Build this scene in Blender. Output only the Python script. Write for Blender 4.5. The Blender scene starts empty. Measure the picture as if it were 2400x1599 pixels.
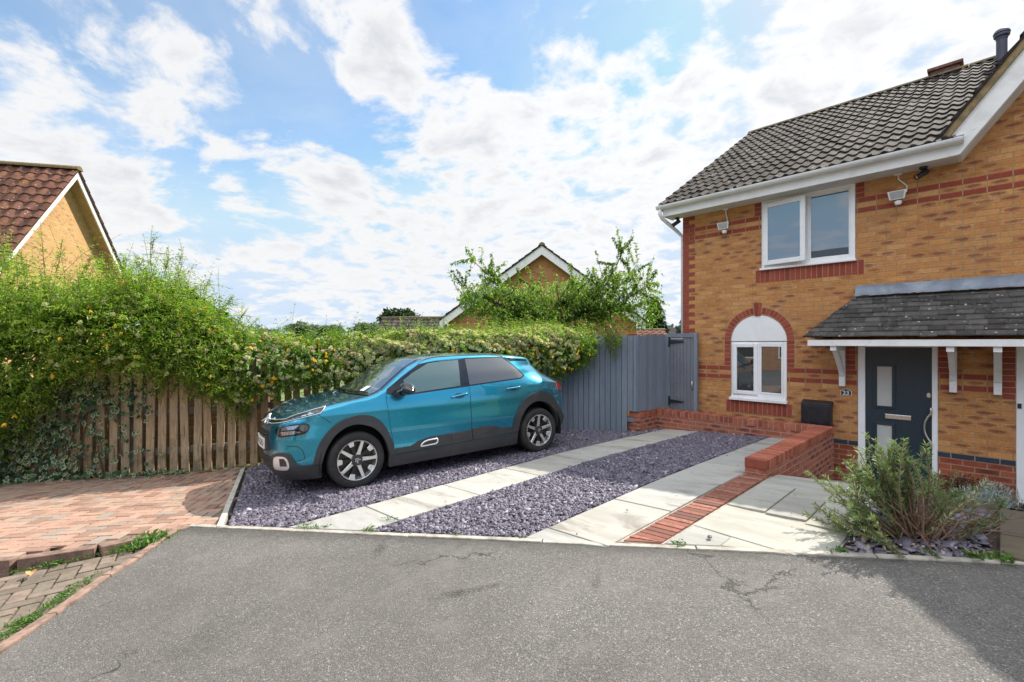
import bpy, bmesh, math, random
import numpy as np
from mathutils import Vector, Matrix
R = math.radians
SC = bpy.context.scene
COL = SC.collection
rng = np.random.default_rng(7)
random.seed(7)

# ------------------------------------------------------------------ camera, sky, sun, exposure
CAM_H = 1.65
cam_d = bpy.data.cameras.new('camera')
cam_d.sensor_width = 36.0
cam_d.lens = 36.0 * 1094.0 / 2400.0
cam_d.shift_y = 0.0015
cam_d.clip_start = 0.05
cam_d.clip_end = 6000
cam = bpy.data.objects.new('camera', cam_d)
COL.objects.link(cam)
cam.location = (0, 0, CAM_H)
cam.rotation_euler = (R(90), 0, math.atan2(0.7214, 0.6925))
SC.camera = cam

SUN_DIR = Vector((0.12, 0.95, 1.0)).normalized()        # towards the sun
sun_el = math.asin(SUN_DIR.z)
sun_az = math.atan2(SUN_DIR.x, SUN_DIR.y)                # from +Y towards +X
sun_d = bpy.data.lights.new('sun', 'SUN')
sun_d.energy = 5.0
sun_d.angle = R(0.6)
sun_d.color = (1.0, 0.94, 0.85)
sun = bpy.data.objects.new('sun', sun_d)
COL.objects.link(sun)
sun.rotation_euler = (-SUN_DIR).to_track_quat('-Z', 'Y').to_euler()
sun.location = (0, 20, 30)

SC.view_settings.view_transform = 'Standard'
SC.view_settings.look = 'None'
SC.view_settings.gamma = 1.0
SC.view_settings.exposure = 0.57

# ---- tiny expression layer over shader nodes
class E:
    def __init__(s, nt, k): s.nt = nt; s.k = k
    def _m(s, op, b=None, c=None, clamp=False):
        n = s.nt.nodes.new('ShaderNodeMath'); n.operation = op; n.use_clamp = clamp
        for i, v in enumerate((s, b, c)):
            if v is None: continue
            if isinstance(v, E): s.nt.links.new(v.k, n.inputs[i])
            else: n.inputs[i].default_value = v
        return E(s.nt, n.outputs[0])
    def __add__(s, o): return s._m('ADD', o)
    __radd__ = __add__
    def __sub__(s, o): return s._m('SUBTRACT', o)
    def __rsub__(s, o): return (s * -1.0) + o
    def __mul__(s, o): return s._m('MULTIPLY', o)
    __rmul__ = __mul__
    def __truediv__(s, o): return s._m('DIVIDE', o)
    def floor(s): return s._m('FLOOR')
    def fract(s): return s._m('FRACT')
    def abs(s): return s._m('ABSOLUTE')
    def min(s, o): return s._m('MINIMUM', o)
    def max(s, o): return s._m('MAXIMUM', o)
    def gt(s, o): return s._m('GREATER_THAN', o)
    def pow(s, o): return s._m('POWER', o)
    def clamp(s): return s._m('ADD', 0.0, clamp=True)
    def ss(s, a, b, smooth=True):
        n = s.nt.nodes.new('ShaderNodeMapRange'); n.interpolation_type = 'SMOOTHSTEP' if smooth else 'LINEAR'
        s.nt.links.new(s.k, n.inputs['Value'])
        lo, hi, ta, tb = (a, b, 0.0, 1.0) if a < b else (b, a, 1.0, 0.0)
        n.inputs['From Min'].default_value = lo; n.inputs['From Max'].default_value = hi
        n.inputs['To Min'].default_value = ta; n.inputs['To Max'].default_value = tb
        return E(s.nt, n.outputs[0])

def vec(nt, x, y, z=0.0):
    n = nt.nodes.new('ShaderNodeCombineXYZ')
    for i, v in enumerate((x, y, z)):
        if isinstance(v, E): nt.links.new(v.k, n.inputs[i])
        else: n.inputs[i].default_value = v
    return E(nt, n.outputs[0])
def sep(nt, v):
    n = nt.nodes.new('ShaderNodeSeparateXYZ'); nt.links.new(v.k, n.inputs[0])
    return [E(nt, o) for o in n.outputs]
def noise(nt, v, scale, detail=4, rough=0.55, dist=0.0, out=0):
    n = nt.nodes.new('ShaderNodeTexNoise'); nt.links.new(v.k, n.inputs['Vector'])
    n.inputs['Scale'].default_value = scale; n.inputs['Detail'].default_value = detail
    n.inputs['Roughness'].default_value = rough; n.inputs['Distortion'].default_value = dist
    return E(nt, n.outputs[out])
def voro(nt, v, scale, out='Distance', feature='F1', rand=1.0):
    n = nt.nodes.new('ShaderNodeTexVoronoi'); n.feature = feature; nt.links.new(v.k, n.inputs['Vector'])
    n.inputs['Scale'].default_value = scale; n.inputs['Randomness'].default_value = rand
    return E(nt, n.outputs[out])
def white(nt, v, out=0):
    n = nt.nodes.new('ShaderNodeTexWhiteNoise'); n.noise_dimensions = '3D'; nt.links.new(v.k, n.inputs['Vector'])
    return E(nt, n.outputs[out])
def mixc(nt, f, a, b, blend='MIX'):
    n = nt.nodes.new('ShaderNodeMix'); n.data_type = 'RGBA'; n.blend_type = blend
    for key, v in ((0, f), (6, a), (7, b)):
        if isinstance(v, E): nt.links.new(v.k, n.inputs[key])
        elif key == 0: n.inputs[0].default_value = v
        else: n.inputs[key].default_value = (*v[:3], 1)
    return E(nt, n.outputs[2])
def ramp(nt, f, stops, interp='LINEAR'):
    n = nt.nodes.new('ShaderNodeValToRGB'); nt.links.new(f.k, n.inputs[0]); cr = n.color_ramp; cr.interpolation = interp
    while len(cr.elements) < len(stops): cr.elements.new(0.5)
    for e, (p, c) in zip(cr.elements, stops): e.position = p; e.color = (*c[:3], 1)
    return E(nt, n.outputs[0])

# ---- world: Nishita sky with cumulus laid over it by direction (azimuth / elevation in degrees)
W = bpy.data.worlds.new('World'); SC.world = W; W.use_nodes = True
wt = W.node_tree; wt.nodes.clear()
W.cycles.sampling_method = 'MANUAL'; W.cycles.sample_map_resolution = 512
def build_world():
    nt = wt
    out = nt.nodes.new('ShaderNodeOutputWorld'); bg = nt.nodes.new('ShaderNodeBackground')
    sky = nt.nodes.new('ShaderNodeTexSky'); sky.sky_type = 'NISHITA'; sky.sun_disc = False
    sky.sun_elevation = sun_el; sky.sun_rotation = sun_az
    sky.air_density = 1.0; sky.dust_density = 0.6; sky.ozone_density = 2.2
    tc = nt.nodes.new('ShaderNodeTexCoord')
    d = E(nt, tc.outputs['Generated'])
    x, y, z = sep(nt, d)
    az = x._m('ARCTAN2', y) * 57.2958
    el = z._m('ARCSINE') * 57.2958
    ae = vec(nt, az, el, 0.0)
    # cloud-layer coordinates: high, wide-spread patches overhead that close up towards the horizon
    zz = z.max(0.0) + 0.22
    px, py = x / zz, y / zz
    p = vec(nt, px, py, z * 0.6)
    warp = noise(nt, p, 1.3, 3, 0.5, 0.0, 1)
    va = nt.nodes.new('ShaderNodeVectorMath'); va.operation = 'MULTIPLY_ADD'
    nt.links.new(warp.k, va.inputs[0]); va.inputs[1].default_value = (0.35, 0.35, 0.35); nt.links.new(p.k, va.inputs[2])
    pw = E(nt, va.outputs[0])
    n1 = noise(nt, pw, 5.2, 12, 0.60)
    bill = voro(nt, pw, 11.0, 'Distance', 'SMOOTH_F1')
    # the same field sampled a little towards the sun gives the cloud its lit and shaded sides
    vs = nt.nodes.new('ShaderNodeVectorMath'); vs.operation = 'ADD'
    nt.links.new(pw.k, vs.inputs[0]); vs.inputs[1].default_value = (0.01, 0.07, 0.03)
    n2 = noise(nt, E(nt, vs.outputs[0]), 5.2, 6, 0.52)
    tot = None
    for (a0, e0, sx, sy, rot, w) in CLOUDS:
        m = nt.nodes.new('ShaderNodeMapping'); m.vector_type = 'TEXTURE'
        nt.links.new(ae.k, m.inputs['Vector'])
        m.inputs['Location'].default_value = (a0, e0, 0); m.inputs['Rotation'].default_value = (0, 0, R(rot))
        m.inputs['Scale'].default_value = (sx, sy, 1)
        g = nt.nodes.new('ShaderNodeTexGradient'); g.gradient_type = 'SPHERICAL'
        nt.links.new(m.outputs[0], g.inputs[0])
        t = E(nt, g.outputs['Fac']) * w
        tot = t if tot is None else tot + t
    hor = el.ss(20.0, 2.0)
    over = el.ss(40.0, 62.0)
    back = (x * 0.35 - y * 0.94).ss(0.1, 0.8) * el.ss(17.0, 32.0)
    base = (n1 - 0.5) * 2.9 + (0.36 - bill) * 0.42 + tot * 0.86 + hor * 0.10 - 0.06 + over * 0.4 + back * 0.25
    cov = base.ss(-0.12, 0.40)
    thick = base.ss(0.25, 1.0)
    shade = ((n2 - n1) * 3.0 + 0.5).clamp()
    # white tops, soft grey bellies
    ccol = mixc(nt, thick * (1.0 - shade) * (0.9 - el.ss(22.0, 4.0) * 0.6), (0.64, 0.64, 0.645), (0.46, 0.475, 0.505))
    glow = (x * SUN_DIR.x + y * SUN_DIR.y + z * SUN_DIR.z).ss(0.35, 1.0)
    gain = glow * 0.10 + 1.0 + over * 1.0 + back * 3.6  # over, back: unseen sky above and behind the camera, brightened as added fill light
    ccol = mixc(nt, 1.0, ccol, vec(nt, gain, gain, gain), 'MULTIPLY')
    blue = mixc(nt, 1.0, E(nt, sky.outputs[0]), (SKY_K * .92, SKY_K * 1.1, SKY_K * 1.10), 'MULTIPLY')
    blue = mixc(nt, el.ss(30.0, -2.0) * 0.8, blue, (0.47, 0.58, 0.69))
    blue = mixc(nt, 1.0, blue, (.43, .53, .655), 'DARKEN')
    veil = noise(nt, p, 1.7, 6, 0.6, 0.4).ss(0.34, 0.72) * 0.30 + 0.03
    blue = mixc(nt, veil, blue, (.56, .60, .645))
    c = mixc(nt, cov * 0.97, blue, ccol)
    nt.links.new(c.k, bg.inputs['Color']); bg.inputs['Strength'].default_value = 1.0
    nt.links.new(bg.outputs[0], out.inputs[0])
SKY_K = 0.135
CLOUDS = []
def _ae(x, y):                                           # photo direction -> azimuth, elevation
    u = (x - 1200) / 1094.0; v = -(y - 803) / 1094.0
    X, Y = .6925 * u - .7214, .7214 * u + .6925
    return math.degrees(math.atan2(X, Y)), math.degrees(math.atan2(v, math.hypot(X, Y)))
for (cx, cy, rx, ry, rot, w) in [
    # sunlit banks
    (960, 190, 330, 150, -24, .50), (1060, 300, 260, 150, -30, .45), (760, 120, 200, 80, -30, .25), (820, 425, 210, 100, -12, .62),
    (150, 410, 330, 190, -22, .72), (250, 480, 150, 120, -40, .4), (60, 140, 120, 90, -35, .45), (380, 225, 200, 110, -32, .50), (430, 300, 150, 60, -30, .3),
    (400, 70, 70, 110, 60, .38), (900, 540, 520, 160, -5, .42), (1180, 420, 200, 200, 0, .35), (1480, 420, 420, 300, 0, .50), (1880, 170, 560, 260, 10, .62),
    (1330, 190, 110, 90, 0, .42), (1320, 100, 120, 40, 0, .25), (1280, 650, 460, 120, 0, .36), (620, 590, 140, 50, -5, .35), (850, 690, 260, 60, 0, .3),
    (480, 620, 200, 50, -6, .2), (1180, 250, 90, 70, -30, .3), (1380, 20, 120, 60, 0, .3), (2200, 60, 400, 260, 0, .4),
    # open blue
    (600, 130, 170, 110, -30, -.36), (1330, 60, 260, 110, 0, -.20), (520, 450, 190, 150, -20, -.38), (1130, 90, 240, 90, -20, -.36),
    (190, 90, 150, 90, -30, -.25), (800, 345, 160, 60, -30, -.42), (1480, 250, 110, 90, 0, -.3), (1690, 260, 140, 90, 10, -.30),
    (600, 640, 220, 90, 0, -.12), (260, 310, 150, 60, -20, -.25), (1200, 200, 50, 90, 0, -.2)]:
    a0, e0 = _ae(cx, cy); a1, _ = _ae(cx + 60, cy); _, e1 = _ae(cx, cy - 60)
    CLOUDS.append((a0, e0, rx * abs(a1 - a0) / 60 * 1.25, ry * abs(e1 - e0) / 60 * 1.25, rot, w))
build_world()

# ------------------------------------------------------------------ helpers
def link(o, parent=None):
    COL.objects.link(o)
    if parent is not None: o.parent = parent
    return o
def tag(o, label=None, cat=None, group=None, kind=None):
    if label: o['label'] = label
    if cat: o['category'] = cat
    if group: o['group'] = group
    if kind: o['kind'] = kind
    return o
def empty(name, loc=(0, 0, 0), label=None, cat=None, group=None):
    o = bpy.data.objects.new(name, None); o.empty_display_size = 0.2
    o.location = loc; link(o); return tag(o, label, cat, group)
def child_world(o, parent):
    """parent o to an unrotated / rotated root while keeping world-space mesh coordinates"""
    o.parent = parent; bpy_m = parent.matrix_basis.inverted(); o.matrix_parent_inverse = bpy_m
    return o
class MB:
    """collects shapes (world coordinates unless said otherwise) and links them as ONE mesh object"""
    def __init__(s): s.v = []; s.f = []
    def poly(s, pts, faces):
        n = len(s.v); s.v += [tuple(map(float, p)) for p in pts]; s.f += [tuple(n + i for i in f) for f in faces]; return s
    def face(s, *pts): return s.poly(pts, [tuple(range(len(pts)))])
    def box(s, a, b):
        (x0, y0, z0), (x1, y1, z1) = a, b
        return s.poly([(x0,y0,z0),(x1,y0,z0),(x1,y1,z0),(x0,y1,z0),(x0,y0,z1),(x1,y0,z1),(x1,y1,z1),(x0,y1,z1)],
                      [(0,3,2,1),(4,5,6,7),(0,1,5,4),(1,2,6,5),(2,3,7,6),(3,0,4,7)])
    def prism(s, poly, ext):
        """polygon (3D points) extruded by vector ext"""
        n = len(poly); ext = Vector(ext)
        pts = [tuple(p) for p in poly] + [tuple(Vector(p) + ext) for p in poly]
        return s.poly(pts, [tuple(range(n))[::-1], tuple(range(n, 2*n))] + [(i, (i+1) % n, n + (i+1) % n, n + i) for i in range(n)])
    def bar(s, p, q, w, h, up=(0, 0, 1)):
        p, q = Vector(p), Vector(q); d = (q - p).normalized(); u = Vector(up)
        sd = d.cross(u)
        if sd.length < 1e-4: sd = d.cross(Vector((1, 0, 0)))
        sd.normalize(); u = sd.cross(d).normalized()
        c = [(-w/2, -h/2), (w/2, -h/2), (w/2, h/2), (-w/2, h/2)]
        return s.prism([p + sd*a + u*b for a, b in c], q - p)
    def tube(s, pts, r, n=8, cap=True):
        pts = [Vector(p) for p in pts]; rr = r if hasattr(r, '__len__') else [r]*len(pts); base = len(s.v); prev = None
        for i, p in enumerate(pts):
            d = (pts[min(i+1, len(pts)-1)] - pts[max(i-1, 0)]).normalized()
            if prev is None:
                a = Vector((0, 0, 1)) if abs(d.z) < 0.9 else Vector((1, 0, 0)); u = d.cross(a).normalized()
            else:
                u = prev - d * prev.dot(d); u = u.normalized() if u.length > 1e-5 else d.orthogonal().normalized()
            prev = u; w = d.cross(u)
            for k in range(n):
                t = 2*math.pi*k/n; s.v.append(tuple(p + (u*math.cos(t) + w*math.sin(t))*rr[i]))
        for i in range(len(pts)-1):
            for k in range(n):
                a = base + i*n + k; b = base + i*n + (k+1) % n; s.f.append((a, b, b+n, a+n))
        if cap:
            s.f.append(tuple(base + k for k in range(n))[::-1]); s.f.append(tuple(base + (len(pts)-1)*n + k for k in range(n)))
        return s
    def lathe(s, prof, n=32, M=None):
        """profile [(r, y)] around local Y axis; M maps to world"""
        base = len(s.v); M = M or Matrix()
        for (r, y) in prof:
            for k in range(n):
                t = 2*math.pi*k/n; s.v.append(tuple(M @ Vector((r*math.cos(t), y, r*math.sin(t)))))
        for i in range(len(prof)-1):
            for k in range(n):
                a = base + i*n + k; b = base + i*n + (k+1) % n; s.f.append((a, b, b+n, a+n))
        return s
    def build(s, name, m, parent=None, smooth=False, bevel=0.0, seg=2, weld=False):
        me = bpy.data.meshes.new(name); me.from_pydata(s.v, [], s.f); me.update()
        o = bpy.data.objects.new(name, me); link(o)
        if parent is not None: child_world(o, parent)
        bm = bmesh.new(); bm.from_mesh(me)
        if weld: bmesh.ops.remove_doubles(bm, verts=bm.verts, dist=1e-4)
        bmesh.ops.recalc_face_normals(bm, faces=bm.faces)
        if bevel:
            es = [e for e in bm.edges if len(e.link_faces) == 2 and e.calc_face_angle(0) > 0.6]
            bmesh.ops.bevel(bm, geom=es, offset=bevel, segments=seg, profile=0.6, affect='EDGES', clamp_overlap=True)
        bm.to_mesh(me); bm.free()
        if m: me.materials.append(m)
        if smooth:
            me.polygons.foreach_set('use_smooth', [True]*len(me.polygons))
            if smooth != 'all': me.set_sharp_from_angle(angle=R(smooth if smooth > 1 else 35))
        return o
def fast_mesh(name, verts, faces, m, parent=None, attr=None, smooth=False):
    """numpy mesh: verts (n,3), faces (m,k); attr = per-vertex float called 'rnd'"""
    me = bpy.data.meshes.new(name); k = faces.shape[1]
    me.vertices.add(len(verts)); me.vertices.foreach_set('co', np.ascontiguousarray(verts, np.float32).ravel())
    me.loops.add(faces.size); me.loops.foreach_set('vertex_index', np.ascontiguousarray(faces, np.int32).ravel())
    me.polygons.add(len(faces)); me.polygons.foreach_set('loop_start', np.arange(0, faces.size, k, dtype=np.int32))
    if attr is not None:
        a = me.attributes.new('rnd', 'FLOAT', 'POINT'); a.data.foreach_set('value', np.ascontiguousarray(attr, np.float32))
    me.update(calc_edges=True)
    if smooth: me.polygons.foreach_set('use_smooth', np.ones(len(faces), bool))
    if m: me.materials.append(m)
    o = bpy.data.objects.new(name, me); link(o)
    if parent is not None: child_world(o, parent)
    return o

# ------------------------------------------------------------------ materials
def base_mat(name):
    m = bpy.data.materials.new(name); m.use_nodes = True; nt = m.node_tree
    b = nt.nodes['Principled BSDF']; tc = nt.nodes.new('ShaderNodeTexCoord')
    return m, nt, b, E(nt, tc.outputs['Object'])
def setc(nt, b, key, v):
    if isinstance(v, E): nt.links.new(v.k, b.inputs[key])
    else: b.inputs[key].default_value = (*v[:3], 1) if hasattr(v, '__len__') else v
def bump(nt, b, h, strength=0.5, dist=0.01):
    n = nt.nodes.new('ShaderNodeBump'); n.inputs['Strength'].default_value = strength; n.inputs['Distance'].default_value = dist
    nt.links.new(h.k, n.inputs['Height']); nt.links.new(n.outputs[0], b.inputs['Normal']); return n
def plain(name, col, rough=0.5, metal=0.0, var=0.12, scale=6.0, bmp=0.0, bscale=60.0, spec=None, coat=0.0, dirt=None):
    """one colour with soft mottling, optional fine bump and blotchy dirt (colour, amount)"""
    m, nt, b, oc = base_mat(name)
    n = noise(nt, oc, scale, 5, 0.6)
    c = mixc(nt, n.ss(0.3, 0.7), tuple(v*(1-var) for v in col), tuple(min(1, v*(1+var)) for v in col))
    if dirt:
        dn = noise(nt, oc, scale*0.6, 7, 0.65, 0.6); c = mixc(nt, dn.ss(0.52, 0.72) * dirt[1], c, dirt[0])
    setc(nt, b, 'Base Color', c)
    setc(nt, b, 'Roughness', (noise(nt, oc, scale*2, 3, 0.6) - 0.5) * 0.25 + rough)
    b.inputs['Metallic'].default_value = metal
    if spec is not None: b.inputs['Specular IOR Level'].default_value = spec
    if coat: b.inputs['Coat Weight'].default_value = coat; b.inputs['Coat Roughness'].default_value = 0.03
    if bmp: bump(nt, b, noise(nt, oc, bscale, 6, 0.65), bmp, 0.004)
    return m
def brick_mat(name, pal, mortar, bw=.225, bh=.075, z0=.04, x0=0.0, burnt=None, bamt=.6, kind='wall', joint=.0055, axis=None):
    """stretcher bond worked out from position, so courses stay level round corners"""
    m, nt, b, oc = base_mat(name)
    x, y, z = sep(nt, oc)
    if axis is None:
        ge = nt.nodes.new('ShaderNodeNewGeometry'); nx, ny, nz = sep(nt, E(nt, ge.outputs['True Normal']))
        f = nx.abs().gt(0.7)
        u = x * (1.0 - f) + y * f
    else: u = x * axis[0] + y * axis[1]
    u = u - x0
    wob = noise(nt, oc, 25, 2, 0.5) - 0.5
    v = (z - z0) / bh
    r = v.floor(); uu = u / bw + (r * 0.5).fract(); c = uu.floor()
    fu = uu.fract() * bw; fv = v.fract() * bh
    d = fu.min(bw - fu).min(fv.min(bh - fv)) + wob * 0.004
    mk = d.ss(joint - 0.002, joint + 0.0015)
    idv = vec(nt, c, r, 3.7); r1 = white(nt, idv)
    rc = white(nt, vec(nt, c + 17.3, r - 5.1, 1.2)); r2 = white(nt, vec(nt, c - 7.9, r + 2.3, 8.8))
    col = ramp(nt, r1, [(i / max(1, len(pal) - 1), p) for i, p in enumerate(pal)])
    mot = noise(nt, oc, 38, 6, 0.7)
    col = mixc(nt, mot.ss(0.35, 0.75) * 0.45, col, (pal[0][0]*.58, pal[0][1]*.45, pal[0][2]*.42))
    col = mixc(nt, noise(nt, oc, 14, 4, 0.6).ss(0.5, 0.75) * 0.35, col, tuple(min(1, v * 1.25) for v in pal[-1]))
    if burnt:
        a = (fu / bw - 0.5) / 0.42 + (r2 - 0.5) * 0.5; bb = (fv / bh - 0.5) / 0.36
        e = a * a + bb * bb + (noise(nt, oc, 34, 6, 0.75) - 0.5) * 2.6
        zone = noise(nt, oc, 0.75, 3, 0.6).ss(0.35, 0.65) * 0.45
        pm = e.ss(1.25, 0.05) * (rc + zone - 0.22).ss(1.0 - bamt - 0.15, 1.0 - bamt + 0.35)
        col = mixc(nt, pm * 0.82, col, burnt)
    mc = mixc(nt, noise(nt, oc, 20, 4, 0.6).ss(0.3, 0.7), mortar, tuple(v * 0.72 for v in mortar))
    col = mixc(nt, mk, mc, col)
    big = noise(nt, oc, 0.9, 4, 0.6)
    col = mixc(nt, big.ss(0.45, 0.75) * 0.14, col, (0.16, 0.13, 0.10))
    setc(nt, b, 'Base Color', col); b.inputs['Roughness'].default_value = 0.88
    b.inputs['Specular IOR Level'].default_value = 0.25
    bump(nt, b, mk * 0.7 + mot * 0.35 + noise(nt, oc, 160, 3, 0.6) * 0.15, 0.55, 0.006)
    return m
# ------------------------------------------------------------------ setting: ground, road, drive, paving
def gz(X, Y):
    X = max(-11.0, min(5.0, X)); Y = max(-7.0, min(8.6, Y))
    return .25 + .055*X + .015*Y - .03*max(0.0, Y - 5.0)
def pathz(X, Y): return gz(X, Y) - max(0.0, min(Y, 8.3) - 5.5)*.22
def inpoly(x, y, P):
    r = False; n = len(P)
    for i in range(n):
        x0, y0 = P[i][:2]; x1, y1 = P[(i+1) % n][:2]
        if (y0 > y) != (y1 > y) and x < (x1-x0)*(y-y0)/(y1-y0) + x0: r = not r
    return r
def inpoly_np(x, y, P):
    r = np.zeros(len(x), bool); n = len(P)
    for i in range(n):
        x0, y0 = P[i][:2]; x1, y1 = P[(i+1) % n][:2]
        if y0 == y1: continue
        r ^= ((y0 > y) != (y1 > y)) & (x < (x1-x0)*(y-y0)/(y1-y0) + x0)
    return r
def sheet(name, polys, m, dz=0.0, fn=gz, thick=0.0):
    mb = MB()
    for P in polys:
        top = [(x, y, fn(x, y) + dz) for x, y in P]
        if thick: mb.prism([(x, y, z - thick) for x, y, z in top], (0, 0, thick))
        else: mb.face(*top)
    o = mb.build(name, m); o['kind'] = 'structure'; return o

def asphalt_mat():
    m, nt, b, oc = base_mat('asphalt')
    cell = voro(nt, oc, 140, 'Color'); cr, cg, cb = sep(nt, cell)
    cell2 = voro(nt, oc, 300, 'Color'); dr, _, _ = sep(nt, cell2)
    dist = voro(nt, oc, 140, 'Distance'); 
    stone = ramp(nt, cr, [(0, (.045, .042, .038)), (.25, (.095, .089, .081)), (.6, (.155, .145, .132)), (.86, (.235, .22, .20)), (.95, (.42, .40, .37)), (1, (.66, .63, .59))])
    fine = ramp(nt, dr, [(0, (.05, .05, .05)), (.5, (.125, .12, .112)), (.9, (.22, .21, .20)), (1, (.42, .41, .38))])
    col = mixc(nt, 0.45, stone, fine)
    col = mixc(nt, 0.30, col, (.150, .140, .127))
    gap = dist.ss(0.48, 0.75)
    col = mixc(nt, gap * 0.5, col, (.04, .037, .034))
    big = noise(nt, oc, 0.7, 6, 0.62, 0.5)
    col = mixc(nt, big.ss(0.36, 0.68) * 0.42, col, (.085, .077, .068))
    med = noise(nt, oc, 3.3, 5, 0.65)
    col = mixc(nt, med.ss(0.46, 0.72) * 0.34, col, (.19, .178, .16))
    # old oil and damp stains with their own outlines
    x, y, z = sep(nt, oc); wob = (noise(nt, oc, 8.5, 7, 0.72) - 0.5) * 0.34; grit = noise(nt, oc, 60, 4, .7).ss(.35, .6)
    for sx, sy, a, rx, ry, k in STAINS:
        ca, sa = math.cos(a), math.sin(a)
        dx, dy = x - sx, y - sy
        e = ((dx*ca + dy*sa) / rx).pow(2.0) + ((dy*ca - dx*sa) / ry).pow(2.0)
        col = mixc(nt, (e * .8 + wob * 11.0).ss(1.0, -0.4) * grit * k, col, (.022, .018, .015))
    # damp dirty margin along the kerb
    kd = (x * 0.5526 - y * 0.8335 + 3.478)               # metres in front of the kerb line
    col = mixc(nt, (kd + wob).ss(0.24, 0.02) * 0.55, col, (.035, .032, .028))
    # hairline cracks
    wv = nt.nodes.new('ShaderNodeVectorMath'); wv.operation = 'MULTIPLY_ADD'; nt.links.new(noise(nt, oc, 3.5, 6, .7, 0, 1).k, wv.inputs[0]); wv.inputs[1].default_value = (.55, .55, 0); nt.links.new(oc.k, wv.inputs[2])
    cd = voro(nt, E(nt, wv.outputs[0]), 0.42, 'Distance', 'DISTANCE_TO_EDGE')
    cwn = noise(nt, oc, 14, 5, 0.7)
    crack = (cd + (cwn - 0.5) * 0.03).abs().ss(0.005, 0.001) * noise(nt, oc, 0.9, 2, 0.5).ss(0.55, 0.66)
    col = mixc(nt, crack * 0.6, col, (.022, .02, .018))
    setc(nt, b, 'Base Color', col); b.inputs['Roughness'].default_value = 0.86; b.inputs['Specular IOR Level'].default_value = 0.35
    bump(nt, b, (1.0 - dist) * 0.8 + noise(nt, oc, 240, 3, 0.7) * 0.5 - crack, 0.9, 0.006)
    return m
STAINS = [(-3.22, 1.72, 0.9, .055, .20, .75), (-2.22, 1.74, -.45, .05, .24, .9), (-1.7, 2.35, .5, .03, .16, .6),
          (-2.9, 0.6, .4, .2, .35, .3), (-1.2, 1.6, 1.2, .3, .5, .25), (-0.3, 2.2, 1.2, .12, .3, .3)]
M_ASPHALT = asphalt_mat()
K0, K1 = (-5.10, 0.79), (-0.645, 3.66)                    # the kerb line
def kerb_y(x): return K0[1] + (x - K0[0]) * (K1[1] - K0[1]) / (K1[0] - K0[0])
AE = [(-5.10, .785), (-4.79, .585), (-4.5, .41), (-4.28, .235), (-3.85, -.03), (-3.54, -.24), (-2.0, -1.30), (-1.0, -2.2)]   # road edge beside the pavers
def road_plane(X, Y): return .25 + .055*max(-11, min(5., X)) + .015*max(-7., Y)
sheet('road', [[(-5.10, .785), (-3.0, kerb_y(-3.0)), (0, kerb_y(0)), (5.0, kerb_y(5.0)), (5.0, -7), (-1.0, -7), (-1.0, -2.2), (-2.0, -1.3), (-3.54, -.24), (-4.28, .235)],
               [(5.0, kerb_y(5.0)), (22, 12), (22, -7), (5.0, -7)], [(22, -7), (22, -26), (-45, -26), (-45, -7), (-1.0, -7), (5, -7)], [(-45, -7), (-45, -3.8), (-11.6, -3.75), (-5.8, -3.3), (-1.3, -3.5), (-1.0, -7)]], M_ASPHALT, 0.0, road_plane)

M_KERB = plain('kerb_concrete', (.36, .33, .28), .9, var=.25, scale=9, bmp=.4, bscale=90, dirt=((.10, .085, .07), .6))
def off(p, d):                                              # offset from the kerb line, away from the road
    return (p[0] - .5526*d, p[1] + .8335*d)
mb = MB()
xs = np.linspace(K0[0] + .02, 2.2, 9)
for i in range(8):
    a = (xs[i] + .004, kerb_y(xs[i] + .004)); b = (xs[i+1] - .004, kerb_y(xs[i+1] - .004))
    P = [a, b, off(b, .055), off(a, .055)]
    j = random.uniform(-.003, .003)
    mb.prism([(x, y, road_plane(x, y) - .12) for x, y in P], (0, 0, .132 + j))
o = mb.build('kerb', M_KERB, bevel=.006); o['kind'] = 'structure'

# slate drive: a sheet under loose chips
DIV = [(-4.79, 1.02), (-7.32, 1.82)]
GR_A = [(-4.77, 1.06), off((-4.02, kerb_y(-4.02)), .06), (-3.98, 1.62), (-3.95, 8.05), (-4.46, 8.05), (-4.46, 7.43), (-5.86, 6.80), (-6.35, 5.4), (-7.45, 2.15), (-7.30, 1.86)]
M_SLATEBED = None
def slate_bed_mat():
    m, nt, b, oc = base_mat('slate_chippings')
    c = voro(nt, oc, 42, 'Color'); r, g, _ = sep(nt, c); dd = voro(nt, oc, 42, 'Distance')
    col = ramp(nt, r, [(0, (.035, .033, .045)), (.5, (.085, .078, .10)), (.85, (.15, .14, .17)), (1, (.26, .25, .29))])
    col = mixc(nt, dd.ss(.4, .8) * .8, col, (.02, .02, .025))
    setc(nt, b, 'Base Color', col); b.inputs['Roughness'].default_value = .7
    bump(nt, b, r + (1.0 - dd), 1.0, .02); return m
M_SLATEBED = slate_bed_mat()
def split5(P):                                              # gz has a crease at Y = 5
    def half(s):
        out = []
        for i in range(len(P)):
            a, b = P[i], P[(i+1) % len(P)]
            if s*(a[1]-5) <= 0: out.append(a)
            if (a[1]-5)*(b[1]-5) < 0:
                t = (5-a[1])/(b[1]-a[1]); out.append((a[0]+t*(b[0]-a[0]), 5.0))
        return out
    return [half(1), half(-1)]
S1L, S1R, S2L, S2R = -4.275, -3.635, -2.505, -1.925
GRAV_L = [(-4.76, 1.05), off((S1L-.1, kerb_y(S1L-.1)), .056), (S1L+.3, 1.9), (S1L+.3, 8.05), (-4.46, 8.05), (-4.46, 7.42), (-5.86, 6.78), (-6.3, 5.4), (-7.45, 2.15), (-7.30, 1.85)]
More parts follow.
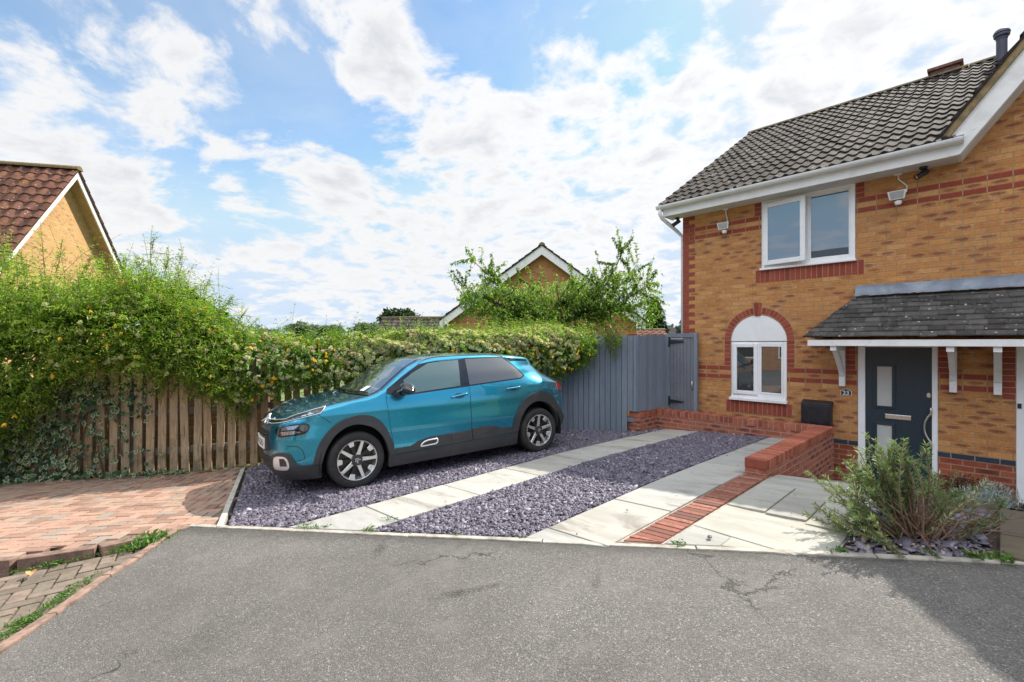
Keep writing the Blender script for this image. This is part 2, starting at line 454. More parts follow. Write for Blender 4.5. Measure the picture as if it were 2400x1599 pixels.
GRAV_R = [off((S1R-.25, kerb_y(S1R-.25)), .056), off((S2L+.15, kerb_y(S2L+.15)), .056), (S2L+.2, 8.05), (S1R-.3, 8.05), (S1R-.3, 2.0)]
o = sheet('gravel_drive', split5(GRAV_L) + split5(GRAV_R), M_SLATEBED, -.012)

k1 = lambda x: off((x, kerb_y(x)), .062)[1] + .034                     # inner kerb line as Y for given X
def attr_mat(name, stops, rough=.6, trans=0.0, spec=.4, mott=0.25, mscale=30, bmp=0.0, tint=None):
    """colour by the per-piece random value 'rnd'"""
    m, nt, b, oc = base_mat(name)
    a = nt.nodes.new('ShaderNodeAttribute'); a.attribute_name = 'rnd'
    col = ramp(nt, E(nt, a.outputs['Fac']), stops)
    if mott: col = mixc(nt, noise(nt, oc, mscale, 4, .6).ss(.35, .75) * mott, col, tuple(v*.45 for v in stops[len(stops)//2][1]))
    setc(nt, b, 'Base Color', col); b.inputs['Roughness'].default_value = rough; b.inputs['Specular IOR Level'].default_value = spec
    if bmp: bump(nt, b, noise(nt, oc, mscale*4, 5, .65), bmp, .003)
    if trans:
        tr = nt.nodes.new('ShaderNodeBsdfTranslucent'); mx = nt.nodes.new('ShaderNodeMixShader')
        t2 = mixc(nt, 1.0, col, (1.0, 1.15, .45), 'MULTIPLY'); nt.links.new(t2.k, tr.inputs['Color'])
        mx.inputs[0].default_value = trans; nt.links.new(b.outputs[0], mx.inputs[1]); nt.links.new(tr.outputs[0], mx.inputs[2])
        nt.links.new(mx.outputs[0], nt.nodes['Material Output'].inputs['Surface'])
    return m
M_SLATE = attr_mat('slate', [(0, (.06, .052, .072)), (.45, (.135, .117, .158)), (.75, (.20, .178, .228)), (.92, (.31, .29, .33)), (1, (.54, .52, .51))], .55, mott=.2, mscale=40, spec=.5)

def flakes(polys, dens, size, fn=gz, dz=0.0, tilt=.45, flat=.22, seed=3):
    """loose flat stone flakes lying on a polygon: 6-sided irregular plates"""
    g = np.random.default_rng(seed); V = []; F = []; A = []; nb = 0
    for P in polys:
        P = np.array(P); lo, hi = P.min(0), P.max(0)
        n = int((hi-lo).prod() * dens); x = g.uniform(lo[0], hi[0], n); y = g.uniform(lo[1], hi[1], n)
        k = inpoly_np(x, y, P.tolist()); x, y = x[k], y[k]; n = len(x)
        z = np.array([fn(a, b) for a, b in zip(x, y)]) + dz + g.uniform(-.008, .016, n)
        s = size * g.lognormal(0, .38, n); ang = g.uniform(0, 2*np.pi, n)
        asp = g.uniform(.45, .9, n); th = s * flat * g.uniform(.6, 1.3, n)
        t = np.linspace(0, 2*np.pi, 6)[:-1]
        rad = g.uniform(.65, 1.15, (n, 5))
        lx = np.cos(t)[None] * rad * s[:, None]*.5; ly = np.sin(t)[None] * rad * (s*asp)[:, None]*.5
        tx = g.normal(0, tilt, n); ty = g.normal(0, tilt, n)
        def place(lx, ly, lz):
            zz = lz + lx*np.tan(np.clip(tx, -.9, .9))[:, None] + ly*np.tan(np.clip(ty, -.9, .9))[:, None]
            return np.stack([x[:, None] + lx*np.cos(ang)[:, None] - ly*np.sin(ang)[:, None],
                             y[:, None] + lx*np.sin(ang)[:, None] + ly*np.cos(ang)[:, None], z[:, None] + zz], -1)
        top = place(lx*.85, ly*.85, th[:, None]*np.ones((1, 5))); bot = place(lx, ly, np.zeros((n, 5)))
        v = np.concatenate([top, bot], 1).reshape(-1, 3)
        base = (np.arange(n)*10)[:, None] + nb
        tri = np.array([[0,1,2],[0,2,3],[0,3,4]] + [[i, i+5, (i+1)%5] for i in range(5)] + [[(i+1)%5, i+5, (i+1)%5+5] for i in range(5)])
        F.append((base[:, :, None] + tri[None]).reshape(-1, 3)); V.append(v); A.append(np.repeat(g.beta(1.6, 2.0, n), 10)); nb += n*10
    return np.concatenate(V), np.concatenate(F), np.concatenate(A)
CH_L = [(-4.75, 1.07), off((S1L-.1, kerb_y(S1L-.1)), .075), (S1L-.015, k1(S1L)+.04), (S1L-.015, 8.03), (-4.45, 8.03), (-4.45, 7.43), (-5.86, 6.80), (-6.3, 5.4), (-7.43, 2.15), (-7.28, 1.87)]
CH_R = [(S1R+.015, k1(S1R)+.01), (S2L-.015, k1(S2L)+.01), (S2L-.015, 8.03), (S1R+.015, 8.03)]
v, f, a = flakes([CH_L, CH_R], 4300, .027, tilt=.26, flat=.20)
o = fast_mesh('slate_chippings', v, f, M_SLATE, attr=a); tag(o, 'loose purple grey slate chippings covering the drive', 'gravel', kind='stuff')

def rnd_islands(o, seed=1):
    me = o.data; g = np.random.default_rng(seed); n = len(me.vertices); par = np.arange(n)
    e = np.empty(len(me.edges)*2, np.int32); me.edges.foreach_get('vertices', e); e = e.reshape(-1, 2)
    while True:
        m0 = np.minimum(par[e[:, 0]], par[e[:, 1]]); q = par.copy()
        np.minimum.at(q, e[:, 0], m0); np.minimum.at(q, e[:, 1], m0)
        if (q == par).all(): break
        par = q
    r = g.random(n); a = me.attributes.new('rnd', 'FLOAT', 'POINT'); a.data.foreach_set('value', r[par].astype(np.float32))
# concrete slabs of the two wheel tracks
def slab_mat(name, c, stain):
    m, nt, b, oc = base_mat(name)
    st = nt.nodes.new('ShaderNodeMapping'); st.inputs['Scale'].default_value = (1, 3.2, 1); st.inputs['Rotation'].default_value = (0, 0, R(38))
    nt.links.new(oc.k, st.inputs['Vector']); so = E(nt, st.outputs[0])
    n1 = noise(nt, so, 2.2, 7, .62, .4); n2 = noise(nt, oc, 26, 5, .65); n3 = noise(nt, so, 1.1, 5, .6, .8)
    col = mixc(nt, n1.ss(.35, .7), c, tuple(v*.80 for v in c))
    col = mixc(nt, n2.ss(.45, .8)*.2, col, tuple(v*.6 for v in c))
    col = mixc(nt, n3.ss(.54, .72)*.7, col, stain)
    at = nt.nodes.new('ShaderNodeAttribute'); at.attribute_name = 'rnd'; rv = E(nt, at.outputs['Fac'])
    col = mixc(nt, 1.0, col, ramp(nt, rv, [(0, (.78, .80, .84)), (.3, (.95, .93, .88)), (.6, (1.04, 1.03, 1.0)), (1, (.86, .87, .88))]), 'MULTIPLY')
    sp = voro(nt, oc, 9, 'Distance'); col = mixc(nt, sp.ss(.05, .035)*.8, col, (.05, .045, .04))
    setc(nt, b, 'Base Color', col); b.inputs['Roughness'].default_value = .82
    bump(nt, b, n2 + noise(nt, oc, 150, 3, .6)*.4, .25, .004); return m
M_SLAB = slab_mat('concrete_slab', (.39, .382, .355), (.15, .135, .11))
M_FLAG = slab_mat('sandstone_flag', (.375, .372, .335), (.25, .245, .215))
M_FLAG2 = slab_mat('sandstone_flag_grey', (.335, .325, .29), (.22, .205, .175))
def slabs(name, rects, m, dz=.012, fn=gz, gap=.0065, clip=None):
    mb = MB()
    for q in rects:
        if len(q) == 4 and not hasattr(q[0], '__len__'):
            x0, y0, x1, y1 = q; P = [(x0+gap, y0+gap), (x1-gap, y0+gap), (x1-gap, y1-gap), (x0+gap, y1-gap)]
        else: P = q
        j = random.uniform(-.003, .003)
        top = [(x, y, fn(x, y) + dz + j) for x, y in P]
        mb.poly([(x, y, z-.06) for x, y, z in top] + top, [tuple(range(len(P)))[::-1], tuple(range(len(P), 2*len(P)))] +
                [(i, (i+1) % len(P), len(P)+(i+1) % len(P), len(P)+i) for i in range(len(P))])
    o = mb.build(name, m, bevel=.004, seg=1); rnd_islands(o, len(rects)+3); o['kind'] = 'structure'; return o
g = .005
t1 = [[(S1L, k1(S1L)), (S1R-g, k1(S1R)), (S1R-g, 2.12-g), (S1L, 2.12-g)]]
ys = [2.12, 3.04, 3.96, 4.87, 5.80, 6.80, 8.03]
slabs('slab_path', t1 + [(S1L, a, S1R, b) for a, b in zip(ys, ys[1:])], M_SLAB)
ys = [2.80, 3.73, 4.66, 5.65, 6.75, 8.03]
slabs('slab_path', [[(S2L, k1(S2L)), (S2R-g, 2.80-g), (S2L, 2.80-g)]] + [(S2L, a, S2R, b) for a, b in zip(ys, ys[1:])], M_SLAB)
v, f, a = flakes([[(S1L+.02, 1.6), (S1R-.02, 2.0), (S1R-.02, 7.9), (S1L+.02, 7.9)], [(S2L+.02, 2.6), (S2R, 2.9), (S2R, 7.9), (S2L+.02, 7.9)], [(-1.6, 3.2), (-.8, 3.7), (-.8, 5.0), (-1.6, 5.0)]], 9, .014, dz=.013, tilt=.1, seed=12)
o = fast_mesh('stray_chippings', v, f, M_SLATE, attr=a); tag(o, 'stray slate chips lying on the paving slabs', 'gravel', kind='stuff')
# mortar strip and brick edging
M_MORTAR = plain('mortar', (.34, .30, .25), .95, var=.25, scale=14, bmp=.4, dirt=((.12, .10, .08), .4))
RED = [(.20, .05, .03), (.34, .085, .045), (.30, .07, .04), (.40, .12, .06), (.26, .06, .04)]
M_EDGE = attr_mat('edging_brick', [(0, (.09, .05, .045)), (.25, (.22, .08, .055)), (.7, (.30, .12, .078)), (1, (.34, .165, .12))], .85, mott=.8, mscale=22, bmp=.5)
sheet('edging_bed', [[(S2R-.005, k1(S2R)), (-1.655, k1(-1.655)), (-1.655, 5.42), (S2R-.005, 5.42)]], M_MORTAR, .004)
mb = MB(); rn = []
y = k1(-1.9)+.02
while y < 5.38:
    y0 = max(y, 0); x0, x1 = -1.90, -1.672
    yb = max(y0, k1(x0)); 
    P = [(x0, y0), (x1, max(y0, k1(x1)+.005)), (x1, max(y0+.062, k1(x1)+.01)), (x0, y0+.062)]
    j = random.uniform(-.003, .004)
    mb.prism([(a, b, gz(a, b)-.04) for a, b in P], (0, 0, .055+j)); y += .0745
o = mb.build('brick_edging', M_EDGE, bevel=.005)
rnd_islands(o); o['kind'] = 'structure'
# sandstone flags in front of the door, falling towards the house beyond Y = 5.5
PT = [[(-1.65, k1(-1.65)), (-1.345, k1(-1.345)), (-1.345, 3.49), (-1.65, 3.55)], [(-1.34, k1(-1.34)), (-.95, 3.44), (-1.34, 3.49)],
      [(-1.65, 3.56), (-.93, 3.45), (-.80, k1(-.80)), (-.745, k1(-.745)), (-.742, 4.02), (-.83, 4.045), (-1.65, 4.18)],
      (-1.65, 4.19, -1.335, 4.46), (-1.335, 4.16, -1.03, 4.75), (-1.65, 4.46, -1.335, 5.03), (-1.335, 4.75, -1.03, 5.03), (-1.03, 4.08, -.735, 4.40), (-1.03, 4.40, -.735, 5.03),
      (-1.65, 5.03, -.735, 5.50)]
slabs('patio_paving', [p for i, p in enumerate(PT) if i not in (4, 6)], M_FLAG, .012)
slabs('patio_paving', [PT[4], PT[6]], M_FLAG2, .012)
slabs('front_path', [(-1.65, a, -.55 if a > 7.0 else -.735, b) for a, b in ((5.5, 6.1), (6.1, 6.8), (6.8, 7.5), (7.5, 8.40))], M_FLAG2, .012, pathz)
sheet('patio_bed', [[(-1.655, k1(-1.655)), (-.73, k1(-.73)), (-.73, 5.5), (-1.655, 5.5)]], M_MORTAR, .002)
# planting bed beside the path and the neighbour's stone path
M_SOIL = plain('soil', (.06, .045, .035), .95, var=.4, scale=18, bmp=.8, bscale=50)
sheet('planting_bed', [[(-.735, k1(-.735)), (.06, k1(.06)), (.06, 5.5), (-.735, 5.5)], [(-.735, 5.5), (.16, 5.5), (.16, 8.30), (-.735, 8.30)], [(-.55, 8.30), (.16, 8.30), (.16, 8.49), (-.55, 8.49)]], M_SOIL, -.005, pathz)
M_YORK = slab_mat('york_stone', (.125, .10, .068), (.04, .034, .022))
slabs('stone_path', [(.0, 4.16, 1.1, 4.60), (.0, 4.60, 1.1, 5.30), (.17, 5.30, 1.1, 6.3), (.17, 6.3, 1.1, 8.4)], M_YORK, .03, pathz)

# block paved drive on the left, in herringbone, raised on its own edge
def pz(X, Y): return gz(X, Y) + max(-.01, min(.095, .065*(.95 - Y)))
FB = [(-11.2, -3.6), (-9.05, -.44), (-8.30, .72), (-7.54, 2.07), (-6.55, 4.8), (-5.90, 6.74)]          # foot of the timber fence
PAV = [(-5.16, .80), (-4.83, .985), (-7.36, 1.79), (-7.50, 1.95), (-8.27, .70), (-9.02, -.46), (-11.1, -3.5), (-5.6, -3.0), (-5.20, -.34), (-5.06, .2), (-5.09, .6)]
M_JOINT = plain('jointing_sand', (.15, .115, .085), .95, var=.3, scale=20)
mb = MB()
PB = PAV[:7] + [(-5.65, -3.0), (-5.25, -.34), (-5.0, .2), (-5.03, .62)]
for gx_ in np.arange(-11.2, -4.6, .15):
    for gy_ in np.arange(-3.6, 2.1, .15):
        if inpoly(gx_+.075, gy_+.075, PB): mb.face(*[(a, b, pz(a, b)-.011) for a, b in ((gx_, gy_), (gx_+.15, gy_), (gx_+.15, gy_+.15), (gx_, gy_+.15))])
sh = mb.build('paver_bed', M_JOINT, weld=True); sh['kind'] = 'structure'
M_PAVER = attr_mat('block_paver', [(0, (.215, .135, .10)), (.25, (.33, .205, .15)), (.55, (.39, .24, .175)), (.8, (.34, .25, .19)), (1, (.26, .22, .185))], .85, mott=.42, mscale=9, bmp=.45)
def herring(name, P, m, rot, fn, u=.1, gap=.005, th=.05, lift=.0, seed=2, jit=.0025):
    g = np.random.default_rng(seed); mb = MB(); ca, sa = math.cos(rot), math.sin(rot)
    c = np.mean(np.array(P), 0); n = 60
    for i in range(-n, n):
        for j in range(-n//2, n//2):
            for (a0, b0, a1, b1) in ((0, 0, 2, 1), (0, 1, 1, 3)):
                ox, oy = i + 4*j, i
                q = [((ox+a0)*u+gap, (oy+b0)*u+gap), ((ox+a1)*u-gap, (oy+b0)*u+gap), ((ox+a1)*u-gap, (oy+b1)*u-gap), ((ox+a0)*u+gap, (oy+b1)*u-gap)]
                W_ = [(c[0] + x*ca - y*sa, c[1] + x*sa + y*ca) for x, y in q]
                mx = sum(p[0] for p in W_)/4; my = sum(p[1] for p in W_)/4
                if not inpoly(mx, my, P): continue
                z = g.uniform(-jit, jit)
                mb.prism([(x, y, fn(x, y)-th+lift+z) for x, y in W_], (0, 0, th))
    o = mb.build(name, m, bevel=.004, seg=1); rnd_islands(o, seed); o['kind'] = 'structure'; return o
herring('block_paving', PAV, M_PAVER, R(57), pz)
M_PKERB = plain('red_edging_stone', (.20, .125, .095), .9, var=.35, scale=12, bmp=.6, bscale=80, dirt=((.05, .042, .035), .85))
mb = MB(); pk = [(-5.75, -3.0), (-5.42, -1.6), (-5.30, -.9), (-5.19, -.34), (-5.11, -.23), (-5.02, .2), (-5.08, .62), (-5.13, .79)]
for a, b in zip(pk, pk[1:]):
    L = math.hypot(b[0]-a[0], b[1]-a[1]); n = max(1, round(L/.5))
    for i in range(n):
        s0 = (a[0]+(b[0]-a[0])*i/n, a[1]+(b[1]-a[1])*i/n); s1 = (a[0]+(b[0]-a[0])*(i+1-.012)/n, a[1]+(b[1]-a[1])*(i+1-.012)/n)
        d = Vector((s1[0]-s0[0], s1[1]-s0[1], 0)).normalized(); q = Vector((d.y, -d.x, 0))*.10
        P = [s0, s1, (s1[0]+q.x, s1[1]+q.y), (s0[0]+q.x, s0[1]+q.y)]
        mb.poly([(x, y, gz(x, y)-.1) for x, y in P] + [(x, y, pz(x, y)+.001) for k, (x, y) in enumerate(P)],
                [(3, 2, 1, 0), (4, 5, 6, 7), (0, 1, 5, 4), (1, 2, 6, 5), (2, 3, 7, 6), (3, 0, 4, 7)])
o = mb.build('paving_kerb', M_PKERB, bevel=.006); o['kind'] = 'structure'
# the lower apron: weathered pavers between the raised edge and the road
APR = [(-5.02, .60), (-4.86, .58), (-4.5, .36), (-4.28, .19), (-3.85, -.08), (-3.54, -.29), (-2.0, -1.38), (-1.0, -2.3), (-1.2, -3.4), (-5.75, -3.2), (-5.30, -.9), (-5.08, -.3), (-4.92, .2)]
sheet('apron_bed', [APR], plain('apron_grit', (.13, .115, .085), .95, var=.4, scale=25, bmp=.6), -.035, road_plane)
M_APAVER = attr_mat('weathered_paver', [(0, (.14, .115, .085)), (.4, (.20, .165, .125)), (.8, (.235, .175, .135)), (1, (.17, .15, .125))], .9, mott=.75, mscale=14, bmp=.7)
herring('apron_paving', APR, M_APAVER, R(80), lambda x, y: road_plane(x, y) - .018, gap=.006, seed=5, jit=.004)
mb = MB()
for a, b in zip(AE, AE[1:]):
    L = math.hypot(b[0]-a[0], b[1]-a[1]); n = max(1, round(L/.9))
    for i in range(n):
        s0 = Vector((a[0]+(b[0]-a[0])*i/n, a[1]+(b[1]-a[1])*i/n, 0)); s1 = Vector((a[0]+(b[0]-a[0])*(i+1)/n, a[1]+(b[1]-a[1])*(i+1)/n, 0))
        d = (s1-s0).normalized(); s1 -= d*.006; q = Vector((d.y, -d.x, 0))*.062
        P = [s0, s1, s1+q, s0+q]
        mb.prism([(p.x, p.y, road_plane(p.x, p.y)-.1) for p in P], (0, 0, .118))
o = mb.build('road_edging', plain('road_edging_stone', (.23, .15, .115), .9, var=.35, scale=15, bmp=.6, dirt=((.06, .05, .045), .9)), bevel=.008); o['kind'] = 'structure'
# pale concrete edging between pavers and slate
mb = MB(); a, b = (-4.80, 1.0), (-7.33, 1.81); n = 3
for i in range(n):
    s0 = Vector((a[0]+(b[0]-a[0])*i/n, a[1]+(b[1]-a[1])*i/n, 0)); s1 = Vector((a[0]+(b[0]-a[0])*(i+.99)/n, a[1]+(b[1]-a[1])*(i+.99)/n, 0))
    d = (s1-s0).normalized(); q = Vector((-d.y, d.x, 0))*.026
    mb.prism([(p.x, p.y, gz(p.x, p.y)-.1) for p in (s0-q, s1-q, s1+q, s0+q)], (0, 0, .118))
o = mb.build('edging_strip', plain('pale_edging', (.42, .40, .35), .85, var=.2, scale=10, bmp=.3, dirt=((.2, .18, .15), .5)), bevel=.005); o['kind'] = 'structure'

# the ground everything stands on, out to the horizon
def ground():
    m, nt, b, oc = base_mat('lawn')
    n = noise(nt, oc, 1.6, 6, .65); n2 = noise(nt, oc, 40, 4, .7)
    col = mixc(nt, n.ss(.3, .7), (.085, .15, .03), (.14, .19, .055)); col = mixc(nt, n2.ss(.4, .7)*.5, col, (.05, .10, .02))
    setc(nt, b, 'Base Color', col); b.inputs['Roughness'].default_value = .95
    bump(nt, b, n2, .8, .03)
    gx = np.concatenate([[-2500, -900, -400, -200, -100, -60, -40, -28], np.arange(-22, 12.1, .5), [16, 22, 30, 60, 150, 500, 1500]])
    gy = np.concatenate([[-1500, -500, -150, -60, -30], np.arange(-20, 22.1, .5), [28, 40, 60, 100, 200, 400, 900, 2500]])
    V = np.zeros((len(gx), len(gy), 3))
    for i, X in enumerate(gx):
        for j, Y in enumerate(gy):
            z = gz(X, Y) - .09
            fx = np.interp(Y, [p[1] for p in FB], [p[0] for p in FB])
            beyond = max(0, min(1, (fx - X - .1)/.5)) if Y < 6.7 else max(0, min(1, (Y - 6.9)/.6)) if X < -4.4 else 0
            z -= beyond*.12
            if X > -2.3 and Y > 2.2 and X < 14: z -= .9
            if Y > 8.5 or X > 5: z -= .5
            d = math.hypot(X, Y); z -= max(0, min(1.6, (d-14)*.06)); z += max(0, d-250)*.010
            V[i, j] = (X, Y, z)
    I = np.arange(len(gx)*len(gy)).reshape(len(gx), len(gy))
    F = np.stack([I[:-1, :-1], I[1:, :-1], I[1:, 1:], I[:-1, 1:]], -1).reshape(-1, 4)
    o = fast_mesh('ground', V.reshape(-1, 3), F, m, smooth=True); o['kind'] = 'structure'
ground()
# ------------------------------------------------------------------ the brick house on the right
FY = 8.49                                                  # facade plane
YEL = [(.43, .185, .06), (.57, .28, .10), (.50, .22, .075), (.60, .32, .13), (.47, .20, .07), (.55, .26, .09)]
M_BRICK = brick_mat('buff_brick', YEL, (.34, .25, .145), burnt=(.17, .055, .042), bamt=.42, z0=.04, x0=-4.147)
M_RBRICK = brick_mat('red_brick', [(.27, .055, .035), (.31, .065, .04), (.29, .06, .035)], (.42, .30, .20), z0=.04, x0=-4.147 - .1125)
M_RPLINTH = brick_mat('red_plinth_brick', RED[:4], (.36, .27, .19), z0=.04, x0=-4.147, burnt=(.10, .03, .025), bamt=.3)
M_BLUEB = brick_mat('blue_brick', [(.035, .042, .062), (.05, .058, .082)], (.36, .28, .2), z0=.04, x0=-4.147)
M_UPVC = plain('white_upvc', (.80, .81, .83), .32, var=.03, scale=3, spec=.5, dirt=((.55, .55, .53), .25))
M_WPAINT = plain('white_paint', (.78, .78, .78), .5, var=.05, scale=5, dirt=((.5, .48, .44), .35))
M_SOFFIT = plain('soffit_board', (.66, .64, .62), .6, var=.06, scale=4, dirt=((.4, .38, .35), .4))
M_BLACK = plain('black_plastic', (.018, .019, .022), .42, var=.2)
M_STEEL = plain('brushed_steel', (.62, .60, .57), .3, metal=1.0, var=.06)
M_LEAD = plain('lead_sheet', (.17, .20, .25), .55, metal=.35, var=.25, scale=5, bmp=.3, bscale=12, dirt=((.35, .37, .40), .6))
def glass_mat(name, col, refl=.35, rough=.0, tint=(.80, .91, 1.0)):
    m = bpy.data.materials.new(name); m.use_nodes = True; nt = m.node_tree; b = nt.nodes['Principled BSDF']
    oc = E(nt, nt.nodes.new('ShaderNodeTexCoord').outputs['Object'])
    b.inputs['Base Color'].default_value = (*col, 1); b.inputs['Roughness'].default_value = .4
    g = nt.nodes.new('ShaderNodeBsdfGlossy'); g.inputs['Roughness'].default_value = rough; g.inputs['Color'].default_value = (*tint, 1)
    bn = nt.nodes.new('ShaderNodeBump'); bn.inputs['Strength'].default_value = .02; bn.inputs['Distance'].default_value = .02
    nt.links.new(noise(nt, oc, 1.3, 2, .5).k, bn.inputs['Height']); nt.links.new(bn.outputs[0], g.inputs['Normal'])
    fr = nt.nodes.new('ShaderNodeFresnel'); fr.inputs['IOR'].default_value = 1.5
    f = E(nt, fr.outputs[0]) * 0.9 + refl
    mx = nt.nodes.new('ShaderNodeMixShader'); nt.links.new(f.clamp().k, mx.inputs[0])
    nt.links.new(b.outputs[0], mx.inputs[1]); nt.links.new(g.outputs[0], mx.inputs[2])
    nt.links.new(mx.outputs[0], nt.nodes['Material Output'].inputs['Surface']); return m
M_GLASS = glass_mat('window_glass', (.03, .055, .09), .20)
M_GLASS_LOW = glass_mat('ground_floor_glass', (.010, .012, .014), .14)

house = empty('brick_house', (0, FY, 0), 'two storey yellow brick house with red bands, right of the slate drive', 'house')
def facade_fill(loops, y, name, m, reveal=.10):
    """wall face in the plane Y = y with openings (first loop is the outline), openings get reveals"""
    bm = bmesh.new(); es = []
    for L in loops:
        vs = [bm.verts.new((x, y, z)) for x, z in L]
        for i in range(len(vs)): es.append(bm.edges.new((vs[i], vs[(i+1) % len(vs)])))
    bmesh.ops.triangle_fill(bm, use_beauty=True, use_dissolve=False, edges=es)
    for L in loops[1:]:
        for i in range(len(L)):
            (x0, z0), (x1, z1) = L[i], L[(i+1) % len(L)]
            bm.faces.new([bm.verts.new(p) for p in ((x0, y, z0), (x1, y, z1), (x1, y+reveal, z1), (x0, y+reveal, z0))])
    bmesh.ops.recalc_face_normals(bm, faces=bm.faces)
    for f in bm.faces:
        if abs(f.normal.y) > .9 and f.normal.y > 0: f.normal_flip()
    me = bpy.data.meshes.new(name); bm.to_mesh(me); bm.free(); me.materials.append(m)
    return child_world(link(bpy.data.objects.new(name, me)), house)
rect = lambda x0, z0, x1, z1: [(x0, z0), (x1, z0), (x1, z1), (x0, z1)]
WX0, WX1, WZ0, WZ1 = -2.765, -1.468, 2.885, 4.06           # upper window
LX0, LX1, LZ0, LZS = -3.265, -2.382, .655, 1.674           # lower window, arched head
LXC, LR = (LX0+LX1)/2, (LX1-LX0)/2
arch = [(LX0, LZ0), (LX1, LZ0)] + [(LXC + LR*math.cos(t), LZS + LR*math.sin(t)) for t in np.linspace(0, math.pi, 25)]
DX0, DX1, DZ0, DZ1 = -1.442, -.563, -.46, 1.63             # door opening
NX0, NX1 = .152, 1.08                                      # neighbour's door opening
EZ = 4.06
HL, HR = -4.147, 4.95
out = [(HL, .19), (HR, .19), (HR, EZ), (HR-.05, EZ), (2.3, 7.45), (-.33, EZ), (HL, EZ)]
# doors cut the outline from below
out = [(HL, .19), (DX0, .19), (DX0, DZ1), (DX1, DZ1), (DX1, .19), (NX0, .19), (NX0, DZ1), (NX1, DZ1), (NX1, .19)] + out[1:]
facade_fill([out, rect(WX0, WZ0, WX1, WZ1-.03), arch], FY, 'wall', M_BRICK)
mb = MB()
for x0, x1 in ((HL, DX0), (DX1, NX0), (NX1, HR)): mb.box((x0, FY-.006, -.7), (x1, FY+.2, .112))
mb.build('plinth', M_RPLINTH, house)
mb = MB()
for x0, x1 in ((HL-.001, DX0-.001), (DX1+.001, NX0-.001), (NX1, HR)): mb.box((x0, FY-.008, .113), (x1, FY+.19, .189))
mb.build('damp_course', M_BLUEB, house)
mb = MB()                                                  # side and back walls
mb.prism([(HL, FY+.001, -.7), (HL, FY+8.5, -.7), (HL, FY+8.5, 4.0), (HL, FY+4.2, 6.85), (HL, FY+.001, 4.16)], (.1, 0, 0))
mb.box((HL, FY+8.4, -.7), (HR, FY+8.5, 4.0)); mb.box((HR-.1, FY+.002, -.7), (HR, FY+8.4, 4.0))
mb.build('side_wall', M_BRICK, house)
for x0, x1 in ((DX0, DX1), (NX0, NX1)):
    MB().box((x0-.02, FY+.09, -.7), (x0, FY+.12, DZ1)).build('reveal', M_BRICK, house)
# decorative red brick: quoins, bands, window heads and sills
def bands(rows, x0, x1, y=FY):
    mb = MB()
    for k in rows: mb.box((x0, y-.004, .04+.075*k+.004), (x1, y+.02, .04+.075*(k+1)-.004))
    mb.build('brick_band', M_RBRICK, house)
bands((47, 49), -4.02, WX0-.003); bands((47, 49), WX1+.003, 4.6)
bands((13, 15), -4.1, LX0-.003); bands((13, 15), LX1+.003, DX0-.003); bands((13, 15), DX1+.003, NX0-.003)
mb = MB()
for k in range(3, 54):
    w = .228 if k % 2 == 0 else .112
    mb.box((HL-.004, FY-.0055, .04+.075*k+.004), (HL+w, FY+.02, .04+.075*(k+1)-.004))
mb.build('quoins', plain('quoin_brick', (.275, .058, .037), .88, var=.18, scale=14, bmp=.4, dirt=((.16, .035, .025), .4)), house)
M_RB = attr_mat('red_facing_brick', [(0, (.235, .047, .03)), (.5, (.285, .06, .038)), (1, (.33, .078, .048))], .88, mott=.25, mscale=25, bmp=.4)
M_MORT = plain('pale_mortar', (.42, .30, .19), .95, var=.12, scale=20)
def soldier(x0, x1, z0, z1, name='sill_bricks'):
    n = round((x1-x0)/.0745); w = (x1-x0)/n; mb = MB()
    for i in range(n): mb.box((x0+i*w+.0045, FY-.006, z0+.004), (x0+(i+1)*w-.0045, FY+.02, z1-.004))
    o = mb.build(name, M_RB, house); rnd_islands(o)
    MB().box((x0, FY-.002, z0), (x1, FY+.01, z1)).build('mortar', M_MORT, o)
soldier(-2.86, -1.365, 2.66, 2.878); soldier(-3.345, -2.305, .437, .648)
def headers(x0, x1, rows, name='jamb_bricks'):
    mb = MB()
    for k in rows: mb.box((x0, FY-.006, .04+.075*k+.0045), (x1, FY+.02, .04+.075*(k+1)-.0045))
    o = mb.build(name, M_RB, house); rnd_islands(o)
    MB().box((x0-.006, FY-.002, .04+.075*rows[0]), (x1+.006, FY+.01, .04+.075*(rows[-1]+1))).build('mortar', M_MORT, o)
headers(LX0-.108, LX0-.004, range(15, 22)); headers(LX1+.004, LX1+.108, range(15, 22))
headers(WX0-.108, WX0-.004, range(50, 53)); headers(WX1+.004, WX1+.108, range(50, 53))
headers(DX0-.15, DX0-.03, range(15, 21)); headers(DX1+.004, DX1+.112, range(16, 21)); headers(NX0-.116, NX0-.008, range(12, 21))
mb = MB(); nA = 24                                          # arch ring and keystone
for i in range(nA):
    t0 = math.pi*(i+.06)/nA; t1 = math.pi*(i+.94)/nA
    if abs((t0+t1)/2 - math.pi/2) < .12: continue
    q = [(r*math.cos(t), r*math.sin(t)) for r, t in ((LR+.006, t0), (LR+.108, t0), (LR+.108, t1), (LR+.006, t1))]
    mb.prism([(LXC+a, FY-.006, LZS+.02+b) for a, b in q], (0, .03, 0))
for s in (-1, 1):
    q = [(s*.004, LR-.02), (s*.045, LR-.02), (s*.062, LR+.20), (s*.004, LR+.20)]
    mb.prism([(LXC+a, FY-.014, LZS+b+.005) for a, b in q], (0, .03, 0))
o = mb.build('arch_bricks', M_RB, house); rnd_islands(o, 4)
mb = MB(); ts = np.linspace(0, math.pi, 33)
for a, b in zip(ts, ts[1:]):
    mb.face(*[(LXC+r*math.cos(t), FY-.002, LZS+.02+r*math.sin(t)) for r, t in ((LR+.001, a), (LR+.113, a), (LR+.113, b), (LR+.001, b))])
mb.build('mortar', M_MORT, o)

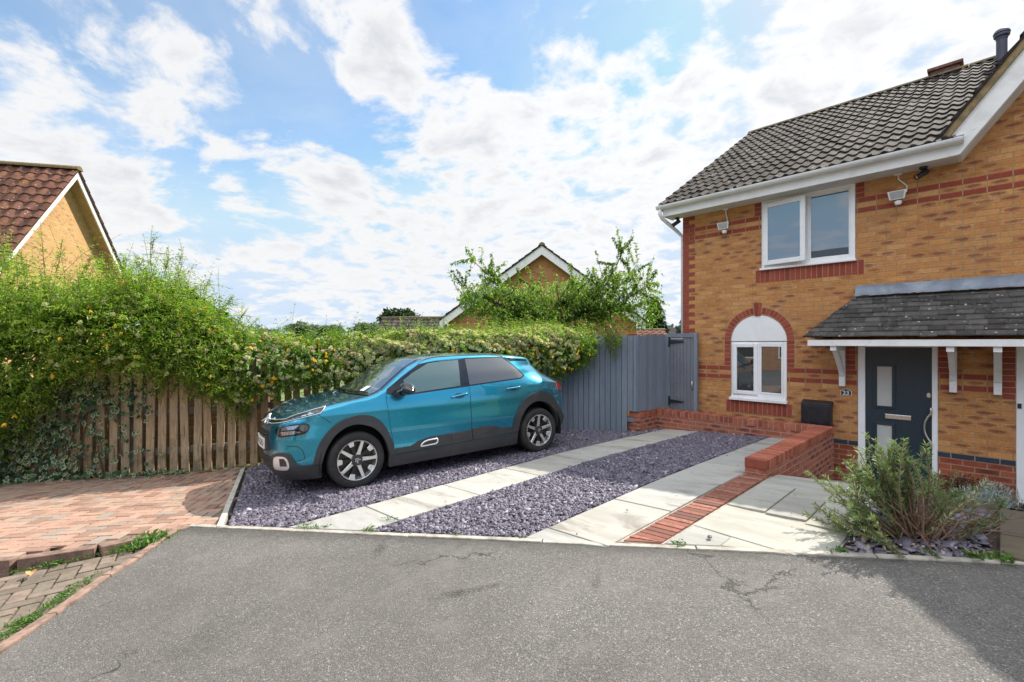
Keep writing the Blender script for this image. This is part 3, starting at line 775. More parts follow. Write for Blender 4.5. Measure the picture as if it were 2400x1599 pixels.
# --- windows
def frame(mb, x0, z0, x1, z1, w, y0, y1):
    mb.box((x0, y0, z0), (x0+w, y1, z1)); mb.box((x1-w, y0, z0), (x1, y1, z1))
    mb.box((x0+w, y0, z0), (x1-w, y1, z0+w)); mb.box((x0+w, y0, z1-w), (x1-w, y1, z1))
def window_upper():
    w = MB(); frame(w, WX0+.004, WZ0+.012, WX1-.004, WZ1-.04, .062, FY-.012, FY+.05)
    xm = -2.10; w.box((xm-.035, FY-.012, WZ0+.074), (xm+.035, FY+.05, WZ1-.102))
    o = w.build('window', M_UPVC, house, bevel=.006)
    MB().box((xm+.035, FY+.012, WZ0+.074), (WX1-.066, FY+.02, WZ1-.1)).build('pane', M_GLASS, o)
    b = MB(); frame(b, xm+.036, WZ0+.075, WX1-.067, WZ1-.103, .018, FY-.002, FY+.014); b.build('glazing_bead', M_UPVC, o, bevel=.004)
    # the open sash, hinged on its left
    hx, hy = WX0+.045, FY-.014; L = (xm+.02) - hx; a = R(7.5); ca, sa = math.cos(a), math.sin(a)
    T = lambda p: (hx + p[0]*ca + p[1]*sa, hy - p[0]*sa + p[1]*ca, p[2])
    s = MB(); z0, z1 = WZ0+.05, WZ1-.10
    frame(s, 0, z0, L, z1, .075, -.045, .0); s.v = [T(p) for p in s.v]
    so = s.build('sash', M_UPVC, o, bevel=.008)
    g = MB().box((.07, -.028, z0+.07), (L-.07, -.020, z1-.07)); g.v = [T(p) for p in g.v]; g.build('pane', M_GLASS, so)
    h = MB().box((L-.085, -.005, 3.42), (L-.005, .0, 3.44)); h.v = [T(p) for p in h.v]; h.build('handle', M_UPVC, so)
    v = MB().box((.12, -.053, z1-.036), (L-.12, -.045, z1-.024)); v.v = [T(p) for p in v.v]; v.build('vent', M_UPVC, so)
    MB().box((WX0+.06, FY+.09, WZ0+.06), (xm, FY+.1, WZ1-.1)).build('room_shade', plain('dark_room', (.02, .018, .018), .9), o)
    MB().box((WX0-.02, FY-.055, WZ0-.022), (WX1+.012, FY+.04, WZ0+.011)).build('sill', M_UPVC, o, bevel=.006)
window_upper()
def window_lower():
    zt = LZS - .012
    w = MB(); frame(w, LX0+.004, LZ0+.075, LX1-.004, zt, .052, FY+.005, FY+.06)
    xm = LXC-.005; w.box((xm-.03, FY+.005, LZ0+.127), (xm+.03, FY+.06, zt-.052))
    o = w.build('window', M_UPVC, house, bevel=.006)
    s = MB(); frame(s, LX0+.042, LZ0+.105, xm+.004, zt-.03, .062, FY-.022, FY+.012); so = s.build('sash', M_UPVC, o, bevel=.008)
    MB().box((LX0+.1, FY-.004, LZ0+.162), (xm-.055, FY+.004, zt-.088)).build('pane', M_GLASS_LOW, so)
    b = MB(); frame(b, xm+.031, LZ0+.128, LX1-.057, zt-.053, .028, FY+.0, FY+.03); b.build('glazing_bead', M_UPVC, o, bevel=.006)
    MB().box((xm+.03, FY+.018, LZ0+.127), (LX1-.056, FY+.026, zt-.052)).build('pane', M_GLASS_LOW, o)
    MB().box((LX0-.015, FY-.06, LZ0-.004), (LX1+.012, FY+.05, LZ0+.045)).box((LX0+.006, FY-.02, LZ0+.045), (LX1-.006, FY+.05, LZ0+.074)).build('sill', M_UPVC, o, bevel=.006)
    pts = [(LXC + (LR-.003)*math.cos(t), FY+.004, LZS + (LR-.003)*math.sin(t)) for t in np.linspace(0, math.pi, 41)]
    MB().prism(pts, (0, .04, 0)).build('arch_panel', M_UPVC, o, bevel=.004)
window_lower()
# --- doors
M_DOOR = None
def door_mat():
    m, nt, b, oc = base_mat('navy_door')
    mp = nt.nodes.new('ShaderNodeMapping'); mp.inputs['Scale'].default_value = (9, 9, 1.3); nt.links.new(oc.k, mp.inputs['Vector'])
    g = noise(nt, E(nt, mp.outputs[0]), 3.2, 6, .6, 1.6); f = ((g * 26.0)._m('SINE') * .5 + .5)
    col = mixc(nt, f * .5, (.014, .030, .045), (.021, .041, .058)); setc(nt, b, 'Base Color', col)
    b.inputs['Roughness'].default_value = .38; bump(nt, b, f, .25, .003); return m
M_DOOR = door_mat()
M_FROST = plain('frosted_glass', (.42, .43, .42), .12, var=.10, scale=2, spec=.6)
def front_door():
    f = MB(); y0, y1 = FY-.004, FY+.07
    f.box((DX0+.002, y0, -.50), (DX0+.088, y1, DZ1)); f.box((DX1-.06, y0, -.50), (DX1-.002, y1, DZ1)); f.box((DX0+.088, y0, DZ1-.045), (DX1-.06, y1, DZ1))
    o = f.build('door_frame', M_UPVC, house, bevel=.006)
    xa, xb = DX0+.092, DX1-.064
    d = MB().box((xa, FY+.022, -.47), (xb, FY+.066, DZ1-.048)).build('door', M_DOOR, house, bevel=.003)
    for z0, z1 in ((.70, 1.345), (-.22, .505)):
        fr = MB(); frame(fr, -1.256, z0, -1.008, z1, .03, FY+.004, FY+.024); frame(fr, -1.238, z0+.018, -1.026, z1-.018, .02, FY-.002, FY+.006)
        fo = fr.build('glazing_frame', M_DOOR, d, bevel=.004)
        MB().box((-1.216, FY+.012, z0+.04), (-1.048, FY+.02, z1-.04)).build('pane', M_FROST, fo)
    MB().box((-1.128, FY+.004, .562), (-.838, FY+.022, .63)).build('letter_plate', M_STEEL, d, bevel=.008)
    MB().lathe([(0, -.012), (.02, -.012), (.026, -.004), (.026, .03)], 16, Matrix.Translation((-.657, FY+.014, .93)) @ Matrix.Scale(1.5, 4, (0, 0, 1))).build('lock', M_STEEL, d, smooth=40)
    r = .30; ts = np.linspace(-1.12, 1.12, 19)
    pts = [(-.42 - r*math.cos(t)*1.0 + .02, FY-.03, .49 + r*math.sin(t)) for t in ts]
    pts = [(pts[0][0], FY+.02, pts[0][2])] + pts + [(pts[-1][0], FY+.02, pts[-1][2])]
    pts = [(min(p[0], -.632), p[1], p[2]) for p in pts]
    MB().tube(pts, .013, 10).build('pull_handle', M_STEEL, d, smooth='all')
    MB().box((DX0+.05, FY-.03, -.53), (DX1-.05, FY+.05, -.475)).build('threshold', M_STEEL, o, bevel=.006)
front_door()
def next_door():
    f = MB(); f.box((NX0+.002, FY-.004, -.42), (NX0+.07, FY+.07, DZ1)); f.box((NX1-.07, FY-.004, -.42), (NX1-.002, FY+.07, DZ1)); f.box((NX0+.07, FY-.004, DZ1-.05), (NX1-.07, FY+.07, DZ1))
    o = f.build('door_frame', M_UPVC, house, bevel=.006)
    d = MB().box((NX0+.074, FY+.02, -.40), (NX1-.074, FY+.065, DZ1-.054)).build('door', M_UPVC, house, bevel=.003)
    MB().box((NX0+.2, FY+.012, .62), (NX1-.2, FY+.019, .68)).build('letter_plate', M_STEEL, d, bevel=.006)
    MB().box((NX0+.012, FY-.022, .84), (NX0+.046, FY-.004, .90)).build('door_bell', M_BLACK, o, bevel=.004)
    MB().box((NX0-.01, FY-.05, -.45), (NX1, FY+.05, -.40)).build('threshold', M_BLACK, o)
next_door()

# --- roof: rows of double-roll tiles, each row lapping over the one below
def tile_mat(name, pal, lichen, la=.5, moss=None):
    m, nt, b, oc = base_mat(name)
    a = nt.nodes.new('ShaderNodeAttribute'); a.attribute_name = 'rnd'
    col = ramp(nt, E(nt, a.outputs['Fac']), [(i/(len(pal)-1), p) for i, p in enumerate(pal)])
    n = noise(nt, oc, 7, 6, .7); col = mixc(nt, n.ss(.4, .7)*.5, col, tuple(v*.5 for v in pal[0]))
    n2 = noise(nt, oc, 16, 5, .7); col = mixc(nt, n2.ss(.56, .7)*la, col, lichen)
    sp = voro(nt, oc, 12, 'Distance'); col = mixc(nt, sp.ss(.20, .10)*noise(nt, oc, 2.5, 4, .6).ss(.42, .58)*.85, col, (.5, .5, .46))
    if moss:
        n3 = noise(nt, oc, 2.2, 5, .65); col = mixc(nt, n3.ss(.54, .68)*moss[1], col, moss[0])
    setc(nt, b, 'Base Color', col); b.inputs['Roughness'].default_value = .92; b.inputs['Specular IOR Level'].default_value = .15
    bump(nt, b, noise(nt, oc, 110, 5, .7), .35, .004); return m
M_TILE = tile_mat('dark_roof_tile', [(.034, .029, .026), (.058, .049, .043), (.088, .075, .066)], (.135, .117, .098), .5)
M_RIDGE = tile_mat('ridge_tile', [(.15, .12, .085), (.20, .16, .11), (.17, .14, .10)], (.36, .27, .10), .7, ((.24, .17, .045), .6))
def pantile_roof(name, m, parent, origin, along, upslope, nrm, length, rake, wave=.15, gauge=.325, amp=.022, seed=1, k=10, keep=None):
    """origin: eaves corner; along / upslope / nrm: unit vectors"""
    g = np.random.default_rng(seed); O, A, U, Nn = (np.array(v, float) for v in (origin, along, upslope, nrm))
    ncol = int(round(length/wave)); rows = int(math.ceil(rake/gauge)); V = []; F = []; T = []; nb = 0
    t = np.linspace(0, 1, k+1)
    prof = np.where(t < .55, np.sin(t/.55*np.pi), -.35*np.sin((t-.55)/.45*np.pi)) * amp
    for r in range(rows):
        u0 = r*gauge; u1 = min(rake, u0+gauge+.03)
        for c in range(ncol):
            if keep and not keep((c+.5)*wave, u0): continue
            j = g.normal(0, .0035, 3); x = (c + t)*wave
            lift0 = .034 + j[0]; lift1 = .008
            lo = O + A*x[:, None] + U*(u0 + j[1]) + Nn*(prof + lift0)[:, None]
            hi = O + A*x[:, None] + U*u1 + Nn*(prof + lift1)[:, None]
            ed = lo - Nn*.026 + U*.002
            v = np.concatenate([ed, lo, hi]); n = k+1
            f = [(i, i+1, n+i+1, n+i) for i in range(k)] + [(n+i, n+i+1, 2*n+i+1, 2*n+i) for i in range(k)]
            V.append(v); F.append(np.array(f)+nb); T.append(np.full(len(v), g.random())); nb += len(v)
    o = fast_mesh(name, np.concatenate(V), np.concatenate(F), m, parent, np.concatenate(T), smooth=True)
    o.data.set_sharp_from_angle(angle=R(45)); return o
EY, EZ0 = 8.06, 4.205; RY, RZ = 12.75, 7.03
sl = Vector((0, RY-EY, RZ-EZ0)); rake = sl.length; sl.normalize(); nn = Vector((0, -sl.z, sl.y))
roof = pantile_roof('roof', M_TILE, house, (-4.42, EY, EZ0), (1, 0, 0), sl, nn, 7.4, rake, keep=lambda x, u: -4.42 + x < -.36 + .478*u*sl.y)
MB().prism([(-4.40, EY+.10, EZ0+.01), (-4.40, RY, RZ-.02), (-4.40, 17.4, EZ0), (-4.40, 17.4, EZ0-.1), (-4.40, RY, RZ-.12), (-4.40, EY+.10, EZ0-.02)], (3.98, 0, 0)).build('roof_deck', M_TILE, roof)
mb = MB(); n = 22
for i in range(n):
    x0 = -4.44 + i*.45; ts = np.linspace(-1.25, 1.25, 9)
    ring = [(.0, RY + .125*math.sin(t), RZ - .055 + .125*math.cos(t)*(.9)) for t in ts]
    a = [(x0+.0, y, z) for _, y, z in ring]; b = [(x0+.44, y, z+.004) for _, y, z in ring]; nv = len(ring)
    mb.poly(a+b, [(j, j+1, nv+j+1, nv+j) for j in range(nv-1)] + [tuple(range(nv)), tuple(range(nv, 2*nv))])
o = mb.build('ridge', M_RIDGE, roof, smooth=50); rnd_islands(o)
MB().box((-.95, RY-.09, RZ+.02), (-.52, RY+.09, RZ+.10)).box((-1.0, RY-.13, RZ+.10), (-.47, RY+.13, RZ+.16)).build('ridge_vent', plain('vent_tile', (.16, .07, .055), .8, var=.3, dirt=((.3, .24, .12), .7)), roof, bevel=.01)
mb = MB().lathe([(.075, -.4), (.075, .30), (.082, .30), (.082, .34), (.105, .345), (.112, .37), (.105, .40), (.118, .405), (.112, .43), (.085, .47), (.05, .485), (0, .49)], 24, Matrix.Translation((.045, 12.45, 6.93)) @ Matrix.Rotation(R(90), 4, 'X'))
mb.build('flue_pipe', plain('flue_plastic', (.065, .065, .10), .5, var=.15), roof, smooth=40)
# verge on the left end
MB().bar((-4.405, EY+.02, EZ0-.055), (-4.405, RY, RZ-.085), .04, .13).build('verge_board', M_WPAINT, house)
# fascia, soffit, gutter
MB().box((-4.36, 8.135, 4.015), (-.36, 8.155, 4.17)).build('fascia', M_WPAINT, house, bevel=.004)
MB().box((-4.36, 8.156, 4.018), (-.36, FY+.002, 4.034)).build('soffit', M_SOFFIT, house)
MB().prism([(-4.37, 8.13, 4.012), (-4.37, FY+.02, 4.012), (-4.37, FY+.02, 4.46), (-4.37, 8.13, 4.20)], (.025, 0, 0)).build('box_end', M_WPAINT, house)
M_GUTTER = plain('gutter_plastic', (.78, .79, .81), .35, var=.04, scale=4, dirt=((.45, .44, .42), .3))
mb = MB(); ts = np.linspace(0, math.pi, 13); pr = [(8.075 - .062*math.cos(t), 4.205 - .062*math.sin(t)) for t in ts]; pr2 = [(8.075 - .055*math.cos(t), 4.205 - .055*math.sin(t)) for t in ts[::-1]]
P = pr + pr2
mb.prism([(-4.46, y, z) for y, z in P], (4.10, 0, 0))
gut = mb.build('gutter', M_GUTTER, house, smooth=40)
for x in (-4.40, -3.10, -1.80, -.55, -.385):
    ts2 = [(8.075 - .068*math.cos(t), 4.207 - .068*math.sin(t)) for t in ts]
    mb = MB(); w = .05 if x not in (-.385,) else .09
    mb.prism([(x, y, z) for y, z in ts2] + [(x, 8.012, 4.222), (x, 8.012, 4.226), (x, 8.14, 4.226)], (w, 0, 0)); mb.build('gutter_bracket', M_GUTTER, gut, smooth=40)
MB().tube([(-4.40, 8.075, 4.15), (-4.40, 8.075, 4.06), (-4.39, 8.14, 3.99), (-4.30, 8.55, 3.80), (-4.21, 8.60, 3.68), (-4.21, 8.60, 0)], .034, 12).build('downpipe', M_GUTTER, house, smooth='all')
# projecting gable on the right: barge board, verge and its roof
gx0, gz0, gs = -.338, 4.02, 1.317
ga = Vector((1, 0, gs)).normalized(); gn = Vector((-ga.z, 0, ga.x))
def along(p, s, h, y): q = Vector((gx0, 0, gz0)) + ga*s + gn*h; return (q.x, y, q.z)
apx = (2.3 - gx0)/ga.x
mb = MB().prism([(gx0, 8.13, gz0), along(0, apx, 0, 8.13), along(0, apx+.05, .215, 8.13), along(0, .10, .215, 8.13), (gx0-.10, 8.13, gz0+.17), (gx0-.10, 8.13, gz0)], (0, .03, 0))
mb.prism([(2*2.3-gx0, 8.131, gz0)] + [(4.6-p[0], 8.131, p[2]) for p in (along(0, apx, 0, 0), along(0, apx+.05, .215, 0), along(0, .1, .215, 0))], (0, .03, 0))
mb.build('barge_board', M_WPAINT, house)
MB().prism([(gx0+.01, 8.16, gz0+.004), along(0, apx, -.005, 8.16), along(0, apx, .01, 8.16), (gx0, 8.16, gz0+.02)], (0, .33, 0)).build('gable_soffit', M_SOFFIT, house)
MB().box((gx0-.10, 8.16, gz0), (gx0+.012, FY+.003, gz0+.015)).build('box_end', M_WPAINT, house)
mb = MB().prism([along(0, .06, .215, 8.09), along(0, apx+.3, .215, 8.09), along(0, apx+.3, .285, 8.09), along(0, .02, .285, 8.09)], (0, .12, 0))
mb.build('verge', plain('verge_mortar', (.24, .175, .09), .95, var=.3, scale=9, bmp=.5, dirt=((.10, .08, .05), .7)), house)
mb = MB()
for i in range(22):
    s = .0 + i*.325
    mb.prism([along(0, s, .286, 8.07), along(0, s+.33, .286, 8.07), along(0, s+.33, .302, 8.07), along(0, s-.012, .335, 8.07)], (0, .3, 0))
mb.build('verge_tiles', M_TILE, house)
top = along(0, apx+.25, .28, 0)
mb = MB()
mb.prism([along(0, .0, .24, 8.2), (2.3, 8.2, top[2]), (4.6-gx0+.1, 8.2, gz0), (4.6-gx0, 8.2, gz0-.06), (2.3, 8.2, top[2]-.14), along(0, .0, .20, 8.2)], (0, 5.5, 0))
mb.build('gable_roof', M_TILE, house)

# --- tiled canopy over the doors
PZ, PY = 1.735, 7.84
M_PTILE = tile_mat('plain_tile', [(.055, .053, .052), (.085, .081, .078), (.12, .112, .104)], (.21, .19, .15), .6)
canopy = empty('canopy', (-.9, FY, 1.7)); canopy.parent = house; canopy.matrix_parent_inverse = house.matrix_basis.inverted()
def canopy_roof():
    g = np.random.default_rng(11); mb = MB(); rows = 9; T = []
    for r in range(rows):
        f0, f1 = r/rows, (r+1.25)/rows
        y0, y1 = PY + (FY-PY)*f0, PY + (FY-PY)*min(1, f1); z0, z1 = PZ + .60*f0, PZ + .60*min(1, f1)
        xl = -1.985 + .54*f0; xl1 = -1.985 + .54*min(1, f1)
        x = xl - g.uniform(0, .1) + .13
        xs = [xl] + list(np.arange(x + (r % 2)*.085, 1.9, .168))
        for a, b in zip(xs, xs[1:]):
            if b <= xl + .01: continue
            a = max(a, xl); j = g.normal(0, .0045); th = .014
            a1 = max(a, xl1)
            q = [(a+.0015, y0-.012, z0+.014+j), (b-.0015, y0-.012, z0+.014+j*.6), (b-.0015, y1, z1-.002), (a1+.0015, y1, z1-.002)]
            mb.prism([(p[0], p[1], p[2]-th) for p in q], (0, 0, th))
        # hip end on the left
        y0h = PY + (FY-PY)*f0; ys = [y0h]
        while ys[-1] < FY-.02: ys.append(min(FY, ys[-1]+.168))
        for a, b in zip(ys, ys[1:]):
            j = g.normal(0, .004); e0 = -1.985 + .54*f0 - .012; e1 = -1.985 + .54*min(1, f1)
            q = [(e0, a, z0+.012+j), (e1, max(a, min(b, a+(FY-PY)/rows)) if a == y0h else a, z1-.002), (e1, b, z1-.002), (e0, b, z0+.012+j)]
            mb.prism([(p[0], p[1], p[2]-.014) for p in q], (0, 0, .014))
    o = mb.build('roof', M_PTILE, canopy); rnd_islands(o, 3); return o
cr = canopy_roof()
# stepped lead up the left hip, lead apron along the wall
mb = MB()
for i in range(8):
    f = i/9 + .10; x = -1.985 + .54*f; z = PZ + .60*f
    mb.prism([(x-.03, FY-.018, z-.02), (x+.20, FY-.018, z+.01), (x+.20, FY-.018, z+.08), (x+.03, FY-.018, z+.072)], (0, .016, 0))
mb.build('step_flashing', M_LEAD, cr)
g = np.random.default_rng(4); mb = MB(); xs = np.linspace(-1.47, 1.9, 40)
for a, b in zip(xs, xs[1:]):
    ja, jb = (g.normal(0, .004) for _ in range(2))
    mb.poly([(a, FY-.012, 2.49), (b, FY-.012, 2.49), (b, FY-.02+jb*.5, 2.405), (a, FY-.02+ja*.5, 2.405), (b, FY-.085, 2.335+jb), (a, FY-.085, 2.335+ja)], [(0, 1, 2, 3), (3, 2, 4, 5)])
mb.build('lead_flashing', M_LEAD, cr, weld=True, smooth=70)
MB().box((-1.935, 7.852, 1.603), (1.9, 7.872, 1.688)).box((-1.935, 7.873, 1.603), (-1.915, FY, 1.688)).build('fascia', M_WPAINT, canopy, bevel=.003)
MB().box((-1.914, 7.873, 1.606), (1.9, FY-.006, 1.618)).build('ceiling_board', M_WPAINT, canopy)
def bracket(x):
    o = MB().box((x-.037, FY-.075, .995), (x+.037, FY-.002, 1.603)).build('bracket', M_WPAINT, canopy, bevel=.004)
    mb = MB(); n = 9; pts = []
    for i in range(n):
        t = i/(n-1); pts.append((x, FY-.06 - .50*t**1.15, 1.17 + .43*t**.9))
    for a, b in zip(pts, pts[1:]): mb.bar(a, b, .062, .075)
    mb.build('strut', M_WPAINT, o)
    MB().box((x-.037, 7.88, 1.535), (x+.037, FY-.076, 1.602)).build('arm', M_WPAINT, o, bevel=.004)
    MB().lathe([(0, -.008), (.009, -.007), (.012, 0)], 10, Matrix.Translation((x, FY-.076, 1.06))).build('bolt', M_WPAINT, o)
for x in (-1.625, -.411, -.004): bracket(x)
# ------------------------------------------------------------------ things on the facade
def floodlight(loc, label):
    x, z = loc; o = empty('floodlight', (x, FY, z), label, 'floodlight', 'white floodlights under the eaves')
    MB().box((x-.04, FY-.05, z+.30), (x+.04, FY-.002, z+.42)).build('junction_box', M_WPAINT, o, bevel=.006)
    k = 1 if x > -2 else .3
    MB().tube([(x, FY-.03, z+.30), (x+.005, FY-.03, z+.24), (x+.05*k, FY-.03, z+.19), (x+.095*k, FY-.03, z+.13), (x+.09*k, FY-.03, z+.05), (x+.05*k, FY-.04, z+.02)], .008, 8).build('cable', M_WPAINT, o, smooth='all')
    q = [(x-.085, FY-.14, z-.06), (x+.085, FY-.14, z-.06), (x+.105, FY-.17, z+.055), (x-.105, FY-.17, z+.055)]
    h = MB().poly(q + [(x-.05, FY-.05, z-.04), (x+.05, FY-.05, z-.04), (x+.06, FY-.06, z+.04), (x-.06, FY-.06, z+.04)], [(0,1,2,3), (7,6,5,4), (0,4,5,1), (1,5,6,2), (2,6,7,3), (3,7,4,0)]).build('lamp_housing', M_WPAINT, o, bevel=.008)
    q2 = [(p[0]*1.0 + (x-p[0])*.22, p[1]-.003, p[2] + (z-p[2])*.22) for p in q]
    MB().prism(q2, (0, -.004, 0)).build('lens', plain('lamp_glass', (.36, .38, .38), .15, var=.1), h)
    MB().bar((x, FY, z), (x, FY-.08, z), .03, .03).build('arm', M_WPAINT, o)
    MB().lathe([(0, -.05), (.03, -.045), (.042, -.02), (.042, .0), (.02, .012), (0, .012)], 16, Matrix.Translation((x+.01, FY-.11, z-.085)) @ Matrix.Rotation(R(90), 4, 'X')).build('motion_sensor', M_WPAINT, o, smooth=40)
floodlight((-3.345, 3.70), 'white floodlight left of the upstairs window, near the end of the house')
floodlight((-.975, 3.70), 'white floodlight with a looping cable, right of the upstairs window')
def camera_thing(x, y, z, ang, label):
    o = empty('security_camera', (x, y, z), label, 'camera', 'black security cameras under the eaves')
    MB().lathe([(0, 0), (.045, 0), (.042, .025), (.02, .035), (0, .036)], 16, Matrix.Translation((x, y, z)) @ Matrix.Rotation(R(-90), 4, 'X')).build('mount', M_BLACK, o, smooth=40)
    MB().tube([(x, y, z-.03), (x+.005, y-.01, z-.075)], .016, 8).build('arm', M_BLACK, o)
    d = Vector((math.sin(ang)*.8, -math.cos(ang)*.8, -.5)).normalized(); p = Vector((x, y, z-.085))
    Mx = Matrix.Translation(p) @ d.to_track_quat('Y', 'Z').to_matrix().to_4x4()
    b = MB().lathe([(0, -.06), (.03, -.06), (.036, -.045), (.036, .085), (.040, .085), (.040, .10), (.03, .10)], 20, Mx).build('camera_body', M_BLACK, o, smooth=40)
    MB().lathe([(0, .09), (.028, .092), (.03, .094)], 16, Mx).build('lens', M_GLASS_LOW, b)
camera_thing(-.70, 8.36, 4.017, -.9, 'black security camera under the eaves, right of the looping cable floodlight')
camera_thing(-4.22, 8.40, 4.017, -1.2, 'black security camera at the left corner of the house under the eaves')
# house number
M_PLATE = plain('plate_navy', (.018, .025, .05), .35, var=.1); M_CREAM = plain('plate_cream', (.70, .70, .66), .5, var=.05)
o = empty('house_number', (-1.585, FY, .90), 'dark arched plate reading 23 on the brickwork left of the door', 'sign')
def plate_outline(k): return [(-.07*k, -.05*k), (.07*k, -.05*k), (.07*k, .018*k)] + [(.05*k*math.cos(t)*1.0, .018*k + .034*k*math.sin(t)) for t in np.linspace(.15, math.pi-.15, 9)] + [(-.07*k, .018*k)]
MB().prism([(-1.585+a, FY-.012, .905+b) for a, b in plate_outline(1)], (0, .012, 0)).build('plate', M_CREAM, o)
MB().prism([(-1.585+a, FY-.014, .905+b) for a, b in plate_outline(.9)], (0, .004, 0)).build('plate_face', M_PLATE, o)
def text_mesh(name, txt, size, M, m, parent, depth=.002):
    c = bpy.data.curves.new('lettering', 'FONT'); c.body = txt; c.size = size; c.align_x = 'CENTER'; c.align_y = 'CENTER'; c.extrude = depth; c.offset = size*.012
    t = bpy.data.objects.new('lettering', c); COL.objects.link(t)
    bpy.context.view_layer.update()
    me = bpy.data.meshes.new_from_object(t.evaluated_get(bpy.context.evaluated_depsgraph_get())); me.name = name
    bpy.data.objects.remove(t); bpy.data.curves.remove(c)
    me.transform(M); me.materials.clear(); me.materials.append(m)
    ob = bpy.data.objects.new(name, me); link(ob); child_world(ob, parent); return ob
text_mesh('lettering', '23', .085, Matrix.Translation((-1.585, FY-.016, .892)) @ Matrix.Rotation(R(90), 4, 'X'), M_CREAM, o)
# meter box
o = empty('meter_box', (-1.95, FY, .3), 'black plastic meter box on the wall behind the low brick wall', 'meter box')
MB().box((-2.15, FY-.13, .10), (-1.75, FY-.002, .715)).prism([(-2.155, FY-.14, .70), (-2.155, FY-.002, .755), (-2.155, FY-.002, .70)], (.41, 0, 0)).build('box', M_BLACK, o, bevel=.012)
MB().box((-2.13, FY-.142, .12), (-1.77, FY-.132, .68)).build('door', plain('black_gloss_plastic', (.014, .016, .024), .25, var=.2), o, bevel=.006)

# ------------------------------------------------------------------ low brick garden wall
M_GWALL = brick_mat('garden_brick', [(.30, .085, .05), (.40, .13, .08), (.35, .10, .06), (.42, .15, .095)], (.34, .28, .22), z0=.36-.1025-.075*8, x0=.02, burnt=(.07, .035, .035), bamt=.42, joint=.006)
M_COPE = attr_mat('coping_brick', [(0, (.24, .06, .038)), (.5, (.36, .105, .06)), (1, (.44, .15, .085))], .85, mott=.45, mscale=18, bmp=.5)
GW = empty('garden_wall', (-1.8, 8.1, .1), 'low red brick wall with brick on edge top, bending round the slate drive', 'wall')
ZT = .405; ZB = ZT - .105
wl = MB()
wl.box((-1.905, 5.33, -.72), (-1.69, 8.25, ZB)); wl.box((-4.44, 8.035, -.3), (-1.906, 8.25, ZB)); wl.box((-4.72, 7.435, -.3), (-4.441, 8.25, ZB))
wl.build('wall', M_GWALL, GW, bevel=.003)
mb = MB(); back = MB()
def cope(p, d, n, s, w=.215):
    d = Vector(d); nrm = Vector((-d.y, d.x, 0)); p = Vector(p)
    for i in range(int(n)):
        a = p + d*(i*s+.0045); b = p + d*((i+1)*s-.0045); j = random.uniform(-.002, .003)
        mb.prism([(q.x, q.y, ZB+.003) for q in (a-nrm*.002, b-nrm*.002, b+nrm*(w+.002), a+nrm*(w+.002))], (0, 0, .1+j))
    a, b = p + d*.004, p + d*(n*s-.004)
    back.prism([(q.x, q.y, ZB) for q in (a+nrm*.004, b+nrm*.004, b+nrm*(w-.004), a+nrm*(w-.004))], (0, 0, .097))
cope((-1.69, 5.325+.103, 0), (0, 1, 0), 37, .0762); 
mb.box((-1.907, 5.327, ZB+.003), (-1.688, 5.424, ZT-.001))
cope((-4.44, 8.035, 0), (1, 0, 0), 33, .0768); cope((-4.441, 7.435+.103, 0), (0, 1, 0), 9, .0765); mb.box((-4.657, 7.432, ZB+.003), (-4.439, 7.53, ZT-.001))
o = mb.build('coping', M_COPE, GW, bevel=.006); rnd_islands(o, 9)
back.build('mortar', M_MORTAR, o)

# ------------------------------------------------------------------ grey feather-edge fence and gate
def grey_mat():
    m, nt, b, oc = base_mat('grey_fence_paint')
    mp = nt.nodes.new('ShaderNodeMapping'); mp.inputs['Scale'].default_value = (14, 14, 1.2); nt.links.new(oc.k, mp.inputs['Vector'])
    g = noise(nt, E(nt, mp.outputs[0]), 2.0, 6, .65, .5); a = nt.nodes.new('ShaderNodeAttribute'); a.attribute_name = 'rnd'
    col = ramp(nt, E(nt, a.outputs['Fac']), [(0, (.145, .175, .225)), (1, (.215, .245, .295))])
    col = mixc(nt, g.ss(.35, .7)*.45, col, (.10, .12, .155)); col = mixc(nt, noise(nt, oc, 6, 5, .7).ss(.6, .75)*.35, col, (.05, .06, .08))
    setc(nt, b, 'Base Color', col); b.inputs['Roughness'].default_value = .7; bump(nt, b, g, .35, .004); return m
M_GREY = grey_mat()
GF = empty('grey_fence', (-4.46, 7.43, 0), 'grey painted close board fence behind the car with clematis over its corner', 'fence')
def boards(p, q, zb0, zb1, zt0, zt1, w=.1, name='boards', side=-1, parent=None):
    p, q = Vector((*p, 0)), Vector((*q, 0)); d = (q-p); L = d.length; d.normalize(); nrm = Vector((d.y, -d.x, 0))*side*-1
    n = max(1, int(round(L/w))); w = L/n; mb = MB(); g = np.random.default_rng(3)
    for i in range(n):
        a = p + d*(i*w+.003); b = p + d*((i+1)*w-.004); t = (i+.5)/n; zb = zb0+(zb1-zb0)*t + g.normal(0, .004); zt = zt0+(zt1-zt0)*t + g.normal(0, .003)
        mb.poly([(*(a+nrm*.004).xy, zb), (*(b+nrm*.016).xy, zb), (*(b-nrm*.002).xy, zb), (*(a-nrm*.002).xy, zb), (*(a+nrm*.004).xy, zt), (*(b+nrm*.016).xy, zt), (*(b-nrm*.002).xy, zt), (*(a-nrm*.002).xy, zt)],
                [(0,3,2,1), (4,5,6,7), (0,1,5,4), (1,2,6,5), (2,3,7,6), (3,0,4,7)])
    MB().prism([(*(q_).xy, zb0+.02) for q_ in (p - nrm*.004, q - nrm*.004, q - nrm*.010, p - nrm*.010)], (0, 0, min(zt0, zt1)-zb0-.03)).build('gap_shade', M_BLACK, parent)  # black sheet behind the boards, standing in for the shade in their gaps
    o = mb.build(name, M_GREY, parent); rnd_islands(o, 6); return o
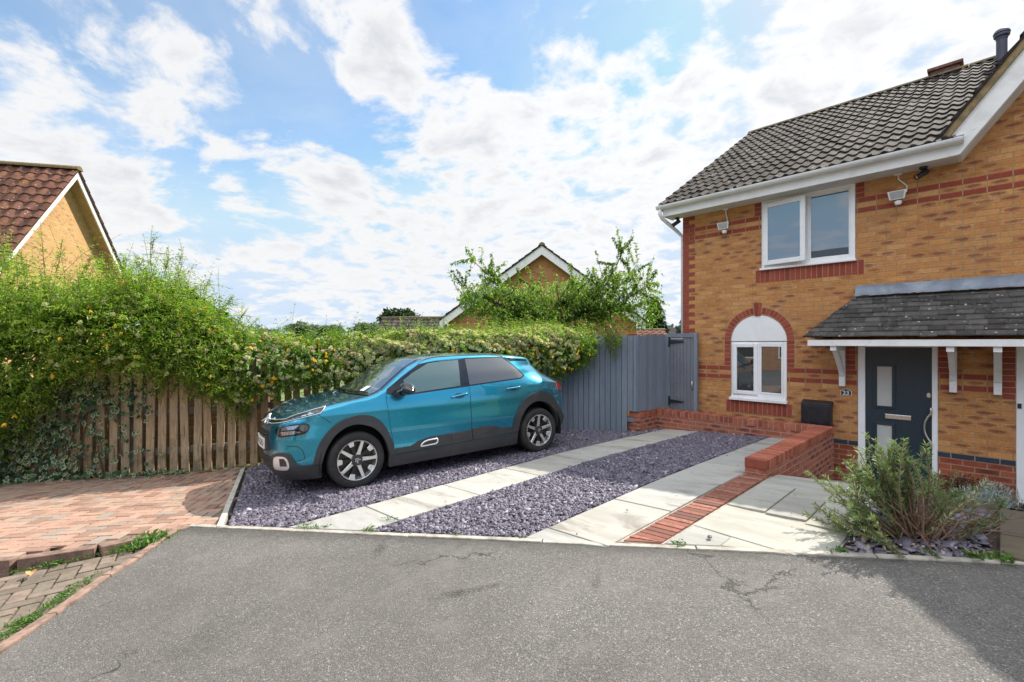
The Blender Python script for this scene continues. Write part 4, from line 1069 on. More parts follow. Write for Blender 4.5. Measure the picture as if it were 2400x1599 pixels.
boards((-6.1, 6.68), (-4.653, 7.362), -.06, -.02, 1.785, 1.783, parent=GF); boards((-4.653, 7.362), (-4.452, 7.43), .41, .41, 1.783, 1.782, parent=GF)
boards((-4.448, 7.43), (-4.448, 8.33), .415, .415, 1.783, 1.80, parent=GF)
MB().box((-4.50, 7.40, .41), (-4.444, 7.445, 1.79)).build('corner_board', M_GREY, GF, bevel=.004)
for z in (.25, .95, 1.6): MB().bar((-6.1, 6.73, z), (-4.5, 7.48, z), .035, .07).build('rail', M_GREY, GF)
for x, y in ((-6.12, 6.72), (-4.55, 7.52)): MB().box((x-.05, y, -.4), (x+.05, y+.1, 1.76)).build('post', M_GREY, GF)
MB().prism([(-5.4, 6.985, -.25), (-4.68, 7.33, -.25), (-4.68, 7.40, -.25), (-5.4, 7.06, -.25)], (0, 0, .255)).build('gravel_board', M_GWALL, GF)
GT = empty('garden_gate', (-4.1, 8.4, 0), 'grey boarded side gate with black tee hinges against the house corner', 'gate')
gy = 8.36
mb = MB().box((-4.44, gy-.02, .0), (-4.345, gy+.05, 1.812)).box((-3.875, gy-.02, .0), (-3.815, gy+.05, 1.825)).box((-4.345, gy-.02, 1.745), (-3.875, gy+.05, 1.822))
o = mb.build('gate_frame', M_GREY, GT, bevel=.003); rnd_islands(o)
mb = MB(); n = 7; w = (4.34-3.88)/n
for i in range(n): mb.box((-4.34+i*w+.002, gy-.004, .08), (-4.34+(i+1)*w-.002, gy+.018, 1.735))
o = mb.build('boards', plain('gate_grey', (.15, .16, .19), .6, var=.1, scale=7, bmp=.2), GT, bevel=.003)
for z in (1.665, .54):
    h = MB().box((-4.365, gy-.032, z-.09), (-4.338, gy-.02, z+.09)).poly([(-4.338, gy-.03, z-.03), (-4.06, gy-.022, z-.008), (-4.06, gy-.022, z+.008), (-4.338, gy-.03, z+.03), (-4.338, gy-.018, z-.03), (-4.06, gy-.014, z-.008), (-4.06, gy-.014, z+.008), (-4.338, gy-.018, z+.03)], [(0,1,2,3), (7,6,5,4), (0,4,5,1), (1,5,6,2), (2,6,7,3), (3,7,4,0)])
    h.build('hinge', M_BLACK, GT)
MB().box((-4.32, gy-.018, 1.705), (-4.075, gy-.006, 1.728)).build('bolt_bar', plain('zinc', (.6, .6, .6), .3, metal=.9), GT, bevel=.004)
MB().tube([(-3.895, gy-.004, .945), (-3.892, gy-.05, .93), (-3.885, gy-.06, .87), (-3.892, gy-.05, .80), (-3.895, gy-.004, .785)], .010, 8).build('handle', M_STEEL, GT, smooth='all')

# ------------------------------------------------------------------ timber picket fence on the left
def wood_mat():
    m, nt, b, oc = base_mat('weathered_timber')
    mp = nt.nodes.new('ShaderNodeMapping'); mp.inputs['Scale'].default_value = (16, 16, 1.3); nt.links.new(oc.k, mp.inputs['Vector'])
    g = noise(nt, E(nt, mp.outputs[0]), 2.4, 7, .68, .8); oi = nt.nodes.new('ShaderNodeObjectInfo')
    col = ramp(nt, E(nt, oi.outputs['Random']), [(0, (.38, .26, .15)), (.5, (.52, .37, .22)), (1, (.46, .36, .24))])
    col = mixc(nt, g.ss(.35, .72)*.6, col, (.11, .07, .042)); col = mixc(nt, noise(nt, oc, 2.3, 5, .65).ss(.5, .7)*.45, col, (.30, .26, .19))
    x, y, z = sep(nt, oc); col = mixc(nt, (noise(nt, oc, 5, 5, .7) - z*.35).ss(.40, .62)*.5, col, (.055, .05, .028))
    kn = voro(nt, E(nt, mp.outputs[0]), .9, 'Distance'); col = mixc(nt, kn.ss(.14, .07)*.7, col, (.07, .04, .022))
    setc(nt, b, 'Base Color', col); b.inputs['Roughness'].default_value = .88; bump(nt, b, g, .5, .005); return m
M_WOOD = wood_mat()
M_OLDRAIL = plain('grey_rail', (.115, .105, .085), .9, var=.3, scale=10)
WF = empty('picket_fence', (-8.3, .72, 0), 'weathered brown picket fence below the flowering climbers, with gaps between its boards', 'fence')
def fence_pos(s):                                           # s metres from FB[0]
    for a, b in zip(FB, FB[1:]):
        L = math.hypot(b[0]-a[0], b[1]-a[1])
        if s <= L: break
        s -= L
    t = s/L; d = Vector(((b[0]-a[0])/L, (b[1]-a[1])/L, 0)); return Vector((a[0]+(b[0]-a[0])*t, a[1]+(b[1]-a[1])*t, 0)), d
FLEN = sum(math.hypot(b[0]-a[0], b[1]-a[1]) for a, b in zip(FB, FB[1:]))
g = np.random.default_rng(21); s = 1.0
while s < FLEN - .1:
    p, d = fence_pos(s); w = .096; nrm = Vector((d.y, -d.x, 0)); z0 = gz(p.x, p.y) - .05; zt = z0 + 1.60 + g.normal(0, .01); tl = g.normal(0, .006)
    c = [p - d*w/2 + nrm*.0, p + d*w/2, p + d*w/2 + nrm*.02, p - d*w/2 + nrm*.02]
    MB().poly([(q.x, q.y, z0) for q in c] + [(q.x + d.x*tl*3, q.y + d.y*tl*3, zt) for q in c], [(0,3,2,1), (4,5,6,7), (0,1,5,4), (1,2,6,5), (2,3,7,6), (3,0,4,7)]).build('picket', M_WOOD, WF)
    s += .146 + g.normal(0, .005)
for z in (.30, .85, 1.35):
    for a, b in zip(FB, FB[1:]):
        d = Vector((b[0]-a[0], b[1]-a[1], 0)).normalized(); nrm = Vector((-d.y, d.x, 0))*.028
        MB().bar((a[0]+nrm.x, a[1]+nrm.y, gz(*a)+z), (b[0]+nrm.x, b[1]+nrm.y, gz(*b)+z), .045, .085).build('rail', M_OLDRAIL, WF)
for s in np.arange(1.4, FLEN, 1.85):
    p, d = fence_pos(s); q = p + Vector((-d.y, d.x, 0))*.095
    MB().bar((q.x, q.y, gz(q.x, q.y)-.3), (q.x, q.y, gz(q.x, q.y)+1.5), .09, .09).build('post', M_OLDRAIL, WF)

# ------------------------------------------------------------------ houses beyond the fences
def camframe(px, py, d):
    u = (px-1200)/1094.; v = -(py-803)/1094.
    return Vector(((.6925*u-.7214)*d, (.7214*u+.6925)*d, CAM_H+v*d))
YEL2 = [(.50, .29, .115), (.58, .36, .16), (.54, .31, .125), (.61, .39, .18)]
def gable_house(name, label, apex, gdir, ridge_dir, wl, wr, pitch_l, pitch_r, depth, zb, brick, tile, over=.32, barge=.20, wave=.3, gauge=.33, roof_side=1, cut_r=None, ridge_m=None, amp=.035):
    """gable end facing along -ridge_dir; apex = barge apex; gdir points right along the gable"""
    h = empty(name, (apex.x, apex.y, zb), label, 'house'); G = Vector(gdir).normalized(); D = Vector(ridge_dir).normalized(); Zv = Vector((0, 0, 1))
    A = Vector(apex); el = A - G*wl - Zv*wl*pitch_l; er = A + G*wr - Zv*wr*pitch_r
    base = lambda p: Vector((p.x, p.y, zb))
    inset = D*over
    w0 = A + inset - Zv*.18; l0 = w0 - G*(wl-.3) - Zv*(wl-.3)*pitch_l; r0 = w0 + G*(wr-.3) - Zv*(wr-.3)*pitch_r
    mb = MB(); P = [base(l0), base(r0), r0, w0, l0]; n = 5
    Q = [p + D*depth for p in P]
    mb.poly(P+Q, [(0,1,2,3,4), (9,8,7,6,5), (0,5,6,1), (1,6,7,2), (0,4,9,5)]); mb.build('wall', brick, h)
    # barge boards
    mb = MB()
    for s, e, pt in ((-1, el, pitch_l), (1, er, pitch_r)):
        mb.prism([A - Zv*(barge+.05), e - Zv*(barge+.02), e - Zv*.02, A - Zv*.02], D*.035)
    mb.build('barge_board', M_WPAINT, h)
    mb = MB()
    for e in (el, er): mb.poly([A - Zv*barge + D*.036, e - Zv*barge + D*.036, e - Zv*barge + inset, A - Zv*barge + inset], [(0, 1, 2, 3)])
    mb.build('soffit', plain('brown_soffit', (.42, .28, .15), .8), h)
    for s, e, w_, pt in ((-1, el, wl, pitch_l), (1, er, wr, pitch_r)):
        up = (A - e).normalized(); rk = (A - e).length; dd = D if s == 1 else D
        nrm = up.cross(D) if s == -1 else D.cross(up)
        if nrm.z < 0: nrm = -nrm
        ro = pantile_roof('roof', tile, h, e - D*.05 + nrm*.0, D, up, nrm, depth, rk, wave, gauge, amp, seed=5, k=8)
        MB().prism([e - D*.04 - Zv*.025, A - D*.04 - Zv*.025, A - D*.04 + Zv*.02, e - D*.04 + Zv*.02], D*(depth-.1)).build('roof_deck', tile, ro)
    mb = MB(); ts = np.linspace(-1.5, 1.5, 9); n = int(depth/.45)
    for i in range(n):
        a = [A + D*(i*.45-.06) + G*(.13*math.sin(t)) + Zv*(.13*math.cos(t)-.03) for t in ts]; b = [p + D*.44 for p in a]; nv = len(a)
        mb.poly(a+b, [(j, j+1, nv+j+1, nv+j) for j in range(nv-1)] + [tuple(range(nv)), tuple(range(nv, 2*nv))])
    o = mb.build('ridge', ridge_m or M_RIDGE, h, smooth=50); rnd_islands(o)
    return h
M_RTILE = tile_mat('red_pantile', [(.095, .045, .033), (.145, .068, .048), (.19, .09, .06)], (.24, .13, .05), .4, ((.27, .15, .03), .5))
M_BRICK_L = brick_mat('left_house_brick', YEL2, (.42, .31, .17), burnt=(.28, .13, .075), bamt=.3, axis=(-.857, .515))
D0 = 13.2
cr, cf = np.array([.6925, .7214]), np.array([-.7214, .6925])
def cdir(r, f): v = cr*r + cf*f; return Vector((v[0], v[1], 0))
rd = cdir(-.975, -.222); gd = cdir(-.222, .975)              # ridge runs away to the left, gable faces right
hl = gable_house('neighbour_house', 'yellow brick house with reddish brown pantiles behind the tall shrub', camframe(182, 398, D0), gd, rd, 3.2, 3.2, 1.19, 1.19, 8.0, -1.2, M_BRICK_L, M_RTILE, ridge_m=tile_mat('mossy_ridge', [(.16, .12, .06), (.22, .15, .06)], (.3, .2, .04), .6))
M_BRICK_M = brick_mat('mid_house_brick', [(.40, .19, .075), (.46, .235, .095), (.43, .21, .08)], (.34, .24, .13), burnt=(.18, .07, .045), bamt=.35, axis=(.6925, .7214))
hm = gable_house('rear_house', 'brown brick house whose white edged gable rises behind the cherry tree', camframe(1270, 574, 18.7), cdir(1, 0), cdir(0, 1), 4.1, 4.15, .735, .735, 8.0, -1.6, M_BRICK_M, M_TILE, over=.25, barge=.33)
mb = MB(); a = camframe(1054, 803, 18.93); b = camframe(1493, 803, 18.93); rdir = cdir(1, 0)
for k in range(0, 40):
    z = -1.0 + k*.075
    for p, s in ((a, 1), (b, -1)):
        w = .33 if k % 2 else .215
        if z < 2.0: mb.prism([(p.x, p.y, z+.005), (p.x+rdir.x*w*s, p.y+rdir.y*w*s, z+.005), (p.x+rdir.x*w*s, p.y+rdir.y*w*s, z+.07), (p.x, p.y, z+.07)], cdir(0, .1))
mb.build('quoins', plain('quoin_red', (.24, .065, .04), .9, var=.2), hm)
def low_roof(name, label, pA, pB, drop, run, m, zb=-1.5, back=2.5, cat='garage', wallm=None):
    """long low building seen from its eaves side: ridge from pA to pB, slope towards the camera"""
    h = empty(name, (pA.x, pA.y, zb), label, cat); d = (pB-pA); d.z = 0; L = d.length; d.normalize(); t = Vector((d.y, -d.x, 0))
    if t.dot(Vector((0, 0, 0)) - pA) < 0: t = -t
    e = pA + t*run - Vector((0, 0, drop)); up = (pA-e); rk = up.length; up.normalize(); nrm = d.cross(up)
    if nrm.z < 0: nrm = -nrm
    ro = pantile_roof('roof', m, h, e, d, up, nrm, L, rk, .3, .33, .03, k=6)
    MB().prism([e - Vector((0,0,.03)), pA - Vector((0,0,.03)), pA - t*run - Vector((0,0,drop)), e - Vector((0,0,.12))], d*L).build('roof_deck', m, ro)
    w = MB(); q = e - t*.3; c = [q + d*.15, q + d*(L-.15), pA - t*(run-.3) + d*(L-.15), pA - t*(run-.3) + d*.15]
    w.prism([(p.x, p.y, zb) for p in c], (0, 0, e.z - zb - .02)); w.build('wall', wallm or M_BRICK_M, h)
    mb = MB(); mb.tube([pA - d*.05, pB + d*.05], .09, 10); mb.build('ridge', M_RIDGE, h, smooth='all')
    return h
low_roof('garage', 'low grey tiled roof showing over the hedge left of the brown gable', camframe(897, 746, 24), camframe(1045, 745, 24), 1.1, 1.9, M_TILE)
low_roof('outbuilding', 'low pinkish tiled roof behind the grey fence beside the conifers', camframe(1480, 774, 22), camframe(1556, 774, 22), .45, 1.3, M_RTILE)
low_roof('distant_house', 'small distant roof with a red chimney seen in the gap beside the house corner', camframe(1556, 769, 90), camframe(1640, 768, 90), 2.0, 4, M_TILE, zb=-3, cat='house')
# things glimpsed through the gaps of the picket fence
o = empty('tile_stack', (-9.0, 3.2, -.2), 'stack of orange clay tiles glimpsed through the picket fence beside the car', 'tile stack')
mb = MB()
for i in range(11):
    for j in range(4): mb.box((-9.2+j*.19, 3.05, -.30+i*.055), (-9.2+j*.19+.17, 3.95, -.30+i*.055+.042))
o2 = mb.build('tiles', plain('clay_tile', (.42, .15, .08), .8, var=.25), o)
MB().box((-9.25, 3.0, -.42), (-8.4, 4.0, -.31)).build('pallet', M_WOOD, o)

M_GARDW = brick_mat('garden_wall_brick', [(.20, .09, .055), (.28, .13, .08), (.24, .11, .07)], (.10, .08, .06), bw=.215, bh=.075, axis=(.5, .86))
o = empty('low_brick_wall', (-9.4, 1.2, -.3), 'brown brick wall glimpsed between the pickets behind the ivy end', 'wall')
MB().prism([(-10.9, -.9, -.5), (-8.75, 2.55, -.5), (-8.95, 2.67, -.5), (-11.1, -.78, -.5)], (0, 0, 1.5)).build('wall', M_GARDW, o)
MB().prism([(-10.9, -.93, 1.0), (-8.72, 2.55, 1.0), (-8.97, 2.7, 1.0), (-11.15, -.78, 1.0)], (0, 0, .06)).build('coping', M_GARDW, o)

# the houses across the road, which the car and the windows mirror
M_BRICK_O = brick_mat('opposite_brick', [(.40, .17, .075), (.50, .24, .11), (.45, .20, .09)], (.34, .26, .17), burnt=(.16, .06, .045), bamt=.4)
for i, (x0, x1, y0) in enumerate(((-18.0, 0.0, -13.5), (4.0, 15.0, -13.5))):
    oh = empty('opposite_house', ((x0+x1)/2, y0, -.1), 'red brick house across the road, mirrored in the ' + ('car doors' if i else 'arched window'), 'house')
    MB().box((x0, y0-7, -.6), (x1, y0, 4.7)).build('wall', M_BRICK_O, oh)
    MB().prism([(x0-.3, y0+.4, 4.55), (x0-.3, y0-3.5, 7.4), (x0-.3, y0-7.4, 4.55)], (x1-x0+.6, 0, 0)).build('roof', M_TILE, oh)
    for wx in np.arange(x0+1.2, x1-1.4, 2.6):
        for wz in (.7, 3.1):
            w = MB(); w.box((wx, y0-.02, wz), (wx+1.3, y0+.03, wz+1.15)); wo = w.build('window', M_UPVC, oh)
            MB().box((wx+.07, y0+.02, wz+.07), (wx+1.23, y0+.035, wz+1.08)).build('pane', M_GLASS_LOW, wo)
    MB().box((x0+4.0, y0, -.4), (x0+4.9, y0+.05, 1.9)).build('door', M_DOOR, oh)
# ------------------------------------------------------------------ the parked car: body surface as functions of (s, z)
def _curve(ctrl, n=900):
    c = np.array(ctrl, float); c = np.vstack([2*c[0]-c[1], c, 2*c[-1]-c[-2]])
    out = []; par = []
    for i in range(1, len(c)-2):
        p0, p1, p2, p3 = c[i-1:i+3]; k = 40
        for u in np.linspace(0, 1, k, endpoint=(i == len(c)-3)):
            out.append(.5*((2*p1) + (-p0+p2)*u + (2*p0-5*p1+4*p2-p3)*u*u + (-p0+3*p1-3*p2+p3)*u**3)); par.append(i-1+u)
    return np.array(out), np.array(par)
CB = [(0,0),(.012,.25),(.040,.44),(.095,.60),(.185,.705),(.32,.778),(.5,.820),(.75,.843),(1.1,.854),(1.6,.857),(2.6,.857),(3.2,.855),(3.6,.836),(3.85,.792),(4.0,.722),(4.09,.62),(4.14,.45),(4.165,.25),(4.17,0)]
CG = [(0,0),(.03,.24),(.07,.41),(.15,.55),(.25,.64),(.38,.69),(.55,.70),(.78,.69),(1.1,.675),(1.6,.615),(2.6,.600),(3.05,.585),(3.30,.555),(3.48,.525),(3.565,.485),(3.61,.42),(3.63,.31),(3.64,.16),(3.645,0)]
_cb, _par = _curve(CB); _cg, _ = _curve(CG)
_seg = np.hypot(*np.diff(_cb, axis=0).T); _s = np.concatenate([[0], np.cumsum(_seg)]); S_END = _s[-1]
_ctrl_s = np.interp(np.arange(len(CB)), _par, _s)
_half = np.argmax(_cb[:, 0] > 2.0)
def s_of_x(x): return float(np.interp(x, _cb[:, 0], _s))
_ztx = [0,.012,.040,.095,.185,.32,.5,.75,1.0,1.10,1.20,1.36,1.56,1.73,1.95,2.3,2.7,3.2,3.6,3.85,4.0,4.09,4.17]
_ztz = [.782,.785,.796,.818,.852,.895,.934,.975,1.008,1.034,1.080,1.194,1.324,1.398,1.432,1.446,1.440,1.415,1.388,1.368,1.355,1.350,1.350]
def _sm(x, a, b): t = np.clip((x-a)/(b-a), 0, 1); return t*t*(3-2*t)
def body(s, z, right=False):
    """point(s) of the shell: s along the plan outline from front centre to rear centre, z height"""
    s = np.asarray(s, float); z = np.asarray(z, float); s, z = np.broadcast_arrays(s, z)
    bx = np.interp(s, _s, _cb[:, 0]); by = np.interp(s, _s, _cb[:, 1]); gx = np.interp(s, _s, _cg[:, 0]); gy = np.interp(s, _s, _cg[:, 1])
    ff = 1 - _sm(bx, .10, .55); rf = _sm(bx, 3.15, 4.05)
    ws = np.interp(z, [.90,.97,1.04,1.20,1.35,1.45], [0,.05,.17,.47,.79,1.0]); wr = np.interp(z, [.78,.88,.98,1.04,1.14,1.25,1.33], [0,.02,.14,.34,.70,.92,1.0])
    w = ws*(1-rf) + wr*rf
    x = bx + (gx-bx)*w; y = by + (gy-by)*w
    e = np.interp(z, [.17,.25,.35,.47,.60,.75,.85,.95], [.055,.032,.014,.006,0,.004,.002,.016])*(1-ff-rf) + \
        np.interp(z, [.17,.24,.33,.50,.62,.72,.80,.88], [.12,.06,.02,0,.006,.03,.058,.10])*ff + np.interp(z, [.25,.40,.55,.70,.82,.95], [.09,.02,0,.01,.012,.012])*rf
    zt = np.interp(bx, _ztx, _ztz); r = .045
    dz = np.clip(z-(zt-r), 0, r); e = e + (r - np.sqrt(np.maximum(r*r-dz*dz, 0)))*.8
    tx = np.gradient(_cb[:, 0], _s); ty = np.gradient(_cb[:, 1], _s)
    nx = np.interp(s, _s, ty); ny = -np.interp(s, _s, tx); l = np.hypot(nx, ny)+1e-9   # inward
    x = x + nx/l*e; y = y + ny/l*e
    return np.stack([x, np.maximum(y, 0), z], -1)
def ztop(s): return np.interp(np.interp(s, _s, _cb[:, 0]), _ztx, _ztz)
def bnormal(s, z):
    h = 4e-3; ds = body(np.minimum(s+h, S_END), z) - body(np.maximum(s-h, 0), z); dzv = body(s, np.asarray(z)+h) - body(s, np.asarray(z)-h)
    n = np.cross(ds, dzv); n /= np.linalg.norm(n, axis=-1, keepdims=True)+1e-12
    return n
def topsurf(s, t):
    s = np.asarray(s, float); L = body(s, ztop(s)); x0 = np.interp(s, _s, _cb[:, 0])
    bow = np.interp(x0, [0,.1,.3,.75,1.0,1.3,1.75,2.3,3.0,3.8,4.17], [0,.01,.03,.09,.11,.09,.06,.03,0,-.02,0])
    cr = np.interp(x0, [0,.1,.3,.75,1.0,1.3,1.75,2.3,3.0,3.8,4.17], [.0,.03,.03,.01,.005,.01,.028,.036,.036,.03,.02])
    q = 1-np.abs(t)**2.2
    return np.stack([L[..., 0]-bow*q, L[..., 1]*t, L[..., 2]+cr*q], -1)
def sbody(s, z, off=0.0):
    """signed s (negative = far side) plus an outward offset"""
    s = np.asarray(s, float); z = np.asarray(z, float); s, z = np.broadcast_arrays(s, z); a = np.abs(s)
    p = body(a, z); n = bnormal(a, z); off = np.asarray(off, float)[..., None] if np.ndim(off) else off
    ce = np.stack([np.full_like(a, 2.1), np.zeros_like(a), np.full_like(a, .6)], -1)
    sg = np.sign(((p-ce)*n).sum(-1, keepdims=True)); p = p + n*sg*off
    p[..., 1] *= np.where(s < 0, -1, 1); return p
def local(p): return (-float(p[0]), float(p[1]), float(p[2]))
F_, L_, U_ = Vector((-.1557, -.98754, -.0228)), Vector((.98628, -.1567, .05189)), Vector((-.05482, -.0144, .99839))
car = empty('parked_car', (0, 0, 0), 'teal blue hatchback with dark wheel arch trim parked on the slate drive', 'car')
Mr = Matrix((F_, L_, U_)).transposed().to_4x4(); O_ = Vector((-5.9149, 1.6609, -.0497)); piv = O_ + L_*.84
car.matrix_basis = Matrix.Translation(piv) @ Matrix.Rotation(R(-1.2), 4, F_) @ Matrix.Translation(-piv) @ Matrix.Translation(O_) @ Mr
def cpart(o, parent=None): o.parent = parent or car; return o
def paint_mat():
    m, nt, b, oc = base_mat('teal_paint')
    fl = voro(nt, oc, 900, 'Color'); fr, _, _ = sep(nt, fl)
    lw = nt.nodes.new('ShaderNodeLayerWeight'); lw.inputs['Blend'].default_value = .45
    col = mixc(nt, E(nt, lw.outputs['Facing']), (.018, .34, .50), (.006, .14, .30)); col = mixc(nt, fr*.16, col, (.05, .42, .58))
    setc(nt, b, 'Base Color', col); b.inputs['Metallic'].default_value = .8; b.inputs['Roughness'].default_value = .23
    b.inputs['Coat Weight'].default_value = 1.0; b.inputs['Coat Roughness'].default_value = .015; b.inputs['Coat IOR'].default_value = 1.6
    n = nt.nodes.new('ShaderNodeBump'); n.inputs['Strength'].default_value = .012; n.inputs['Distance'].default_value = .02
    nt.links.new(noise(nt, oc, 2.6, 3, .5).k, n.inputs['Height']); nt.links.new(n.outputs[0], b.inputs['Coat Normal']); return m
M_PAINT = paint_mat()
M_CLAD = plain('grey_cladding', (.042, .043, .046), .5, var=.12, scale=5, bmp=.12, bscale=300, dirt=((.085, .08, .072), .35))
M_GAP = plain('panel_gap', (.006, .007, .008), .7)
M_GBLACK = plain('gloss_black', (.010, .011, .014), .12, var=.1, coat=.5)
M_CGLASS = glass_mat('car_glass', (.03, .075, .078), .04)
M_CPRIV = glass_mat('privacy_glass', (.008, .009, .011), .06)
M_WSCR = glass_mat('windscreen_glass', (.02, .03, .03), .22)
M_TYRE = plain('tyre_rubber', (.022, .021, .021), .75, var=.25, scale=12, bmp=.2, dirt=((.06, .052, .045), .5))
M_ALLOY = plain('alloy', (.70, .69, .67), .28, metal=.85, var=.05, scale=20)
M_SILVER = plain('satin_silver', (.72, .72, .74), .32, metal=.35, var=.04)
M_RED = plain('tail_lamp_red', (.30, .008, .012), .08, coat=1.0)
M_LENS = glass_mat('lamp_lens', (.10, .11, .12), .30)
M_PLATE_W = plain('number_plate_white', (.80, .80, .78), .35, var=.03)
def patch(name, poly, m, off=.004, parent=None, step=.035, rim=True, thick=None, zs=None, dome=0.0):
    """polygon in (s, z) laid on the body at an offset, with a rim going in towards the shell"""
    bm = bmesh.new(); vs = [bm.verts.new((p[0], p[1], 0)) for p in poly]; bm.faces.new(vs)
    lo = np.min(poly, 0); hi = np.max(poly, 0)
    for ax, st in ((0, step), (1, zs or step)):
        for v in np.arange(math.floor(lo[ax]/st)*st + st, hi[ax], st):
            no = (1, 0, 0) if ax == 0 else (0, 1, 0); co = (v, 0, 0) if ax == 0 else (0, v, 0)
            bmesh.ops.bisect_plane(bm, geom=bm.verts[:]+bm.edges[:]+bm.faces[:], plane_co=co, plane_no=no, dist=1e-5)
    bm.verts.ensure_lookup_table(); be = [e for e in bm.edges if e.is_boundary]; bset = {v for e in be for v in e.verts}
    S = np.array([v.co[:2] for v in bm.verts]); bl = np.array([v in bset for v in bm.verts])
    P = sbody(S[:, 0], S[:, 1], off); In = sbody(S[:, 0], S[:, 1], off - (thick if thick is not None else off + .002))
    if dome:
        B = S[bl]; dd = np.array([np.min(np.hypot(*(B-q).T)) for q in S]); P = sbody(S[:, 0], S[:, 1], off + dome*np.minimum(1, dd/.05))
    for v, p in zip(bm.verts, P): v.co = local(p)
    if rim:
        mp = {}
        for v, p, k in zip(list(bm.verts), In, bl):
            if k: mp[v] = bm.verts.new(local(p))
        for e in be:
            a, b_ = e.verts; bm.faces.new((a, b_, mp[b_], mp[a]))
    bmesh.ops.recalc_face_normals(bm, faces=bm.faces)
    # make the shell face outwards
    c = sum((f.normal * f.calc_area() for f in bm.faces if True), Vector())
    ctr = Vector(local((2.1, 0, .6))); tot = sum(f.normal.dot(f.calc_center_median() - ctr) * f.calc_area() for f in bm.faces)
    if tot < 0: bmesh.ops.reverse_faces(bm, faces=bm.faces)
    me = bpy.data.meshes.new(name); bm.to_mesh(me); bm.free(); me.materials.append(m)
    me.polygons.foreach_set('use_smooth', [True]*len(me.polygons)); me.set_sharp_from_angle(angle=R(50))
    o = bpy.data.objects.new(name, me); link(o); return cpart(o, parent)
def ribbon(name, pts, w, m, off=.005, parent=None, n=14):
    """thin strip along a polyline in (s, z)"""
    P = np.array(pts, float); seg = np.hypot(*np.diff(P, axis=0).T); t = np.concatenate([[0], np.cumsum(seg)]); u = np.linspace(0, t[-1], max(n, int(t[-1]/.03)))
    Q = np.stack([np.interp(u, t, P[:, 0]), np.interp(u, t, P[:, 1])], 1); T = np.gradient(Q, axis=0); T /= np.linalg.norm(T, axis=1, keepdims=True); Nn = np.stack([-T[:, 1], T[:, 0]], 1)*w/2
    mb = MB(); A = sbody(*(Q+Nn).T, off); B = sbody(*(Q-Nn).T, off)
    mb.poly([local(p) for p in A]+[local(p) for p in B], [(i, i+1, len(Q)+i+1, len(Q)+i) for i in range(len(Q)-1)])
    return cpart(mb.build(name, m, None, smooth='all'), parent)
def rope(name, pts, r, m, off=.008, parent=None, closed=False, n=40):
    P = np.array(pts + ([pts[0]] if closed else []), float); seg = np.hypot(*np.diff(P, axis=0).T); t = np.concatenate([[0], np.cumsum(seg)]); u = np.linspace(0, t[-1], n)
    return cpart(MB().tube([local(p) for p in sbody(np.interp(u, t, P[:, 0]), np.interp(u, t, P[:, 1]), off)], r, 8).build(name, m, None, smooth='all'), parent)
def twin(o, parent=None):
    """the same part on the other side of the car"""
    c = o.copy(); c.data = o.data.copy(); COL.objects.link(c); c.parent = parent or o.parent
    me = c.data; co = np.empty(len(me.vertices)*3, np.float32); me.vertices.foreach_get('co', co); co = co.reshape(-1, 3); co[:, 1] *= -1; me.vertices.foreach_set('co', co.ravel()); me.flip_normals()
    return c
def car_body():
    ns, nz, ntp = 330, 78, 33
    ss = np.concatenate([np.linspace(0, 1.0, 90, endpoint=False), np.linspace(1.0, 4.2, 190, endpoint=False), np.linspace(4.2, S_END, 70)]); ns = len(ss)
    zt = ztop(ss); v = np.linspace(0, 1, nz); v = np.concatenate([v[:-8], np.linspace(v[-8], 1, 16)]); nz = len(v)
    Zg = .18 + (zt[:, None]-.18)*v[None]; Sg = np.repeat(ss[:, None], nz, 1); Pl = body(Sg, Zg)
    V = []; F = []
    def grid(P, flip=False):
        b = len(V); n, m_ = P.shape[:2]; V.extend(map(local, P.reshape(-1, 3)))
        for i in range(n-1):
            for j in range(m_-1):
                q = (b+i*m_+j, b+(i+1)*m_+j, b+(i+1)*m_+j+1, b+i*m_+j+1)
                c = P[i:i+2, j:j+2].reshape(-1, 3).mean(0)
                if c[2] < .78 and abs(c[1]) > .5:
                    if ((c[0]-.86)/.395)**2 + ((c[2]-.318)/.42)**2 < 1 or ((c[0]-3.45)/.395)**2 + ((c[2]-.318)/.435)**2 < 1: continue
                F.append(q[::-1] if flip else q)
    grid(Pl); Pr_ = Pl.copy(); Pr_[..., 1] *= -1; grid(Pr_, True)
    tt = np.linspace(-1, 1, ntp); tt = np.sign(tt)*np.abs(tt)**.8
    T = np.stack([topsurf(ss, t) for t in tt], 1); grid(T)
    me = bpy.data.meshes.new('body'); me.from_pydata(V, [], F)
    bm = bmesh.new(); bm.from_mesh(me); bmesh.ops.remove_doubles(bm, verts=bm.verts, dist=2e-4); bmesh.ops.recalc_face_normals(bm, faces=bm.faces)
    tot = sum(f.normal.dot(f.calc_center_median() - Vector(local((2.1, 0, .6)))) for f in bm.faces)
    if tot < 0: bmesh.ops.reverse_faces(bm, faces=bm.faces)
    bm.to_mesh(me); bm.free(); me.materials.append(M_PAINT); me.polygons.foreach_set('use_smooth', [True]*len(me.polygons)); me.set_sharp_from_angle(angle=R(55))
    o = bpy.data.objects.new('body', me); link(o); cpart(o); return o
cbody = car_body()
mb = MB()                                                   # dark underside and wheel wells
for a, b in ((-.52, -.22), (-4.0, -3.86)): mb.box((a, -.5, .18), (b, .5, .21))
for xc in (.86, 3.45):
    for sd in (-1, 1):
        ts = np.linspace(-.25, math.pi+.25, 22); q = [(-(xc + .405*math.cos(t)), .318 + .425*math.sin(t)) for t in ts]; n = len(q)
        mb.poly([(x, sd*.835, z) for x, z in q] + [(x, sd*.50, z) for x, z in q], [(i, i+1, n+i+1, n+i) for i in range(n-1)] + [tuple(range(n, 2*n))])
mb.box((-3.05, -.74, .19), (-1.26, .74, .22))
